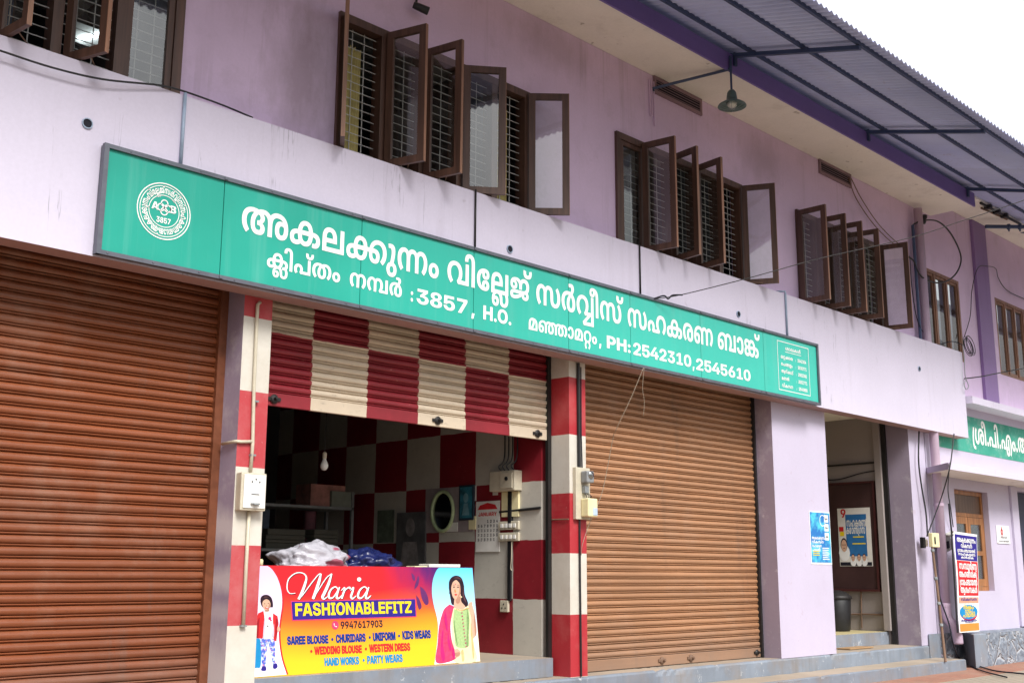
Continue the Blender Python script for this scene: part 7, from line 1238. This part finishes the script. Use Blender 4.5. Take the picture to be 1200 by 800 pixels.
for k in range(7): m.poly([(X0+W_*.55,y,Z0+H_*(.30-.035*k)),(X0+W_*.88,y,Z0+H_*(.30-.035*k)),(X0+W_*(.88-.06*(k%3)),y,Z0+H_*(.315-.035*k)),(X0+W_*.55,y,Z0+H_*(.315-.035*k))])
for k in range(3): m.poly([(X0+W_*(.70),y,Z0+H_*(.80-.17*k)),(X0+W_*.90,y,Z0+H_*(.80-.17*k)),(X0+W_*.90,y,Z0+H_*(.94-.17*k)),(X0+W_*.70,y,Z0+H_*(.94-.17*k))])
ring(m, (X0+W_*.62, y, Z0+H_*.83), H_*.095, H_*.11, 28)
m.build('white_print', M['chalk'], bp)
m = MB(); y = 6.4915
for k in range(3): textY(m, ('വായ്പ','നിക്ഷേപം','കാർഷിക')[k], X0+W_*.735, X0+W_*.865, Z0+H_*(.85-.17*k), H_*.03, y)
m.build('black_print', M['ink'], bp)
m = MB()
for k in range(3): m.poly([(X0+.04,y,Z0+H_*(.235-.035*k)),(X0+W_*.40,y,Z0+H_*(.235-.035*k)),(X0+W_*.40,y,Z0+H_*(.25-.035*k)),(X0+.04,y,Z0+H_*(.25-.035*k))])
m.build('yellow_print', M['yellow'], bp)

# notice board and poster on the hall's right wall (face at X = 13.8)
HX = 13.795
nb = thing('notice_board', (13.8, 7.4, -.17), 'dark brown framed notice board on the entrance hall wall', 'notice board')
q0, q1 = onX(1023, 566, HX), onX(1030, 690, HX)
ya, yb = q0.y, 7.95; z1 = q0.z; z0 = q1.z
MB().box(HX-.03, HX-.002, ya, yb, z0, z1).build('board', plain('dark_maroon_board', (.05, .022, .022), .5, 0, .3, 3), nb)
m = MB().box(HX-.045, HX-.001, ya-.03, ya-.002, z0-.03, z1+.03).box(HX-.045, HX-.001, ya-.002, yb, z1+.002, z1+.03).box(HX-.045, HX-.001, ya-.002, yb, z0-.03, z0-.002)
m.build('frame', plain('maroon_frame', (.07, .02, .02), .4), nb)
q0, q1 = onX(981, 597, HX-.035), onX(1023, 663, HX-.035)
ep = thing('event_poster', (13.78, 7.3, .0), 'blue event poster with portrait and white candle-like strip on the notice board', 'poster')
px_ = HX-.034; Yl, Yr, Zt, Zb = q0.y, q1.y, q0.z+.015, q1.z
MB().box(px_, px_+.003, Yr, Yl, Zb, Zt).build('paper', M['paper'], ep)
L = lambda u: Yl+(Yr-Yl)*u
Vv = lambda v: Zb+(Zt-Zb)*v
def rectX(mb, u0, u1, v0, v1, x): return mb.poly([(x, L(u0), Vv(v0)), (x, L(u1), Vv(v0)), (x, L(u1), Vv(v1)), (x, L(u0), Vv(v1))])
rectX(MB(), .24, .88, .17, .89, px_-.001).build('blue_print', plain('poster_blue', (.02, .14, .36), .6), ep)
m = MB(); xx = px_-.002
text(m, 'സഹകരണ', (xx, L(.27), Vv(.68)), (xx, L(.86), Vv(.68)), (0, 0, .085)); text(m, 'കോൺഗ്രസ്', (xx, L(.25), Vv(.555)), (xx, L(.84), Vv(.555)), (0, 0, .085))
rectX(m, .86, .99, .12, .80, xx); m.poly([(xx, L(.86), Vv(.80)), (xx, L(.99), Vv(.80)), (xx, L(.925), Vv(.85))]); m.build('white_print', M['paper'], ep)
m = MB(); text(m, '9', (xx, L(.10), Vv(.84)), (xx, L(.26), Vv(.84)), (0, 0, .11)); rectX(m, .03, .17, .60, .68, xx); m.build('red_print', M['red'], ep)
for q_ in ((.05,.18,.52,.595), (.42,.82,.375,.395), (.45,.78,.49,.51)): rectX(MB(), *q_, xx).build('yellow_print', M['yellow'], ep)
m = MB(); rectX(m, .02, .98, .01, .07, xx); m.build('black_print', M['ink'], ep)
def portrait(parent, u, v, s, shirt):
    m = MB()
    m.poly([(xx-.0002, L(u+s*1.3*math.cos(k*.45)), Vv(v-.10*s*10+s*1.1*math.sin(k*.45))) for k in range(14)])
    m.build('portrait_shirt', M[shirt], parent)
    MB().poly([(xx-.0012, L(u+s*.78*math.cos(k*.45)), Vv(v+s*.06+s*.92*math.sin(k*.45))) for k in range(14)]).build('portrait_hair', M['hair'], parent)
    m = MB(); m.poly([(xx-.002, L(u+s*.68*math.cos(k*.45)), Vv(v-s*.05+s*.82*math.sin(k*.45))) for k in range(14)]); m.build('portrait_face', M['skin'], parent)
    m = MB(); e = xx-.0028
    for du in (-.25, .25): m.poly([(e, L(u+s*(du+.13*math.cos(k*1.05))), Vv(v+s*.05+s*.09*math.sin(k*1.05))) for k in range(6)])
    m.poly([(e, L(u-s*.25), Vv(v-s*.42)), (e, L(u+s*.25), Vv(v-s*.42)), (e, L(u+s*.2), Vv(v-s*.36)), (e, L(u-s*.2), Vv(v-s*.36))]); m.build('portrait_feature', M['hair'], parent)
portrait(ep, .16, .36, .13, 'chalk')
for u in (.42, .60, .76): portrait(ep, u, .145, .07, 'chalk')

# unidentified dark object in the hall, built as a lidded bin behind the pillar
q = onY(990, 712, 7.4); bx, by = q.x-.19, 7.4; zt = onY(984, 691, 7.4).z
bin_ = thing('dark_object', (bx, by, -.69), 'unidentified dark object, built as a lidded bin, half hidden behind the pillar in the entrance hall', 'bin')
h = zt+.688
MB().lathe([(0,0),(.14,0),(.15,.02),(.172,h*.78),(.165,h*.80)], (bx, by, -.688), n=24).build('body', M['black'], bin_, smooth=True)
MB().lathe([(.182,h*.78),(.186,h*.80),(.186,h*.84),(.17,h*.87),(.12,h*.95),(.04,h),(0,h)], (bx, by, -.688), n=24).build('lid', M['blackrail'], bin_, smooth=True)
MB().tube(catmull([(bx+.183, by-.06, -.688+h*.70), (bx+.215, by-.04, -.688+h*.60), (bx+.215, by+.04, -.688+h*.60), (bx+.183, by+.06, -.688+h*.70)], 5), .008, 6).build('handle', M['tin'], bin_)
tag(MB().tube([onX(968,546,HX-.015), onX(1000,543.5,HX-.015), onX(1034,541,HX-.015)], .012, 8).build('hall_conduit', M['black'], None), 'thick black cable high on the entrance hall wall', 'cable')
wire('hall_cable', [onX(968,562,HX-.012), onX(985,561,HX-.012), onX(1010,554,HX-.012), onX(1034,550,HX-.012)], .007, 'ink', 'thin sagging black cable below the thick one on the hall wall')
tag(MB().tube([onX(985,719.5,HX-.012), onX(1010,719,HX-.012), onX(1046,720,HX-.012)], .010, 8).build('hall_conduit', M['rust'], None), 'brown pipe running low along the entrance hall wall', 'pipe')
tag(MB().tube([onX(1009,692,HX-.012), onX(1010,735,HX-.012)], .009, 8).build('hall_conduit', M['rust'], None), 'brown vertical pipe below the notice board', 'pipe')
m = MB(); q = onZ(1000, 759.5, -.835); m.box(q.x-.15, q.x+.42, q.y-.04, q.y+.14, -.841, -.826); tag(m.build('doormat', plain('brown_cardboard', (.36, .22, .11), .9), None, bevel=.004), 'flattened brown cardboard on the entrance step', 'mat')

# ================================================================ right-hand corner
dp = thing('downpipe', (14.3, 6.4, -1.0), 'lavender painted downpipe with bent foot at the corner of the annex', 'pipe')
def dpx(y): return onY(1100+(y-560)*.052, y, 6.40)
top = onY(1096, 500, 6.40); a1 = onY(1103.5, 640, 6.40); a2 = onY(1107, 712, 6.40); a3 = onY(1110, 722, 6.39); a4 = onY(1117, 733, 6.33); a5 = onY(1120.5, 741, 6.32); a6 = onY(1121.3, 751, 6.32)
X_ = a1.x
MB().tube([(X_, 6.40, 4.9), (X_, 6.40, a2.z)], .058, 16).build('pipe', M['pvc'], dp, smooth=True)
MB().tube(catmull([(X_, 6.40, a2.z+.06), (X_, 6.40, a2.z), (X_+.005, 6.385, a3.z-.02), (X_+.02, 6.32, a4.z), (X_+.03, 6.295, a5.z), (X_+.035, 6.29, a6.z-.03)], 6), .062, 16).build('elbow', M['pvc'], dp, smooth=True)
for z in (.9, a2.z+.03): MB().lathe([(.06,-.02),(.066,-.02),(.066,.02),(.06,.02)], (X_, 6.40, z), n=16).build('collar', M['pvc'], dp)
rod = thing('leaning_rod', (14.2, 6.3, -1.0), 'thin rusty rod with clips leaning beside the downpipe', 'rod')
r0, r1 = onY(1091, 628, 6.33), onZ(1108, 775, -1.0)
MB().tube([r0, r0.lerp(r1, .5)+Vector((.01,0,0)), r1], .016, 8).build('pole', M['rust'], rod)
m = MB()
for t_ in (.12, .35, .55, .72): p = r0.lerp(r1, t_); m.lathe([(.017,-.02),(.024,-.01),(.024,.01),(.017,.02)], p, (r1-r0), 8)
m.build('clip', M['tin'], rod)
jb = thing('junction_box', (14.2, 6.4, .25), 'yellowish wooden junction box strapped to the downpipe', 'junction box')
q0, q1 = onY(1088.5, 624, 6.33), onY(1098, 641, 6.33)
MB().box(q0.x, q1.x, 6.29, 6.34, q1.z, q0.z).build('case', M['cream'], jb, bevel=.006)
MB().box(q0.x+.05, q0.x+.08, 6.282, 6.29, q1.z+.04, q0.z-.05).build('fuse', M['black'], jb)
jw = thing('junction_box', (14.05, 6.4, .2), 'small black and white switch left of the yellowish junction box', 'switch')
q0, q1 = onY(1082, 629, 6.40), onY(1088, 642, 6.40)
MB().box(q0.x, q0.x+.06, 6.40, 6.45, q1.z, q0.z).build('case', M['black'], jw, bevel=.004); MB().box(q0.x+.062, q1.x, 6.40, 6.45, q1.z+.02, q0.z-.02).build('cover', M['white'], jw, bevel=.004)
M['greybox'] = plain('weathered_grey_box', (.46, .45, .42), .6, 0, .25)
gb = thing('meter_box', (14.6, 6.45, .2), 'tilted grey metal box with broken lid right of the downpipe', 'box')
q0, q1 = onY(1104, 626, 6.42), onY(1115, 651, 6.42); w = q1.x-q0.x
MB().obox((q0.x, 6.40, q1.z+.03), (w, 0, .05), (0, .09, 0), (-.03, 0, q0.z-q1.z-.06)).build('case', M['greybox'], gb, bevel=.006)
MB().obox((q0.x-.02, 6.30, q0.z-.03), (w, 0, .05), (0, .10, .02), (-.004, -.01, .012)).build('lid', M['greybox'], gb)
MB().obox((q0.x+.06, 6.385, q1.z+.09), (w*.28, 0, .01), (0, .014, 0), (-.006, 0, .09)).build('opening', M['ink'], gb)

# banner on a stick frame
sbn = thing('standing_banner', (15.0, 6.2, -.71), 'tall narrow banner, blue over red over white, standing on the annex plinth', 'banner')
q0, q1, q2, q3 = onY(1122, 622, 6.20), onY(1149.5, 626, 6.20), onY(1148, 739, 6.20), onY(1124.5, 741, 6.20)
def sb_(u, v, off=0):
    p = (q3.lerp(q2, u)).lerp(q0.lerp(q1, u), v); p.y = 6.20+.05*v-off+.004*math.sin(v*9); return p
def sbq(mb, u0, u1, v0, v1, off, n=10):
    vs = []; fs = []
    for k in range(n+1):
        v = v0+(v1-v0)*k/n; vs += [sb_(u0, v, off), sb_(u1, v, off)]
    for k in range(n): fs.append((2*k, 2*k+1, 2*k+3, 2*k+2))
    return mb.add(vs, fs)
sbq(MB(), 0, 1, 0, 1, 0, 24).build('cloth', M['chalk'], sbn)
sbq(MB(), .04, .98, .715, .975, .002).build('blue_print', M['navy'], sbn)
sbq(MB(), .06, .98, .36, .71, .002).build('red_print', M['red'], sbn)
sbq(MB(), .06, .98, .285, .345, .002).build('orange_print', plain('faded_orange_print', (.62, .30, .20), .6), sbn)
sbq(MB(), .04, .98, .01, .085, .002).build('orange_print', M['orangeprint'], sbn)
m = MB(); m.poly([sb_(.5+.42*math.cos(k*.3142), .185+.075*math.sin(k*.3142)-.008*math.cos(k*.3142), .002) for k in range(20)]); m.build('red_print', M['red'], sbn)
m = MB(); m.poly([sb_(.5+.43*math.cos(k*.3142), .198+.072*math.sin(k*.3142), .003) for k in range(20)]); m.build('blue_print', M['cyanprint'], sbn)
def sbt(mb, t, u0, u1, v, h, off=.0045):
    return text(mb, t, sb_(u0, v, off), sb_(u1, v, off), (0, .001, h))
m = MB()
for t, u0, u1, v, h in (('അകലക്കുന്നം',.12,.92,.90,.055),('വികസന',.28,.76,.845,.045),('ഗ്രാമപഞ്ചായത്ത്',.12,.9,.80,.035),('സഹകരണ',.14,.88,.765,.030),('കാർഷിക',.25,.8,.735,.026),
    ('സമ്പൂർണ',.14,.92,.625,.075),('അംഗങ്ങൾക്ക്',.12,.92,.545,.070),('ഗ്രാമപഞ്ചായത്ത്',.12,.94,.465,.070),('ആശംസകൾ',.15,.92,.388,.070)): sbt(m, t, u0, u1, v, h)
m.build('white_lettering', M['chalk'], sbn)
m = MB()
for t, u0, u1, v, h in (('നിക്ഷേപം',.25,.75,.225,.045),('വായ്പ',.32,.68,.185,.045),('പദ്ധതി',.22,.8,.147,.045)): sbt(m, t, u0, u1, v, h)
m.build('yellow_lettering', M['yellow'], sbn)
m = MB()
for t, u0, u1, v, h in (('മഞ്ഞാമറ്റം',.12,.9,.107,.022),('സഹകരണ',.3,.72,.092,.02),('വികസന',.15,.9,.31,.03),): sbt(m, t, u0, u1, v, h)
m.build('blue_lettering', M['navy'], sbn)
MB().tube([sb_(-.02, 0, -.02), sb_(-.02, 1.0, -.02), sb_(-.05, 1.28, -.03)], .011, 6).build('stick', M['black'], sbn)
MB().tube([sb_(1.0, 0, -.02), sb_(1.0, 1.0, -.02)], .011, 6).build('stick', M['woodcounter'], sbn)
MB().tube([sb_(-.02, .995, -.02), sb_(1.0, .995, -.02)], .011, 6).build('stick', M['woodcounter'], sbn)

q0, q1 = onY(1167.5, 615, 6.49), onY(1184, 637, 6.49)
ws = thing('wall_plate', (16.6, 6.5, .5), 'small white notice plate with a red mark on the annex wall', 'sign')
MB().box(q0.x, q1.x, 6.49, 6.4995, q1.z, q0.z).build('plate', M['chalk'], ws, bevel=.002)
m = MB(); c = Vector(((q0.x+q1.x)/2-.05, 6.4885, q0.z-.09)); ring(m, c, .028, .045, 20); m.box(c.x-.012, c.x+.012, 6.4885, 6.4895, c.z-.07, c.z+.07); m.build('red_mark', M['red'], ws)
m = MB(); w = q1.x-q0.x
textY(m, 'വികസന', q0.x+w*.25, q0.x+w*.78, q1.z+.075, .022, 6.4885); textY(m, 'സഹകരണ', q0.x+w*.12, q0.x+w*.92, q1.z+.022, .022, 6.4885); m.build('lettering', M['ink'], ws)

# ================================================================ up on the facade
lp = thing('gooseneck_lamp', (8.46, 5.9, 4.4), 'dark green enamel shade lamp on a steel arm under the eave', 'lamp')
wa = onY(764.6, 104, 6.49); ob = onY(856.3, 81, 5.845)
MB().tube([wa, ob], .015, 8).build('arm', M['bracket'], lp)
MB().tube([ob+Vector((0,0,-.03)), ob+Vector((0,0,.14))], .015, 8).build('arm', M['bracket'], lp)
MB().tube([wa+Vector((.03,0,.06)), wa+Vector((.03,0,-.02)), wa+Vector((0,-.01,-.02))], .01, 6).build('wall_hook', M['bracket'], lp)
sz_ = onY(855, 123, 5.845)
MB().tube([Vector((ob.x, 5.845, ob.z-.02)), Vector((ob.x, 5.845, sz_.z+.16))], .011, 8).build('stem', M['bracket'], lp)
green = plain('dark_green_enamel', (.10, .16, .15), .35)
lc = (ob.x, 5.845, sz_.z)
MB().lathe([(0,.17),(.03,.165),(.045,.14),(.052,.09),(.055,.055),(.10,.035),(.135,.012),(.142,-.004),(.136,-.004),(.09,.022),(.03,.04),(0,.045)], lc, n=28).build('shade', green, lp, smooth=True)
MB().lathe([(0,-.02),(.03,-.016),(.045,.0),(.05,.03),(.04,.04)], lc, n=18).build('bulb', M['bulbglass'], lp, smooth=True)
m = MB()
for k in range(12):
    a = k*math.pi/6; m.tube([(lc[0]+.137*math.cos(a), 5.845+.137*math.sin(a), lc[2]-.004), (lc[0]+.07*math.cos(a), 5.845+.07*math.sin(a), lc[2]-.032), (lc[0], 5.845, lc[2]-.036)], .0025, 4)
m.build('guard', M['tin'], lp)
t_ = Vector((wa.x-.06, 6.485, wa.z))
m = MB()
for dx in (-.05, -.02, .02): m.tube([(wa.x+dx, 6.485, wa.z+.08), (wa.x+dx, 6.485, wa.z-.30-.1*(dx>0))], .007, 6)
m.tube([(wa.x-.05, 6.485, wa.z-.30), (wa.x-.02, 6.485, wa.z-.30)], .007, 6)
tag(m.build('wall_conduit', M['wall'], None), 'looped painted conduit on the wall above the second window group', 'conduit')
sp = thing('spotlight', (5.3, 6.4, 4.5), 'small black spotlight on a bracket at the top of the upper wall', 'lamp')
q = onY(494, 10, 6.40)
MB().tube([onY(488, -14, 6.48), onY(488, 6, 6.46), onY(490, 9, 6.42)], .011, 6).build('bracket', M['black'], sp)
MB().lathe([(0,-.07),(.026,-.07),(.030,-.05),(.034,.06),(.026,.062),(0,.05)], q, (.75, -.5, -.32), 14).build('lamp_head', M['black'], sp, smooth=True)

# rods hooked over the fascia
def fascia_rod(name, px, ztop, mat, label, r=.011, hook=False):
    p = onY(*px, 6.318); pts = [(p.x, 6.318, 2.535), (p.x, 6.318, ztop)]
    if hook: pts += [(p.x-.005, 6.32, ztop+.02), (p.x-.03, 6.36, ztop+.025), (p.x-.07, 6.40, ztop+.02)]
    return tag(MB().tube(pts, r, 8).build(name, M[mat], None, smooth=True), label, 'pipe')
fascia_rod('drip_pipe', (214.5,150), 3.04, 'bluepvc', 'pale blue drip pipe on the fascia above the emblem of the name board', .012)
fascia_rod('drip_pipe', (557.2,250), 3.04, 'blackrail', 'thin black drip pipe on the fascia below the end of the big open window', .008)
fascia_rod('drip_pipe', (750,310), 3.03, 'blackrail', 'thin black drip pipe on the fascia below the second window group', .008)
fascia_rod('drip_pipe', (921.2,360), 3.03, 'bluepvc', 'blue hooked drip pipe on the fascia near the branch list', .012, True)
# cables
wire('cable', [onY(-30,50,6.27), onY(0,59.5,6.28), onY(60,79,6.28), onY(120,93,6.28), onY(185,100,6.30), onY(215,107,6.32), onY(260,123,6.36), onY(296,138,6.40)], .0065, 'black', 'black cable drooping across the fascia top at the left window')
a = onY(768, 350, 6.26)
wire('service_wire', [a, onY(800,345,6.1), onY(880,325,5.6), onY(960,303,5.2), onY(1065,279,4.7), onY(1130,258,4.4), onY(1210,231,4.0), onY(1300,195,3.6)], .0042, 'blackrail', 'long dark overhead service wire slanting from the name board to the street')
wire('wire_splice', [onY(766,350,6.27), onY(778,346.5,6.255), onY(783,350,6.25), onY(788,346,6.24), onY(800,345.5,6.15)], .008, 'ink', 'knotted black wire splice on top of the name board', 'cable')
mp = thing('service_mast', (14.1, 6.45, 3.2), 'dark steel service mast with insulator beside the last open window', 'mast')
p0, p1 = onY(1069.5, 264, 6.44), onY(1078, 400, 6.44)
MB().tube([p0, (p0.x, 6.44, 3.0)], .022, 8).build('pole', M['bracket'], mp)
q = onY(1083, 257, 6.35)
MB().lathe([(0,-.07),(.03,-.06),(.035,-.02),(.022,0),(.035,.02),(.03,.06),(0,.07)], q, (.2,-.2,1), 12).build('insulator', M['black'], mp, smooth=True)
wire('cable_loop', [p0, onY(1074,261,6.4), onY(1083,258,6.35), onY(1100,260,6.3), onY(1115,275,6.25), onY(1126,300,6.25), onY(1122,318,6.28), onY(1110,329,6.3), onY(1095,331,6.33), onY(1079,323,6.38), onY(1070,305,6.42), onY(1062,300,6.43)], .011, 'black', 'big black cable loop swinging in front of the annex upper window')
for k, (dx, lab) in enumerate(((0, 'left of a pair of thin brown wires from ventilator to mast'), (6, 'right of a pair of thin brown wires from ventilator to mast'))):
    wire('wall_wire', [onY(994+dx*.5,208,6.48), onY(1003+dx,232,6.47), onY(1020+dx,258,6.46), onY(1036+dx,276,6.46), onY(1050+dx,288,6.47)], .006, 'rust', lab)
wire('wall_wire', [onY(1066,300,6.45), onY(1069,340,6.44), onY(1075,375,6.43), onY(1084,392,6.42), onY(1095,404,6.40), onY(1115,400,6.36), onY(1128,404,6.34)], .006, 'ink', 'slack black wire dropping from the mast to the fascia end')
wire('wall_wire', [onY(1130,395,6.47), onY(1137,370,6.46), onY(1139,340,6.44), onY(1146,314,6.40), onY(1158,312,6.42), onY(1167,315,6.44), onY(1170,326,6.46), onY(1180,340,6.47), onY(1200,350,6.48), onY(1240,366,6.48)], .006, 'black', 'thin black wire arching over the violet pilaster')
m = MB(); cc = onY(1137, 405, 6.30)
for k in range(6):
    rr = .125+.02*math.sin(k*2.1); n = 26
    m.tube([(cc.x+.012*math.sin(k*1.3)+rr*math.cos(2*math.pi*i/n), 6.29+.010*k+.02*math.sin(2*math.pi*i/n), cc.z+.01*math.cos(k)+rr*math.sin(2*math.pi*i/n)) for i in range(n+1)], .0045, 5, cap=False)
tag(m.build('wire_coil', M['black'], None), 'coil of spare black wire hung at the end of the fascia', 'cable')
wire('wall_wire', [onY(1128,404,6.30), onY(1130,418,6.29), onY(1131,440,6.29), onY(1135,452,6.28), onY(1132,456,6.28), onY(1130,450,6.29), onY(1132,444,6.29)], .006, 'tin', 'short curled wire end on the fascia end below the coil')
wire('service_wire', [onY(1130,443.5,6.31), onY(1150,441,6.2), onY(1175,436,6.0), onY(1210,429,5.7), onY(1300,408,5.2)], .008, 'black', 'short black service wire running right from the fascia end')
wire('wall_wire', [onY(1077,505,6.44), onY(1076.5,540,6.44), onY(1080,570,6.44), onY(1085,600,6.42), onY(1087,628,6.40)], .010, 'black', 'black wire pair down the pillar to the small switch')
wire('wall_wire', [onY(1118,508,6.05), onY(1115,535,6.04), onY(1112,552,6.03), onY(1104,580,6.20), onY(1095,605,6.28), onY(1086,628,6.34)], .008, 'black', 'black wire looping over the sunshade to the junction box')
wire('wall_wire', [onY(1112,552,6.03), onY(1111,575,6.3), onY(1114,595,6.4), onY(1117,617,6.45)], .007, 'black', 'short black wire hanging from the sunshade toward the grey box')
wire('wall_wire', [onY(1094,640,6.3), onY(1099,690,6.25), onY(1112,730,6.1), onY(1118,757,6.05), onZ(1128,775,GZ+.02), onZ(1150,785,GZ+.02), onZ(1180,793,GZ+.02)], .009, 'ink', 'black wire trailing from the rod onto the paving')
wire('wall_wire', [onZ(1126,772,GZ+.02), onZ(1160,784,GZ+.02), onZ(1190,788,GZ+.02), onZ(1215,790,GZ+.02)], .009, 'ink', 'second black wire lying along the red paving')
strut = thing('canopy_strut', (17, 6.0, 5.1), 'dark steel strut with pipe clamps below the annex roof edge', 'strut')
s0 = onZ(1155, 265.5, 5.10); s1 = s0+Vector((2.6, 0, .02))
MB().tube([s0+Vector((0,0,0)), onZ(1215, 266, 5.10)], .030, 8).build('tube', M['bracket'], strut)
m = MB()
for px in (1182, 1195): q = onZ(px, 265.8, 5.10); m.lathe([(.030,-.02),(.045,-.015),(.045,.015),(.030,.02)], q, onZ(1215,266,5.1)-s0, 10).tube([q, q+Vector((0,0,-.07))], .012, 6)
m.build('clamp', M['bracket'], strut)
# conduit bundle under the annex soffit edge
gp = thing('soffit_pipe', (16.5, 5.98, 5.15), 'thin dark pipes clipped under the cream edge of the annex roof', 'pipe')
MB().tube([onZ(1149, 238, 5.20), onZ(1196, 263, 5.20)], .018, 8).build('pipe', M['blackrail'], gp)
MB().tube([onZ(1150, 244, 5.20), onZ(1180, 257, 5.20)], .014, 8).build('pipe', M['rust'], gp)
m = MB()
for px in (1158, 1168, 1177): q = onZ(px, 238+(px-1149)*.53, 5.19); m.box(q.x-.03, q.x+.03, q.y-.05, q.y+.05, 5.165, 5.22)
m.build('clip', M['blackrail'], gp)
# a lit tube in the left upper room
tl = thing('tube_light', (2.1, 8.4, 4.3), 'lit fluorescent tube in the room behind the leftmost window', 'lamp')
q = onY(107, 42, 8.6)
MB().tube([q+Vector((-.10,0,-.06)), q+Vector((.10,0,.06))], .016, 8).build('tube', M['tube'], tl)
MB().box(q.x-.14, q.x+.14, 8.625, 8.68, q.z-.09, q.z+.09).build('batten', M['white'], tl)
